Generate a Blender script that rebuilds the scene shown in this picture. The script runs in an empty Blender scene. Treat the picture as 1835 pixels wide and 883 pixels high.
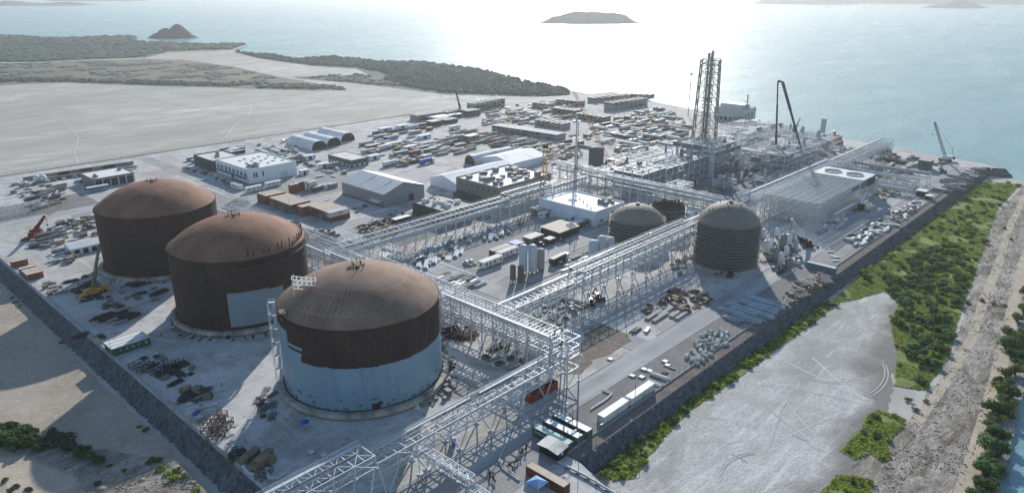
import bpy, math, random
from mathutils import Vector, Matrix, noise
R = random.Random(11)
SC = bpy.context.scene
COL = SC.collection
PI = math.pi
# ------------------------------------------------------------------ camera model
F_PX, CX, CY = 1312.0, 917.5, 441.5
PITCH = math.atan(468 / 1312)
HEAD = math.radians(43.187)          # heading of the view, from +X towards +Y
CAM_H = 115.0
def g(px, py, z=0.0):
    """world point at height z that the photograph shows at pixel px, py"""
    a, b = (px - CX) / F_PX, -(py - CY) / F_PX
    c, s = math.cos(PITCH), math.sin(PITCH)
    fw, up = c + b * s, -s + b * c
    t = (z - CAM_H) / up
    fw, r = fw * t, a * t
    return (fw * math.cos(HEAD) + r * math.sin(HEAD), fw * math.sin(HEAD) - r * math.cos(HEAD))
# ------------------------------------------------------------------ mesh builder
class MB:
    def __init__(s):
        s.v, s.f, s.sm, s.mi = [], [], [], []
        s.cur_m = 0
    def _add(s, vs, fs, smooth=False):
        o = len(s.v)
        s.v += [tuple(p) for p in vs]
        for f in fs:
            s.f.append(tuple(i + o for i in f)); s.sm.append(smooth); s.mi.append(s.cur_m)
        return s
    def box(s, x0, x1, y0, y1, z0, z1):
        vs = [(x0,y0,z0),(x1,y0,z0),(x1,y1,z0),(x0,y1,z0),(x0,y0,z1),(x1,y0,z1),(x1,y1,z1),(x0,y1,z1)]
        return s._add(vs, [(3,2,1,0),(4,5,6,7),(0,1,5,4),(1,2,6,5),(2,3,7,6),(3,0,4,7)])
    def cbox(s, cx, cy, z0, lx, ly, h, rz=0.0):
        c, n = math.cos(rz), math.sin(rz)
        vs = []
        for z in (z0, z0 + h):
            for dx, dy in ((-lx/2,-ly/2),(lx/2,-ly/2),(lx/2,ly/2),(-lx/2,ly/2)):
                vs.append((cx + dx*c - dy*n, cy + dx*n + dy*c, z))
        return s._add(vs, [(3,2,1,0),(4,5,6,7),(0,1,5,4),(1,2,6,5),(2,3,7,6),(3,0,4,7)])
    def bar(s, p, q, w, h=None):
        h = h or w
        p, q = Vector(p), Vector(q)
        d = q - p
        if d.length < 1e-6: return s
        d.normalize()
        up = Vector((0,0,1)) if abs(d.z) < .95 else Vector((1,0,0))
        a = d.cross(up).normalized(); b = a.cross(d).normalized()
        vs = []
        for e in (p, q):
            for i, j in ((-1,-1),(1,-1),(1,1),(-1,1)):
                vs.append(e + a*(i*w/2) + b*(j*h/2))
        return s._add(vs, [(3,2,1,0),(4,5,6,7),(0,1,5,4),(1,2,6,5),(2,3,7,6),(3,0,4,7)])
    def tube(s, p, q, r, n=8, r2=None, smooth=True, cap=True):
        r2 = r if r2 is None else r2
        p, q = Vector(p), Vector(q)
        d = (q - p)
        if d.length < 1e-6: return s
        d.normalize()
        up = Vector((0,0,1)) if abs(d.z) < .95 else Vector((1,0,0))
        a = d.cross(up).normalized(); b = a.cross(d).normalized()
        vs = []
        for e, rr in ((p, r), (q, r2)):
            for i in range(n):
                t = 2*PI*i/n
                vs.append(e + a*(rr*math.cos(t)) + b*(rr*math.sin(t)))
        s._add(vs, [(i, (i+1) % n, n+(i+1) % n, n+i) for i in range(n)], smooth)
        if cap:
            s._add(vs[:n], [tuple(range(n-1, -1, -1))]); s._add(vs[n:], [tuple(range(n))])
        return s
    def path(s, pts, r, n=8):
        for a, b in zip(pts, pts[1:]): s.tube(a, b, r, n)
        return s
    def lathe(s, prof, n=48, cx=0, cy=0, smooth=True, a0=0.0, a1=2*PI):
        full = abs(a1 - a0 - 2*PI) < 1e-6
        m = n if full else n + 1
        vs = []
        for r, z in prof:
            for i in range(m):
                t = a0 + (a1 - a0)*i/n
                vs.append((cx + r*math.cos(t), cy + r*math.sin(t), z))
        fs = []
        for k in range(len(prof) - 1):
            for i in range(n):
                j = (i+1) % m
                fs.append((k*m+i, k*m+j, (k+1)*m+j, (k+1)*m+i))
        return s._add(vs, fs, smooth)
    def prism(s, poly, z0, z1):
        n = len(poly)
        vs = [(x,y,z0) for x,y in poly] + [(x,y,z1) for x,y in poly]
        return s._add(vs, [tuple(range(n-1,-1,-1)), tuple(range(n,2*n))] + [(i,(i+1)%n,n+(i+1)%n,n+i) for i in range(n)])
    def sheet(s, poly, z):
        return s._add([(x,y,z) for x,y in poly], [tuple(range(len(poly)))])
    def ball(s, c, r, n=8, m=5, sz=1.0):
        prof = [(max(1e-3, r*math.sin(PI*k/m)), c[2] - r*sz*math.cos(PI*k/m)) for k in range(m+1)]
        return s.lathe(prof, n, c[0], c[1])
    def quad(s, a, b, c, d): return s._add([a,b,c,d], [(0,1,2,3)])
    def mesh(s, name, mats):
        me = bpy.data.meshes.new(name)
        me.from_pydata(s.v, [], s.f)
        for m in (mats if isinstance(mats, (list, tuple)) else [mats]): me.materials.append(m)
        me.polygons.foreach_set('use_smooth', s.sm)
        me.polygons.foreach_set('material_index', s.mi)
        me.update()
        return me
    def build(s, name, mats, parent=None, shift=True):
        """one mesh object; under a parent the vertices are in the parent's own space"""
        o = bpy.data.objects.new(name, s.mesh(name, mats))
        COL.objects.link(o)
        if parent is not None: o.parent = parent
        return o
    def moved(s, dx, dy, dz=0.0):
        s.v = [(x+dx, y+dy, z+dz) for x,y,z in s.v]; return s
def tag(o, label=None, cat=None, group=None, kind=None):
    if label: o['label'] = label
    if cat: o['category'] = cat
    if group: o['group'] = group
    if kind: o['kind'] = kind
    return o
def thing(name, label, cat, loc=(0,0,0), rz=0.0, group=None):
    o = bpy.data.objects.new(name, None); COL.objects.link(o)
    o.empty_display_size = .5
    o.location = (loc[0], loc[1], loc[2] if len(loc) > 2 else 0.0); o.rotation_euler = (0,0,rz)
    return tag(o, label, cat, group)
KIDS = {}
def copy_tree(root, loc, rz=None, label=None, group=None, scale=None):
    def rec(o, par):
        c = o.copy(); COL.objects.link(c); c.parent = par
        for ch in o.children: rec(ch, c)
        return c
    r = rec(root, None)
    r.location = (loc[0], loc[1], loc[2] if len(loc) > 2 else 0.0)
    if rz is not None: r.rotation_euler = (0,0,rz)
    if scale is not None: r.scale = scale if isinstance(scale, tuple) else (scale,)*3
    if label: r['label'] = label
    if group: r['group'] = group
    return r
ORD = ['first','second','third','fourth','fifth','sixth','seventh','eighth','ninth','tenth','eleventh','twelfth','thirteenth','fourteenth','fifteenth','sixteenth','seventeenth','eighteenth','nineteenth','twentieth']
# ------------------------------------------------------------------ materials
def lin(c): return tuple(((x/255)/12.92 if x/255 <= .04045 else ((x/255+.055)/1.055)**2.4) for x in c)
class NT:
    def __init__(s, name):
        s.m = bpy.data.materials.new(name); s.m.use_nodes = True
        s.t = s.m.node_tree; s.t.nodes.clear()
        s.out = s.n('ShaderNodeOutputMaterial')
        s.b = s.n('ShaderNodeBsdfPrincipled')
        s.l(s.b.outputs[0], s.out.inputs[0])
    def n(s, typ, **kw):
        x = s.t.nodes.new(typ)
        for k, v in kw.items(): setattr(x, k, v)
        return x
    def l(s, a, b): s.t.links.new(a, b)
    def coord(s, world=False):
        return s.n('ShaderNodeNewGeometry').outputs['Position'] if world else s.n('ShaderNodeTexCoord').outputs['Object']
    def noise(s, co, scale, detail=4, rough=.55, stretch=None, rot=0.0, dist=0.0):
        if stretch or rot:
            mp = s.n('ShaderNodeMapping'); s.l(co, mp.inputs[0])
            mp.inputs['Scale'].default_value = stretch or (1,1,1); mp.inputs['Rotation'].default_value = (0,0,rot); co = mp.outputs[0]
        x = s.n('ShaderNodeTexNoise'); s.l(co, x.inputs['Vector'])
        x.inputs['Scale'].default_value = scale; x.inputs['Detail'].default_value = detail; x.inputs['Roughness'].default_value = rough
        x.inputs['Distortion'].default_value = dist
        return x.outputs['Fac']
    def ramp(s, fac, stops, interp='LINEAR'):
        x = s.n('ShaderNodeValToRGB'); s.l(fac, x.inputs[0]); cr = x.color_ramp; cr.interpolation = interp
        while len(cr.elements) < len(stops): cr.elements.new(.5)
        for e, (p, c) in zip(cr.elements, stops):
            e.position = p; e.color = (*((c,)*3 if isinstance(c, (int,float)) else c), 1)
        return x.outputs[0]
    def mix(s, fac, a, b, mode='MIX'):
        x = s.n('ShaderNodeMix', data_type='RGBA', blend_type=mode)
        for sock, v in ((x.inputs[0], fac), (x.inputs[6], a), (x.inputs[7], b)):
            if hasattr(v, 'is_linked'): s.l(v, sock)
            elif isinstance(v, (int,float)): sock.default_value = v if sock.type == 'VALUE' else (v,v,v,1)
            else: sock.default_value = (*v[:3], 1)
        return x.outputs[2]
    def math(s, op, a, b=0.0, c=0.0):
        x = s.n('ShaderNodeMath', operation=op)
        for i, v in enumerate((a, b, c)):
            if hasattr(v, 'is_linked'): s.l(v, x.inputs[i])
            else: x.inputs[i].default_value = v
        return x.outputs[0]
    def sep(s, co):
        x = s.n('ShaderNodeSeparateXYZ'); s.l(co, x.inputs[0]); return x.outputs
    def color(s, v):
        if hasattr(v, 'is_linked'): s.l(v, s.b.inputs['Base Color'])
        else: s.b.inputs['Base Color'].default_value = (*v[:3], 1)
    def set(s, rough=.8, metal=0.0, spec=.3):
        s.b.inputs['Roughness'].default_value = rough; s.b.inputs['Metallic'].default_value = metal
        s.b.inputs['Specular IOR Level'].default_value = spec
    def bump(s, h, strength=.3, dist=.1):
        x = s.n('ShaderNodeBump'); s.l(h, x.inputs['Height']); x.inputs['Strength'].default_value = strength; x.inputs['Distance'].default_value = dist
        s.l(x.outputs[0], s.b.inputs['Normal'])
_MATS = {}
def mat(name, rgb, rough=.7, metal=0.0, var=.18, scale=.8, rnd=0.0, bump=0.0, spec=.3, dirt=None, dirt_amt=.0):
    """plain weathered surface: base colour broken up by two noises, optional per-object spread and dirt"""
    if name in _MATS: return _MATS[name]
    t = NT(name); co = t.coord()
    base = lin(rgb)
    f = t.noise(co, scale, 5, .6)
    lo = tuple(max(0, c*(1-var)) for c in base); hi = tuple(min(1, c*(1+var)) for c in base)
    c = t.ramp(f, [(.3, lo), (.7, hi)])
    if dirt:
        d = t.noise(co, scale*.37, 6, .65, (1,1,.35))
        c = t.mix(t.ramp(d, [(.62-dirt_amt*.3, 0), (.8-dirt_amt*.3, 1)]), c, lin(dirt))
    if rnd:
        oi = t.n('ShaderNodeObjectInfo')
        v = t.math('MULTIPLY_ADD', oi.outputs['Random'], rnd*2, 1-rnd)
        c = t.mix(1.0, c, v, 'MULTIPLY')
    t.color(c); t.set(rough, metal, spec)
    if bump: t.bump(f, bump, .08)
    _MATS[name] = t.m
    return t.m
# ------------------------------------------------------------------ camera, light, sky
cam = bpy.data.cameras.new('camera'); co_ = bpy.data.objects.new('camera', cam); COL.objects.link(co_)
co_.location = (0, 0, CAM_H); co_.rotation_euler = (PI/2 - PITCH, 0, HEAD - PI/2)
cam.sensor_width = 36; cam.lens = 36*F_PX/1835; cam.clip_start = 1; cam.clip_end = 90000
SC.camera = co_
SUN_EL = math.radians(22.3); SUN_AZ = math.radians(37.2)       # azimuth from +X towards +Y
sun = bpy.data.lights.new('sun', 'SUN'); so = bpy.data.objects.new('sun', sun); COL.objects.link(so)
sun.energy = 5.0; sun.angle = math.radians(.5); sun.color = (1, .965, .91)
so.rotation_euler = (PI/2 - SUN_EL, 0, SUN_AZ + PI/2); so.location = (0, 0, 400)
w = bpy.data.worlds.new('World'); SC.world = w; w.use_nodes = True
nt = w.node_tree; bg = nt.nodes['Background']
sky = nt.nodes.new('ShaderNodeTexSky'); sky.sky_type = 'NISHITA'; sky.sun_disc = False
sky.sun_elevation = SUN_EL; sky.sun_rotation = PI/2 - SUN_AZ; sky.altitude = 100; sky.dust_density = .3; sky.air_density = 1.35; sky.ozone_density = 4.0
nt.links.new(sky.outputs[0], bg.inputs[0]); bg.inputs[1].default_value = .128
SC.view_settings.view_transform = 'Standard'; SC.view_settings.look = 'None'; SC.view_settings.exposure = 0
SC.cycles.max_bounces = 5; SC.cycles.diffuse_bounces = 2; SC.cycles.glossy_bounces = 2; SC.cycles.transmission_bounces = 2; SC.cycles.volume_bounces = 0
SC.cycles.use_denoising = True
try: SC.cycles.sample_clamp_indirect = 4
except Exception: pass
# ------------------------------------------------------------------ sea
t = NT('sea_water'); co = t.coord(True)
n1 = t.noise(co, .012, 3, .5, (1,2.2,1), .6); n2 = t.noise(co, .12, 4, .6, (1,2.5,1), .5); n3 = t.noise(co, .6, 2, .5, (1,2,1), .5)
t.color(t.ramp(n1, [(.3, lin((108,148,152))), (.7, lin((132,172,176)))]))
t.set(.33, 0, .5); t.l(t.ramp(t.noise(co, .004, 5, .6, (1,4,1), .7), [(.3,.24),(.7,.36)]), t.b.inputs['Roughness']); t.b.inputs['IOR'].default_value = 1.33
h = t.math('ADD', t.math('MULTIPLY', n2, 1.0), t.math('MULTIPLY', n3, .35))
t.bump(h, .55, 1.1)
m_sea = t.m
SEA_Z = -5.0
mb = MB(); mb.sheet([(-30000,-30000),(60000,-30000),(60000,60000),(-30000,60000)], SEA_Z)
tag(mb.build('sea', m_sea), 'pale blue sea with bright sun glitter', kind='structure')
# ------------------------------------------------------------------ natural ground
t = NT('salt_flat'); co = t.coord(True)
a = t.noise(co, .004, 5, .6, (1,2.6,1), .75); b = t.noise(co, .03, 5, .6, (1,2.2,1), .75); c3 = t.noise(co, .35, 5, .65)
c = t.ramp(a, [(.3, lin((164,161,154))), (.5, lin((198,195,187))), (.72, lin((222,219,211)))])
c = t.mix(t.ramp(b, [(.35,.0),(.62,.8)]), c, lin((172,165,152)))
q1 = t.noise(co, .0016, 5, .6, None, 0, .8); c = t.mix(t.ramp(q1, [(.45,0),(.62,.6)]), c, lin((160,150,134)))
c = t.mix(t.ramp(c3, [(.55,0),(.75,.4)]), c, lin((222,219,213)))
t.color(c); t.set(.9, 0, .2); t.bump(c3, .4, .25); m_flat = t.m
G0 = -4.0
coast = [(0,62),(60,67),(110,70),(175,66),(250,65),(243,75),(290,79),(345,80),(400,80),(437,80),(442,84),(418,92),(450,97),(490,100),(530,107),(600,103),(680,112),(755,113),(860,127),(940,147),(1010,160)]
land = [(-900,2500)] + [g(x,y,SEA_Z) for x,y in coast] + [(680,500),(650,400),(610,290),(585,200),(560,84),(566,72),(545,58),(480,50),(400,38.5),(300,26),(261,21),(218,17.5),(194,15),(100,5),(0,-10),(-100,-20),(-300,-40),(-2500,-60),(-2500,2500)]
mb = MB(); mb.sheet(land[::-1], G0); tag(mb.build('ground', m_flat), 'pale grey dried mud flat', kind='structure')
# grey soils that lie on it as thin sheets
def soil(name, rgb1, rgb2, sc=.05, pale=None, bump=.5):
    t = NT(name); co = t.coord(True)
    a = t.noise(co, sc, 6, .65); b = t.noise(co, sc*9, 4, .65)
    c = t.ramp(a, [(.32, lin(rgb1)), (.68, lin(rgb2))])
    c = t.mix(t.ramp(b, [(.5,0),(.72,.65)]), c, lin(pale or rgb2))
    t.color(c); t.set(.92, 0, .15); t.bump(b, bump, .3); return t.m
m_scrub = soil('scrub_soil', (98,96,82), (140,134,116), .02, (170,162,146))
m_marsh = soil('marsh_soil', (84,92,84), (104,112,100), .01, (96,102,92))
m_mud = soil('wet_mud', (122,117,111), (152,147,140), .06, (160,155,148))
m_sand = soil('beach_sand', (150,140,126), (182,172,158), .08, (200,192,178))
t = NT('trampled_sand'); co = t.coord(True)
a = t.noise(co, .16, 6, .7, (.5,1.3,1), .09, 1.0); b = t.noise(co, .9, 5, .75, (.6,1.4,1), .09, .6); d = t.noise(co, .035, 4, .6)
c = t.ramp(a, [(.36, lin((120,112,102))), (.5, lin((166,157,145))), (.62, lin((196,188,176)))])
c = t.mix(t.ramp(b, [(.50,0),(.62,.75)]), c, lin((108,100,90))); c = t.mix(t.ramp(d, [(.5,0),(.66,.5)]), c, lin((206,198,186)))
t.color(c); t.set(.95,0,.1); t.bump(t.math('ADD',a,b), .9, .5); m_sand_dark = t.m
m_track = soil('track_sand', (176,160,140), (206,192,172), .2, (214,202,184))
t = NT('mud_crust'); co = t.coord(True)
a = t.noise(co, .07, 6, .65, (1,1.6,1), .6, .8); b = t.noise(co, .5, 5, .7, (1,2.4,1), .9); d = t.noise(co, 2.2, 4, .7)
c = t.ramp(a, [(.3, lin((182,179,173))), (.5, lin((208,205,199))), (.7, lin((226,224,218)))])
c = t.mix(t.ramp(b, [(.42,0),(.66,.8)]), c, lin((172,168,162)))
c = t.mix(t.ramp(d, [(.48,0),(.7,.6)]), c, lin((230,228,222)))
lo_ = t.noise(co, .022, 5, .65, (1,1.5,1), .5, 1.2); c = t.mix(t.ramp(lo_, [(.46,0),(.6,.6)]), c, lin((160,157,151))); st_ = t.noise(co, .3, 5, .7, (.12,1,1), .35, .4); c = t.mix(t.ramp(st_, [(.56,0),(.66,.6)]), c, lin((236,235,231)))
A_, B_ = Vector(g(1590,540,-4)), Vector(g(1455,883,-4)); d_ = (B_-A_).normalized(); n_ = Vector((d_.y,-d_.x))
if n_.dot(Vector(g(1300,750,-4))-A_) > 0: n_ = -n_
s_ = t.sep(co); dist = t.math('ADD', t.math('MULTIPLY', s_[0], n_.x), t.math('ADD', t.math('MULTIPLY', s_[1], n_.y), -n_.dot(A_)))
wv = t.noise(co, .045, 4, .6); k_ = t.math('ADD', dist, t.math('MULTIPLY', t.math('SUBTRACT', wv, .5), 26))
wet = t.ramp(t.math('MULTIPLY_ADD', k_, .06, .5), [(.3,0),(.75,1)])
c = t.mix(t.math('MULTIPLY', wet, .8), c, lin((128,122,116)))
t.color(c); t.set(.92,0,.15); t.bump(t.math('ADD', b, d), .7, .3); m_crust = t.m
ZL = [0.0]
def patch(name, pts, m, label, px=True, z=None, kind='structure', rag=1.0):
    ZL[0] += .003
    zz = G0 + ZL[0] if z is None else z
    poly = [g(x,y,G0) for x,y in pts] if px else pts
    # ragged edge: split every side and push the new points sideways
    out = []
    for (ax,ay),(bx,by) in zip(poly, poly[1:]+poly[:1]):
        L = math.hypot(bx-ax, by-ay); n = max(1, min(60, int(L/1.6)))
        for k in range(n):
            f = k/n; X_, Y_ = ax+(bx-ax)*f, ay+(by-ay)*f; j = rag*(noise.noise((X_*.16,Y_*.16,3.3))*2.2 + noise.noise((X_*.6,Y_*.6,8.1))*.9)*min(1,L/20)*min(1,4*f,4*(1-f))
            out.append((ax+(bx-ax)*f - (by-ay)/max(L,.1)*j, ay+(by-ay)*f + (bx-ax)/max(L,.1)*j))
    area = sum(x0*y1-x1*y0 for (x0,y0),(x1,y1) in zip(out, out[1:]+out[:1]))
    if area < 0: out = out[::-1]
    mb = MB(); mb.sheet(out, zz)
    return tag(mb.build(name, m), label, kind=kind)
patch('marsh_ground', [(-60,60),(60,68),(110,71),(175,67),(240,66),(243,76),(345,81),(437,81),(415,90),(300,94),(260,104),(150,108),(60,112),(-60,112)], m_marsh, 'grey green marsh behind the salt flat')
patch('scrub_ground', [(-60,114),(60,113),(150,109),(260,106),(330,108),(420,120),(500,138),(560,148),(625,162),(560,163),(450,160),(380,157),(250,154),(120,149),(60,150),(-60,156)], m_scrub, 'scrubby grey ground in the middle of the salt flat')
patch('headland_ground', [(418,93),(450,97),(490,100),(530,107),(600,103),(680,112),(755,113),(860,127),(940,147),(1010,161),(1024,175),(960,174),(870,172),(800,170),(720,160),(640,150),(540,142),(520,138),(660,134),(640,124),(560,119),(470,106)], m_marsh, 'dark scrub covered headland by the sea')
# ponds left on the flat
m_pond = NT('pond_water'); m_pond.color(lin((120,140,150))); m_pond.set(.12, 0, .6); m_pond = m_pond.m
for px, py, sx, sy in ((798,172.5,14,1.2),(832,176,13,1.4),(860,177,11,3.2),(882,172.5,9,.9),(846,179.5,10,1.0)):
    pts = []
    for k in range(14):
        q = 2*PI*k/14; rr = R.uniform(.6,1.15); pts.append((px+sx*rr*math.cos(q), py+sy*rr*math.sin(q)))
    patch('pond', pts, m_pond, 'bright shallow pond on the salt flat')
# right side: dry flat, trampled beach and track
patch('beach_sand', [(1835,330),(1790,380),(1770,430),(1745,500),(1705,640),(1640,740),(1560,800),(1500,883),(1420,960),(1760,1000),(1795,883),(1812,800),(1835,700),(1900,520)], m_sand_dark, 'trampled debris strewn sand behind the bushes')
patch('dry_mudflat', [(1095,860),(1200,765),(1300,697),(1370,630),(1445,580),(1510,540),(1585,524),(1620,560),(1612,620),(1600,690),(1590,740),(1560,800),(1520,870),(1480,950),(1100,1000),(1080,900)], m_crust, 'pale cracked dry mudflat with tyre tracks')
def strip(pts, wd):
    w2 = [g(x,y,G0) for x,y in pts]; L, Rr = [], []
    for i,(x,y) in enumerate(w2):
        a = w2[max(0,i-1)]; b = w2[min(len(w2)-1,i+1)]
        d = math.hypot(b[0]-a[0], b[1]-a[1]) or 1
        nx, ny = -(b[1]-a[1])/d, (b[0]-a[0])/d
        L.append((x+nx*wd/2, y+ny*wd/2)); Rr.append((x-nx*wd/2, y-ny*wd/2))
    return L + Rr[::-1]
patch('dirt_track', strip([(1700,960),(1738,850),(1765,760),(1790,665),(1808,590),(1826,500),(1850,430)], 4.2), m_track, 'sandy vehicle track along the shore', px=False, rag=.12)
patch('dirt_track', strip([(1640,760),(1690,690),(1740,610),(1762,540),(1790,470),(1812,400),(1838,350)], 3.2), m_track, 'second fainter sandy track beside the bushes', px=False, rag=.3)
m_tyre_pale = soil('tyre_mark', (200,197,191), (222,220,215), .35, (230,228,223)); m_tyre_dark = soil('rut_mark', (172,168,162), (192,189,183), .2, (204,201,196))
for pts, wd in (([(1380,640),(1450,676),(1520,706),(1562,722)], .5), ([(1386,636),(1456,671),(1526,701),(1564,719)], .5),
                ([(1345,682),(1420,690),(1500,708),(1560,724)], .5), ([(1343,688),(1420,696),(1500,713),(1560,727)], .45),
                ([(1390,735),(1430,770),(1465,800),(1488,808)], .5), ([(1384,738),(1424,773),(1459,803),(1480,810)], .5),
                ([(1405,715),(1440,758),(1475,795)], .4), ([(1455,640),(1500,680),(1550,716)], .8), ([(1420,700),(1400,740),(1380,800)], .4), ([(1395,790),(1440,768),(1500,742)], .5)):
    patch('tyre_track', strip(pts, wd), R.choice([m_tyre_pale, m_tyre_pale, m_tyre_dark]), 'tyre track on the dry mudflat', px=False, rag=.03)
for k in range(9):
    cx_, cy_ = R.uniform(1250,1500), R.uniform(620,860); a0, r0, sp = R.uniform(0,6.28), R.uniform(30,110), R.uniform(.5,1.6)
    pts = [(cx_+r0*math.cos(a0+sp*i/8), cy_+r0*.55*math.sin(a0+sp*i/8)) for i in range(9)]
    for o_ in (0, 6): patch('tyre_track', strip([(x_+o_,y_+o_*.5) for x_,y_ in pts], .3), R.choice([m_tyre_pale,m_tyre_pale,m_tyre_dark]), 'faint curving tyre track on the dry mudflat', px=False, rag=.02)
# lower left: muddy ground with a dirt road loop
patch('mud', [(-60,470),(0,486),(70,575),(130,635),(188,694),(260,760),(330,830),(390,890),(300,900),(-60,900)], soil('brown_mud', (158,145,130), (188,176,160), .06, (202,191,177)), 'brown dried mud below the tank bank', rag=.4)
patch('rubble_ground', [(0,800),(60,770),(90,790),(160,800),(220,812),(300,830),(360,870),(400,920),(150,930),(140,855),(60,820)], m_sand_dark, 'rubble strewn ground at the foot of the embankment')
patch('dirt_road', [(-60,815),(40,822),(100,840),(140,862),(160,900),(120,960),(60,900),(0,868),(-60,862)], m_track, 'curving dirt road below the embankment')
m_salt_track = soil('salt_track', (196,194,188), (216,214,208), .3, (222,220,214))
for pts in ([(140,300),(133,272),(141,248),(118,222),(95,208)],[(372,262),(405,246),(418,228),(446,206),(452,186)],[(205,166),(330,190),(470,214)],[(520,236),(610,205),(700,180)]):
    patch('tyre_track', strip(pts, .9), m_salt_track, 'pale wheel track across the salt flat', px=False, rag=.1)
# ------------------------------------------------------------------ site platform and rock armour
t = NT('compacted_fill'); co = t.coord(True)
a = t.noise(co, .018, 6, .65); b = t.noise(co, .11, 5, .65, (1,.45,1)); b2 = t.noise(co, .13, 5, .65, (.4,1,1)); d = t.noise(co, 1.6, 4, .7)
c = t.ramp(a, [(.3, lin((178,174,170))), (.5, lin((206,203,199))), (.72, lin((222,220,216)))])
c = t.mix(t.ramp(b, [(.42,0),(.68,.6)]), c, lin((168,163,158)))
c = t.mix(t.ramp(b2, [(.52,0),(.72,.6)]), c, lin((228,226,222)))
c = t.mix(t.ramp(d, [(.5,0),(.8,.5)]), c, lin((156,151,146)))
e1 = t.noise(co, .045, 6, .7, None, 0, 1.2); e2 = t.noise(co, .32, 5, .75, (1,1,1), .6, 1.5)
c = t.mix(t.ramp(e1, [(.50,0),(.60,.65)]), c, lin((160,148,136)))
c = t.mix(t.ramp(e2, [(.54,0),(.66,.7)]), c, lin((144,138,132)))
e3 = t.noise(co, .5, 5, .7, (.06,1,1), .0, .3); e4 = t.noise(co, .5, 5, .7, (1,.06,1), .0, .3)
c = t.mix(t.ramp(e3, [(.56,0),(.64,.45)]), c, lin((168,162,156))); c = t.mix(t.ramp(e4, [(.57,0),(.65,.45)]), c, lin((232,229,224)))
t.color(c); t.set(.9, 0, .2); t.bump(d, .5, .15); m_fill = t.m
pad = [(66,100),(566,100),(571,87),(577,98),(583,122),(604,208),(629,294),(660,403),(699,497),(640,516),(572,548),(445,545),(225,548),(60,552),(-400,560),(-400,460),(66,460)]
mb = MB(); mb.sheet(pad, 0.0); tag(mb.build('site_ground', m_fill), 'pale compacted ground of the building site', kind='structure')
t = NT('armour_rock'); co = t.coord(True)
v = t.n('ShaderNodeTexVoronoi'); t.l(co, v.inputs['Vector']); v.inputs['Scale'].default_value = 1.1
a = t.noise(co, .25, 4, .6)
c = t.mix(.5, t.ramp(v.outputs['Color'], [(.0, lin((66,70,75))), (1, lin((142,143,146)))]), t.ramp(a, [(.3, lin((76,80,84))), (.7, lin((116,117,119)))]))
t.color(c); t.set(.9, 0, .2); t.bump(v.outputs['Distance'], .9, .5); m_rock = t.m
t = NT('shoulder_dirt'); co = t.coord(True); a = t.noise(co, .3, 6, .7)
t.color(t.ramp(a, [(.3, lin((112,102,96))), (.7, lin((150,140,132)))])); t.set(.95,0,.1); t.bump(a,.5,.2); m_shoulder = t.m
def slope(p, q, out, name, label, run, drop=4.6, step=.8, seed=0, top=0.0, m=None, rough=.45):
    """rock armoured slope from crest line p-q falling in direction out"""
    L = math.hypot(q[0]-p[0], q[1]-p[1]); n = max(2, int(L/step)); k = max(2, int(math.hypot(run, drop)/step))
    mb = MB(); vs = []
    for i in range(n+1):
        for j in range(k+1):
            f = i/n; h = j/k
            x = p[0]+(q[0]-p[0])*f + out[0]*run*h; y = p[1]+(q[1]-p[1])*f + out[1]*run*h
            jit = 0 if j == 0 else 1
            vs.append((x+R.uniform(-.2,.2)*jit, y+R.uniform(-.2,.2)*jit, top - drop*h + R.uniform(-rough,rough)*jit))
    fs = [(i*(k+1)+j, i*(k+1)+j+1, (i+1)*(k+1)+j+1, (i+1)*(k+1)+j) for i in range(n) for j in range(k)]
    mb._add(vs, fs)
    return tag(mb.build(name, m or m_rock), label, kind='structure')
slope((566,96.6),(127,96.6),(0,-1),'embankment','dark rock armour slope along the shore side', 4.6, 4.4, .75, top=-.15)
slope((66,548),(66,92),(-1,0),'embankment','dark rock armour slope below the three rust tanks', 5.6, 4.6, .75, top=-.03)
sh = [(571,86),(577,97),(583,121),(604,207),(629,293),(660,402),(699,497)]
for (p, q) in zip(sh, sh[1:]):
    d = math.hypot(q[0]-p[0], q[1]-p[1]); slope(p, q, ((q[1]-p[1])/d, -(q[0]-p[0])/d), 'embankment', 'rock armour on the seaward edge of the site', 7, 5.6, 1.6, top=-.03, rough=.5)
slope((571,87),(556,97),(.55,-.83),'embankment','rock armour at the far corner of the site', 7, 5.4, 1.2, top=-.03)
slope((60,551.5),(445,545),(0,1),'embankment','low bank along the salt flat side', 6, 4.3, 3, top=-.02, m=m_shoulder, rough=.15)
slope((445,545),(572,548),(0,1),'embankment','low bank along the salt flat side', 6, 4.3, 3, top=-.02, m=m_shoulder, rough=.15)
slope((572,548),(640,516),(.43,.9),'embankment','low bank along the salt flat side', 6, 4.3, 3, top=-.02, m=m_shoulder, rough=.15)
mb = MB(); mb._add([(126,96.5,-.14),(566,96.5,-.14),(566,100.2,.006),(126,100.2,.006)], [(0,1,2,3)]); tag(mb.build('path', m_shoulder), 'reddish dirt shoulder outside the fence', kind='structure')
mb = MB(); mb.sheet([(66,52),(112,52),(120,74),(127,95),(127,100.1),(66,100.1)], -.008); tag(mb.build('site_ground', m_fill), 'pale compacted ground at the near corner of the site', kind='structure')
slope((127,97),(120,74),(.96,-.28),'embankment','rock armour at the near shore corner of the site', 5, 4.4, .8, top=-.03)
slope((120,74),(112,52),(.94,-.34),'embankment','rock armour running towards the viewer', 5, 4.4, .8, top=-.03)
slope((66,93),(66,52),(-1,0),'embankment','rock armour below the near corner', 5.6, 4.6, .9, top=-.03)
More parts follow.
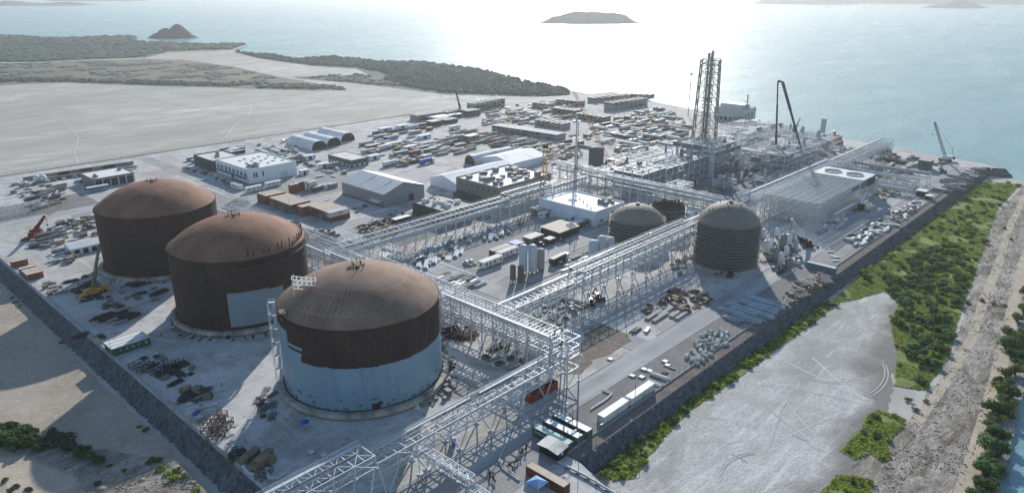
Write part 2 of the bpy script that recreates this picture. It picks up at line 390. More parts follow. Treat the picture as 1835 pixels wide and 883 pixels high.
# ------------------------------------------------------------------ roads with kerbs
t = NT('site_road'); co = t.coord(True)
a = t.noise(co, .05, 5, .6); b = t.noise(co, .5, 4, .7); b3 = t.noise(co, .16, 4, .6, (.12,1,1))
c = t.ramp(a, [(.3, lin((146,145,145))), (.7, lin((174,173,172)))])
c = t.mix(t.ramp(b3, [(.45,0),(.7,.6)]), c, lin((206,204,200)))
c = t.mix(t.ramp(b, [(.55,0),(.8,.4)]), c, lin((138,136,135)))
t.color(c); t.set(.85,0,.25); t.bump(b,.2,.05); m_road = t.m
m_conc = mat('concrete', (168,166,160), .85, var=.2, scale=.5, dirt=(112,110,106), dirt_amt=.4)
m_kerb = mat('kerb_concrete', (178,176,172), .85, var=.15, scale=.4)
def gravel(x0, x1, y0, y1, label, m, z):
    pts = []
    for (ax,ay),(bx,by) in (((x0,y0),(x1,y0)),((x1,y0),(x1,y1)),((x1,y1),(x0,y1)),((x0,y1),(x0,y0))):
        n = max(1,int(math.hypot(bx-ax,by-ay)/2))
        for k in range(n): f = k/n; pts.append((ax+(bx-ax)*f+noise.noise((ax+k*.4,ay,2))*.5, ay+(by-ay)*f+noise.noise((ax,ay+k*.4,5))*.5))
    mb = MB(); mb.sheet(pts, z); return tag(mb.build('gravel', m), label, kind='structure')
m_gravel = soil('grey_gravel_and_shade', (118,116,114), (146,144,141), .12, (160,158,155), .6)  # tone joins darker gravel with rack shade on the shore strip
m_gravel2 = soil('pale_gravel', (146,143,140), (172,169,165), .12, (190,187,183), .6)
gravel(128,300,100.6,111.5,'grey gravel laydown strip beside the shore fence, rack shade in its colour',m_gravel,.006)
gravel(300,556,100.6,111.5,'grey gravel laydown strip at the far end of the shore fence',m_gravel2,.006)
gravel(70,152,100,121,'grey gravel round the near containers',m_gravel2,.004)
gravel(162,330,163,196,'grey gravel between rack and silos',m_gravel2,.004)
gravel(199,330,208,247,'pale gravel round the shed cluster',m_gravel2,.0045)
gravel(199,262,258,298,'grey gravel round the plant room',m_gravel,.005)
gravel(199,262,362,430,'pale gravel behind the orange stacks',m_gravel2,.005)
gravel(80,130,437,470,'grey gravel island by the bays',m_gravel,.006)
gravel(110,185,380,426,'grey gravel in the left yard',m_gravel2,.005)
RZ = [.004]
def road(x0, x1, y0, y1, label):
    RZ[0] += .004
    mb = MB(); mb.sheet([(x0,y0),(x1,y0),(x1,y1),(x0,y1)], RZ[0]); return tag(mb.build('road', m_road), label, kind='structure')
road(100, 562, 112.2, 120.4, 'grey perimeter road along the shore fence')
road(187.6, 197, 120.4, 546, 'grey cross road between the tanks and the buildings')
road(197, 330, 196.5, 205.5, 'grey road running past the silos')
road(197, 345, 300, 309, 'grey road in front of the big warehouse')
road(72, 187.6, 428, 436, 'grey road beyond the rust tanks')
road(262, 271, 309, 546, 'grey road towards the salt flat')
road(330, 560, 340, 350, 'grey road through the laydown yard')
road(500, 509, 120.4, 340, 'grey road near the seaward edge')
def kerb(pts, label):
    mb = MB()
    for a, b in zip(pts, pts[1:]): mb.bar((*a,.06), (*b,.06), .28, .13)
    return tag(mb.build('kerb', m_kerb), label, kind='structure')
kerb([(100,111.9),(560,111.9)], 'kerb on the shore side of the perimeter road')
kerb([(187.3,121),(187.3,262)], 'kerb beside the cross road'); kerb([(187.3,272),(187.3,425)], 'kerb beside the cross road')
kerb([(197.3,206),(197.3,298)], 'kerb across the cross road'); kerb([(202,120.7),(330,120.7)], 'kerb on the tank side of the perimeter road'); kerb([(197.3,311),(197.3,425)], 'kerb by the container offices')
kerb([(100,120.7),(182,120.7)], 'kerb under the pipe rack'); kerb([(203,196.2),(300,196.2)], 'kerb by the silos')
# ------------------------------------------------------------------ islands and far hills
def hill(name, label, px0, px1, py, pyt, peaks, col_, depth=.35, rot=0.0, seed=1):
    """island whose waterline runs px0..px1 at row py; peaks: [(position 0-1 along it, height share)]"""
    a = Vector((*g(px0, py, SEA_Z), 0)); b = Vector((*g(px1, py, SEA_Z), 0))
    L = (b-a).length; ax = (b-a)/L; nr = Vector((-ax.y, ax.x, 0))
    if nr.dot(a) < 0: nr = -nr
    D = a.length; H = (py - pyt)*D/F_PX*.8
    nx, ny = 60, 16; vs = []
    for i in range(nx+1):
        for j in range(ny+1):
            u, v2 = i/nx, j/ny*2-1
            edge = min(1, (1-abs(2*u-1)**3)) ; prof = 0
            for (pp, hh, ww) in peaks: prof = max(prof, hh*math.exp(-((u-pp)/ww)**2))
            prof *= min(1, 6*u, 6*(1-u))
            wdt = depth*L*.5*max(.12, math.sqrt(max(0, 1-(2*u-1)**2)))
            z = H*prof*max(0, 1-abs(v2)**1.7)
            p = a + ax*(L*u) + nr*(depth*L*.5 + v2*wdt)
            z += H*.05*noise.fractal((p.x*.02+seed, p.y*.02, 0), .9, 2.1, 5)*max(0,1-abs(v2))*min(1,8*u,8*(1-u))
            vs.append((p.x, p.y, SEA_Z - .6 + max(0,z)))
    mb = MB(); mb._add(vs, [(i*(ny+1)+j, (i+1)*(ny+1)+j, (i+1)*(ny+1)+j+1, i*(ny+1)+j+1) for i in range(nx) for j in range(ny)], True)
    return tag(mb.build(name, col_), label, kind='structure')
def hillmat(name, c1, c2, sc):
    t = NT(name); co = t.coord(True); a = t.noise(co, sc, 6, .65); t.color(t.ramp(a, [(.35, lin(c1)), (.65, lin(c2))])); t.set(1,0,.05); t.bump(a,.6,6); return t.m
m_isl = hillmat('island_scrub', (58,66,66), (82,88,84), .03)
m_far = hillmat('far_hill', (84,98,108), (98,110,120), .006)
hill('island', 'low conical island beyond the marsh', 250, 353, 70, 43.5, [(.58,1,.2),(.36,.72,.2),(.15,.34,.15)], m_isl, .5, seed=2)
hill('island', 'long flat topped island in the sun glare', 958, 1160, 43.5, 18, [(.40,1,.24),(.55,.98,.26),(.70,.88,.24),(.84,.5,.14),(.2,.6,.16)], m_isl, .35, seed=5)
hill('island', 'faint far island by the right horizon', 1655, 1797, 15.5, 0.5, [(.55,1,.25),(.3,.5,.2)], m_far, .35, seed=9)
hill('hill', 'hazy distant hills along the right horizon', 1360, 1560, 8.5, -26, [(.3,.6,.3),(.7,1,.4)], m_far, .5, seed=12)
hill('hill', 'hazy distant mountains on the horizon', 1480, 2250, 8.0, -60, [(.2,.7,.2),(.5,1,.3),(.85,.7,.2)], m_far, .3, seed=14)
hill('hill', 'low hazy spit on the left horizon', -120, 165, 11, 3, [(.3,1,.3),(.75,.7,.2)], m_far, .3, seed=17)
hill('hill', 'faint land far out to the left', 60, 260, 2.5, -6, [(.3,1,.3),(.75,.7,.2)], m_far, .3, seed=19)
# ------------------------------------------------------------------ haze over the bay
HAZE = 1/9000.0
t = NT('sea_haze'); t.t.nodes.remove(t.b)
vs_ = t.n('ShaderNodeVolumeScatter'); vs_.inputs['Color'].default_value = (.93,.97,1,1); vs_.inputs['Density'].default_value = HAZE; vs_.inputs['Anisotropy'].default_value = .55
t.l(vs_.outputs[0], t.out.inputs['Volume'])
mb = MB(); mb.box(-3000, 14000, -6000, 14000, -30, 190)
tag(mb.build('haze', t.m), 'thin sunlit sea haze', kind='stuff')

for pts, m, lab in (([(1045,610),(1075,596),(1125,618),(1128,630),(1090,655),(1050,668),(1040,650)], 'brown', 'dug up brown earth at the rack end'),([(1000,660),(1040,655),(1062,668),(1040,690),(1005,690)], 'brown', 'brown earth under the end of the racks')):
    patch('dirt', pts, soil('dug_earth_'+m, (110,98,88), (146,134,122), .4, (160,150,140)), lab, px=True, z=.03+len(m)*0+ZL[0]*.02, rag=.6)
for pts in ([(70,385),(125,360),(128,378),(90,400)],[(395,332),(455,330),(468,338),(440,350),(405,346)]): patch('dirt', pts, m_shoulder, 'brown dirt patch in the left yard', z=.03+ZL[0]*.02, rag=.4)
# ------------------------------------------------------------------ the storage tanks
def rust_mat(name, c1, c2, c3, radial=0, seams=True):
    t = NT(name); co = t.coord()
    a = t.noise(co, .12, 6, .65, (1,1,.5)); b = t.noise(co, .9, 5, .7, (1,1,.15)); d = t.noise(co, 3, 3, .6)
    c = t.ramp(a, [(.3, lin(c1)), (.5, lin(c2)), (.72, lin(c3))])
    c = t.mix(t.ramp(b, [(.45,0),(.75,.5)]), c, lin(c1))
    c = t.mix(t.ramp(d, [(.55,0),(.8,.25)]), c, lin(c3))
    s = t.sep(co)
    if seams:
        ang = t.math('ARCTAN2', s[1], s[0])
        row = t.math('FLOOR', t.math('DIVIDE', s[2], 2.65))
        pl = t.math('FRACT', t.math('ADD', t.math('MULTIPLY', ang, 20/(2*PI)), t.math('MULTIPLY', row, .37)))
        vl = t.math('LESS_THAN', t.math('ABSOLUTE', t.math('SUBTRACT', pl, .5)), .012)
        hl = t.math('LESS_THAN', t.math('FRACT', t.math('DIVIDE', s[2], 2.65)), .03)
        c = t.mix(t.math('MULTIPLY', t.math('MAXIMUM', vl, hl), .2), c, lin((150,110,90)))
    if radial:
        ang = t.math('ARCTAN2', s[1], s[0]); rr = t.math('POWER', t.math('ADD', t.math('MULTIPLY', s[0], s[0]), t.math('MULTIPLY', s[1], s[1])), .5)
        v = t.math('LESS_THAN', t.math('ABSOLUTE', t.math('SUBTRACT', t.math('FRACT', t.math('MULTIPLY', ang, 72/(2*PI))), .5)), .10)
        m1 = t.math('MULTIPLY', t.math('GREATER_THAN', rr, 7.5), t.math('LESS_THAN', rr, 21))
        ring = t.math('MAXIMUM', t.math('LESS_THAN', t.math('ABSOLUTE', t.math('SUBTRACT', rr, 14.5)), .18), t.math('LESS_THAN', t.math('ABSOLUTE', t.math('SUBTRACT', rr, 20.5)), .18))
        k = t.math('MULTIPLY', t.math('MAXIMUM', t.math('MULTIPLY', v, m1), ring), t.math('MULTIPLY', t.ramp(t.noise(co, .09, 3), [(.42,0),(.6,1)]), radial))
        c = t.mix(k, c, lin((196,172,150)))
    t.color(c); t.set(.82, 0, .25); t.bump(b, .15, .04); return t.m
m_rust = rust_mat('rusted_plate', (50,40,37), (64,48,43), (82,62,54))
m_rust_roof = rust_mat('rusted_roof', (114,80,62), (146,106,84), (168,124,100), 0, False)
m_rust_roof3 = rust_mat('rusted_roof_seamed', (120,93,76), (150,121,102), (170,142,123), .42, False)
m_conc_d = mat('stained_concrete', (188,180,168), .9, var=.16, scale=.4, dirt=(130,122,112), dirt_amt=.5)
m_conc_dark = mat('dark_concrete_and_shade', (78,76,74), .9, var=.3, scale=.5)  # dark concrete of base courses, also painted shade below the tank rings
t = NT('grey_blue_paint'); co = t.coord(); a = t.noise(co, .12, 4, .6); b = t.noise(co, .7, 5, .7, (1,1,.07)); d = t.noise(co, .5, 5, .7)
c = t.ramp(a, [(.3, lin((122,154,172))), (.7, lin((142,170,186)))]); c = t.mix(t.ramp(b, [(.5,0),(.72,.55)]), c, lin((96,122,138))); c = t.mix(t.ramp(d, [(.62,0),(.72,.35)]), c, lin((112,116,112)))
zz = t.sep(co)[2]; c = t.mix(t.math('MULTIPLY', t.math('LESS_THAN', t.math('FRACT', t.math('DIVIDE', zz, 2.65)), .025), .3), c, lin((98,120,132)))
t.color(c); t.set(.5,0,.35); m_paint = t.m
m_primer = mat('grey_primer', (134,152,166), .6, var=.06, scale=.15)
m_steel = mat('galvanised_steel', (208,212,215), .5, 0, var=.14, scale=.4, rnd=.12, spec=.4)
m_steel_d = mat('weathered_steel', (134,135,135), .65, 0, var=.25, scale=.5, rnd=.1)
m_dark = mat('dark_metal', (44,44,46), .6, .2, var=.25, scale=.8)
m_rusty = mat('rusty_steel', (82,62,52), .85, var=.3, scale=.6, rnd=.12)
m_white = mat('white_paint', (232,232,228), .5, var=.06, scale=.4, dirt=(170,166,158), dirt_amt=.3)
TR, TH, TD = 23.9, 26.6, 9.3
def dome_prof(R0, h, rise, n=14, z0=0):
    S = (R0*R0 + rise*rise)/(2*rise); a0 = math.asin(min(1,R0/S)); out = []
    for k in range(n+1):
        a = a0*(1 - k/n); out.append((max(.02, S*math.sin(a)), z0 + h + S*(math.cos(a) - math.cos(a0))))
    return out
def tank(y, label, roof, x=116.3):
    t = thing('storage_tank', label, 'storage tank', (x, y, 0), group='three rusting domed storage tanks')
    mb = MB(); mb.lathe([(TR+.6,.0),(TR+.6,.6)], 96); mb.build('shade_plinth', m_conc_dark, t)  # dark colour stands in for the shadow under the ring wall
    mb = MB(); mb.lathe([(TR-.3,.5),(TR+2.1,.5),(TR+2.1,1.95),(TR-.3,1.95)], 96, smooth=False)
    rg = mb.build('ring_wall', m_conc_d, t)
    mb = MB(); mb.lathe([(TR-.1,1.955),(TR+.5,1.955),(TR+.5,2.05),(TR-.1,2.05)], 84, smooth=False)  # thin ring added to join the separate anchor chairs
    for k in range(84):
        a = 2*PI*k/84 ; mb.cbox((TR+.25)*math.cos(a), (TR+.25)*math.sin(a), 2.0, .5, .14, .4, a)
    mb.build('anchor_chairs', m_rusty, t)
    mb = MB(); mb.lathe([(TR,1.9),(TR,TH)], 128); mb.build('shell', m_rust, t)
    mb = MB(); mb.lathe([(TR+.02,TH-.02),(TR+.22,TH),(TR+.22,TH+.35),(TR-.25,TH+.42)], 128, smooth=False); mb.build('top_angle', m_rust, t)
    mb = MB(); mb.lathe(dome_prof(TR-.1, TH+.35, TD, 20), 128); mb.build('dome_roof', roof, t)
    mb = MB()
    for k in range(5):
        a = 2*PI*k/5+.3; mb.tube((2.0*math.cos(a),2.0*math.sin(a),TH+TD-.2),(2.0*math.cos(a),2.0*math.sin(a),TH+TD+R.uniform(.9,2.2)),.16,8)
    mb.tube((0,0,TH+TD-.1),(0,0,TH+TD+.7),.9,14); mb.lathe([(3.4,TH+TD-.25),(3.7,TH+TD-.1),(3.4,TH+TD+.1)], 28)
    for k in range(6): mb.bar((R.uniform(-3,3),R.uniform(-3,3),TH+TD+.1),(R.uniform(-3,3),R.uniform(-3,3),TH+TD+.5),.22)
    mb.build('roof_nozzles', m_dark, t)
    return t
def facing(x, y): return math.atan2(-y, -x)
t1 = tank(319.5, 'rust brown domed tank with no paint, deepest of the three, behind the others', m_rust_roof)
t2 = tank(247.5, 'middle rust brown tank with one pale rectangular primer patch low on its side', m_rust_roof)
t3 = tank(172.3, 'nearest domed tank, blue grey paint below and a rust brown band above', m_rust_roof3)
# tank 2: patch, rail posts, small panel on the roof edge
A2 = facing(116.3, 247.5)
mb = MB(); mb.lathe([(TR+.05,3.0),(TR+.05,15.6)], 24, a0=A2+math.radians(-14), a1=A2+math.radians(20)); mb.build('primer_patch', m_primer, t2)
mb = MB(); mb.lathe([(TR+.05,3.4),(TR+.05,14.9)], 12, a0=A2+math.radians(20), a1=A2+math.radians(33)); mb.build('primer_patch', m_primer, t2)
for k in range(24):
    a = A2 + math.radians(2 + 4.6*k); mb = MB(); z = TH+.6
    rr = TR-1.0
    mb.bar((rr*math.cos(a),rr*math.sin(a),z-.2),(rr*math.cos(a),rr*math.sin(a),z+R.uniform(1.8,3.4)),.28)
    mb.build('rail_post', m_dark if k % 3 else m_steel_d, t2)
mb = MB(); pts = [((TR+.9)*math.cos(A2+math.radians(-5+5*k)), (TR+.9)*math.sin(A2+math.radians(-5+5*k)), TH-1.2) for k in range(24)]
for p, q in zip(pts, pts[1:]):
    mb.bar(p, q, 1.0, .08); mb.bar((p[0],p[1],p[2]+1.1),(q[0],q[1],q[2]+1.1),.07); mb.bar(p,(p[0],p[1],p[2]+1.1),.07)
mb.build('walkway', m_dark, t2)
mb = MB(); a = A2+math.radians(-12)
for k in range(5): mb.cbox((TR-2.5)*math.cos(a), (TR-2.5)*math.sin(a)+.5*k, TH+1.5+.12*k, 3, .3, .3, .2)
mb.build('stored_bars', m_steel_d, t2)
for k in range(66):   # brackets and small clips on the shell
    mb = MB(); a = A2+R.uniform(-1.2,1.4); z = R.choice([8.2,20.4,22.8,24.2,2.5])+R.uniform(-.4,.4); mb.cbox((TR+.12)*math.cos(a),(TR+.12)*math.sin(a),z,.24,.24,.24,a); mb.build('clip', m_steel_d, t2)
for k in range(16):
    a = A2+math.radians(-95+5.2*k); mb = MB()
    mb.bar(((TR+.2)*math.cos(a),(TR+.2)*math.sin(a),3.2),((TR+2.6)*math.cos(a),(TR+2.6)*math.sin(a),.1),.2); mb.build('prop', m_rusty, t2)
# tank 3: paint coat with an uneven upper edge, white strips, top gear
A3 = facing(116.3, 172.3)
mb = MB(); n = 140; vs = []
for i in range(n+1):
    a = A3 - 2.1 + 4.2*i/n
    zt = 15.4 + .35*noise.noise((i*.21,0,0)) + .25*noise.noise((i*.9,3,0))
    vs += [((TR+.05)*math.cos(a),(TR+.05)*math.sin(a),1.96),((TR+.05)*math.cos(a),(TR+.05)*math.sin(a),zt)]
mb._add(vs, [(2*i,2*i+2,2*i+3,2*i+1) for i in range(n)], True); mb.build('paint_coat', m_paint, t3)
for (a0,a1,z0,z1) in ((-88,-60,18.0,23.2),(-62,-44,19.0,19.9),(-60,-45,17.2,18.2),(-84,-46,15.0,18.05)):
    mb = MB(); mb.lathe([(TR+.07,z0),(TR+.07,z1)], 10, a0=A3+math.radians(a0), a1=A3+math.radians(a1)); mb.build('paint_strip', m_paint, t3)
mb = MB(); a = A3+math.radians(6); mb.cbox((TR+.1)*math.cos(a),(TR+.1)*math.sin(a),2.0,.3,2.2,1.9,a); a = A3+math.radians(9); mb.cbox((TR+.1)*math.cos(a),(TR+.1)*math.sin(a),3.3,.4,.9,.9,a)
mb.build('manhole', m_dark, t3)
mb = MB()
for k in range(46):
    a = A3+R.uniform(-1.4,1.4); mb.cbox((TR+.1)*math.cos(a),(TR+.1)*math.sin(a),R.choice([2.2,2.6,3.4,5.0]),.12,R.uniform(.3,1.0),R.uniform(.3,.7),a)
mb.build('scuff_stains', mat('paint_scuff', (92,104,112), .7), t3)
mb = MB()
for k in range(9):
    x, y = R.uniform(-3.2,3.2), R.uniform(-2,3); mb.bar((x,y,TH+TD),(x+R.uniform(-1,1),y+R.uniform(-1,1),TH+TD+R.uniform(.3,2.4)),.12)
mb.build('roof_poles', m_dark, t3)
# clutter around the tank feet
m_scaf = mat('scaffold_tube', (168,160,148), .6, .2, var=.2)
def scaffold(label, x, y, lx, ly, h, rz, group=None, mats=None, lift=2.0, bay=2.0, planks=True, z=0):
    t = thing('scaffold', label, 'scaffold', (x,y,z), rz, group)
    m = mats or m_scaf
    nx, ny, nz = max(1,int(lx/bay)), max(1,int(ly/bay)), max(1,int(h/lift))
    mb = MB()
    for i in range(nx+1):
        for j in range(ny+1): mb.bar((lx*i/nx,ly*j/ny,0),(lx*i/nx,ly*j/ny,h+.8),.09)
    mb.build('standards', m, t)
    mb = MB()
    for k in range(1,nz+1):
        z1 = h*k/nz
        for j in range(ny+1): mb.bar((0,ly*j/ny,z1),(lx,ly*j/ny,z1),.08); mb.bar((0,ly*j/ny,z1-.9),(lx,ly*j/ny,z1-.9),.06)
        for i in range(nx+1): mb.bar((lx*i/nx,0,z1),(lx*i/nx,ly,z1),.08)
    mb.build('ledgers', m, t)
    mb = MB()
    for i in range(nx):
        for k in range(nz): 
            a, b = (i, i+1) if k % 2 else (i+1, i)
            mb.bar((lx*a/nx,0,h*k/nz),(lx*b/nx,0,h*(k+1)/nz),.07); mb.bar((lx*a/nx,ly,h*k/nz),(lx*b/nx,ly,h*(k+1)/nz),.07)
    mb.build('braces', m, t)
    if planks:
        for k in range(1,nz+1):
            mb = MB(); mb.box(.1, lx-.1, .15, ly-.15, h*k/nz+.05, h*k/nz+.1); mb.build('planks', mat('scaffold_board', (150,128,100), .9, var=.3), t)
    return t
def stair_tower(label, x, y, h, rz):
    t = thing('stair_tower', label, 'stair tower', (x,y,0), rz)
    mb = MB()
    for i in (0, 2.0, 4.2):
        for j in (0, 2.0): mb.bar((i,j,0),(i,j,h+1.2),.12)
    mb.build('frame', m_steel, t)
    n = int(h/2.2)
    for k in range(n):
        z0, z1 = h*k/n, h*(k+1)/n; mb = MB()
        a, b = (0.2, 4.0) if k % 2 == 0 else (4.0, 0.2)
        y0 = .5 if k % 2 == 0 else 1.5
        mb.bar((a,y0,z0),(b,y0,z1),.8,.18); mb.bar((a,y0-.4,z0+1),(b,y0-.4,z1+1),.08); mb.bar((a,y0+.4,z0+1),(b,y0+.4,z1+1),.08)
        mb.build('stair_flight', m_steel, t)
        mb = MB(); mb.box(b-.5,b+.5,.1,1.9,z1,z1+.08); mb.bar((b,0,z1+1),(b,2,z1+1),.08); mb.build('landing', m_steel, t)
    return t
ang3 = A3 + math.radians(-76); angs = A3 + math.radians(-90)
stair_tower('white zigzag scaffold stair between the middle tank and the blue grey tank', 116.3+26.4*math.cos(angs)+2.1*math.sin(angs), 172.3+26.4*math.sin(angs)-2.1*math.cos(angs), 26.5, angs+PI/2)
f = thing('roof_scaffold', 'white ladder like frames leaning over the dome edge of the nearest tank', 'access frame', (102.0, 178.2, 31.0), A3-PI/2); f.scale = (1.25,1.25,1.1)
for q in range(3):
    mb = MB(); z = .4 + 1.7*q; oy = -1.2+.9*q
    mb.bar((-2.6,oy,z),(2.6,oy,z+1.1),.2); mb.bar((-2.6,oy+1.9,z),(2.6,oy+1.9,z+1.1),.2)
    for k in range(6): mb.bar((-2.6+1.04*k,oy,z+.22*k),(-2.6+1.04*k,oy+1.9,z+.22*k),.16)
    mb.build('ladder_frame', m_white, f)
mb = MB()
for x, yy in ((-2.4,-1),(2.4,-1),(-2.4,2.2),(2.4,2.2)): mb.bar((x,yy,-.3),(x,yy,4.8),.16)
mb.build('posts', m_white, f)
scaffold('dark scaffold platform at the tank shoulder by the white ladder frames', 116.3+(TR+.6)*math.cos(ang3+.12), 172.3+(TR+.6)*math.sin(ang3+.12), 3.5, 2.0, 4, ang3+PI/2, mats=m_dark, z=TH-2.2)
def radial_clutter(tk, y, label, a0, a1, n, seed):
    rr = random.Random(seed)
    for k in range(n):
        a = a0 + (a1-a0)*k/max(1,n-1) + rr.uniform(-.02,.02); r = TR + rr.uniform(2.4,3.8); mb = MB()
        if rr.random() < .5:
            mb.cbox(0,0,0,rr.uniform(.8,1.8),rr.uniform(.5,1.2),rr.uniform(.4,1.0)); mb.cbox(.2,.1,1.0,.6,.5,.3,.4); nm, m = 'equipment_box', rr.choice([m_white,m_steel_d,m_dark])
        else:
            for q in range(4): mb.bar((0,.2*q,.1+.1*(q%2)),(rr.uniform(1.5,3),.2*q+.1,.15),.14)
            nm, m = 'timber_bundle', rr.choice([m_rusty, m_steel_d, m_dark])
        o = mb.build(nm, m); o.location = (116.3+r*math.cos(a), y+r*math.sin(a), 0); o.rotation_euler = (0,0,a+rr.uniform(-.4,.4))
        tag(o, label + (' equipment box' if nm == 'equipment_box' else ' bundle of bars'), nm.replace('_',' '), 'loose items around the ' + tk)
radial_clutter('nearest tank', 172.3, 'small item by the concrete ring of the blue grey tank:', A3+.55, A3+1.75, 16, 3)
radial_clutter('middle tank', 247.5, 'small item by the concrete ring of the middle rust tank:', A2-1.3, A2+.6, 18, 4)
radial_clutter('far rust tank', 319.5, 'small item by the concrete ring of the deepest rust tank:', facing(116.3,319.5)-.9, facing(116.3,319.5)+.9, 16, 5)
# ---- small tanks with stiffener rings
m_ring_shell = mat('lined_shell', (58,63,64), .8, var=.2, scale=.3, dirt=(92,88,76), dirt_amt=.4)
m_ring = mat('ring_stiffener', (158,158,150), .6, var=.15, scale=.5)
m_dome_s = mat('dusty_dome', (138,130,118), .7, var=.14, scale=.2, dirt=(104,98,90), dirt_amt=.4)
def ring_tank(x, y, rad, h, rise, rings, label, ragged=False):
    t = thing('ringed_tank', label, 'storage tank', (x,y,0))
    mb = MB(); mb.lathe([(rad+1,0),(rad+1,.7),(rad-.2,.7)], 64, smooth=False); mb.build('foundation', m_conc_d, t)
    mb = MB(); mb.lathe([(rad,.7),(rad,h)], 80); mb.build('shell', m_ring_shell, t)
    for k in range(rings):
        z = 1.4 + (h-1.8)*k/(rings-1); mb = MB(); mb.lathe([(rad,z),(rad+.55,z),(rad+.55,z+.14),(rad,z+.14)], 80, smooth=False)
        mb.build('stiffener_ring', m_ring, t)
    if not ragged:
        mb = MB(); mb.lathe(dome_prof(rad, h, rise, 12), 80); mb.build('dome_roof', m_dome_s, t)
        mb = MB(); mb.tube((0,0,h+rise-.1),(0,0,h+rise+.6),.9,14)
        for k in range(14):
            a = R.uniform(0,6.28); q = R.uniform(2,rad*.8); S=(rad*rad+rise*rise)/(2*rise); z = h+rise-S+math.sqrt(S*S-q*q); mb.tube((q*math.cos(a),q*math.sin(a),z-.1),(q*math.cos(a),q*math.sin(a),z+R.uniform(.4,.9)),.2,8)
        mb.build('roof_nozzles', m_dark, t)
        mb = MB(); n = 60
        for k in range(n):
            a, b = 2*PI*k/n, 2*PI*(k+1)/n; r = rad+.3
            mb.bar((r*math.cos(a),r*math.sin(a),h+.9),(r*math.cos(b),r*math.sin(b),h+.9),.08); mb.bar((r*math.cos(a),r*math.sin(a),h-.2),(r*math.cos(a),r*math.sin(a),h+.9),.08)
        mb.build('handrail', m_steel_d, t)
    else:
        for k in range(26):
            a = 2*PI*k/26; mb = MB(); mb.lathe([(rad,h),(rad-.9,h+R.uniform(.8,2.4))], 2, a0=a, a1=a+2*PI/26-.03); mb.build('shell_plate', m_ring_shell, t)
    return t
rt = ring_tank(284.2, 138.2, 13.0, 19.6, 8.0, 14, 'tall dark ringed tank with a domed top beside the perimeter road')
st = ring_tank(284.6, 185.2, 12.6, 10.6, 6.6, 7, 'lower dark ringed tank with a domed top behind the silos')
ring_tank(310.5, 184.0, 8.5, 10.5, 3, 5, 'small open topped dark tank with ragged rim under construction', True)
for tk, x, y, rad, h, lab in ((rt,284.2,138.2,13.0,19.6,'tall ringed tank'),(st,284.6,185.2,12.6,10.6,'lower ringed tank')):
    for q, da in enumerate((-1.55,-1.3,1.25,1.5)):
        a = facing(x,y)+da
        scaffold('thin access scaffold up the '+('left' if da<0 else 'right')+' side of the '+lab, x+(rad+.8)*math.cos(a), y+(rad+.8)*math.sin(a), 3.2, 1.4, h, a+PI/2, 'access scaffolds on the ringed tanks')
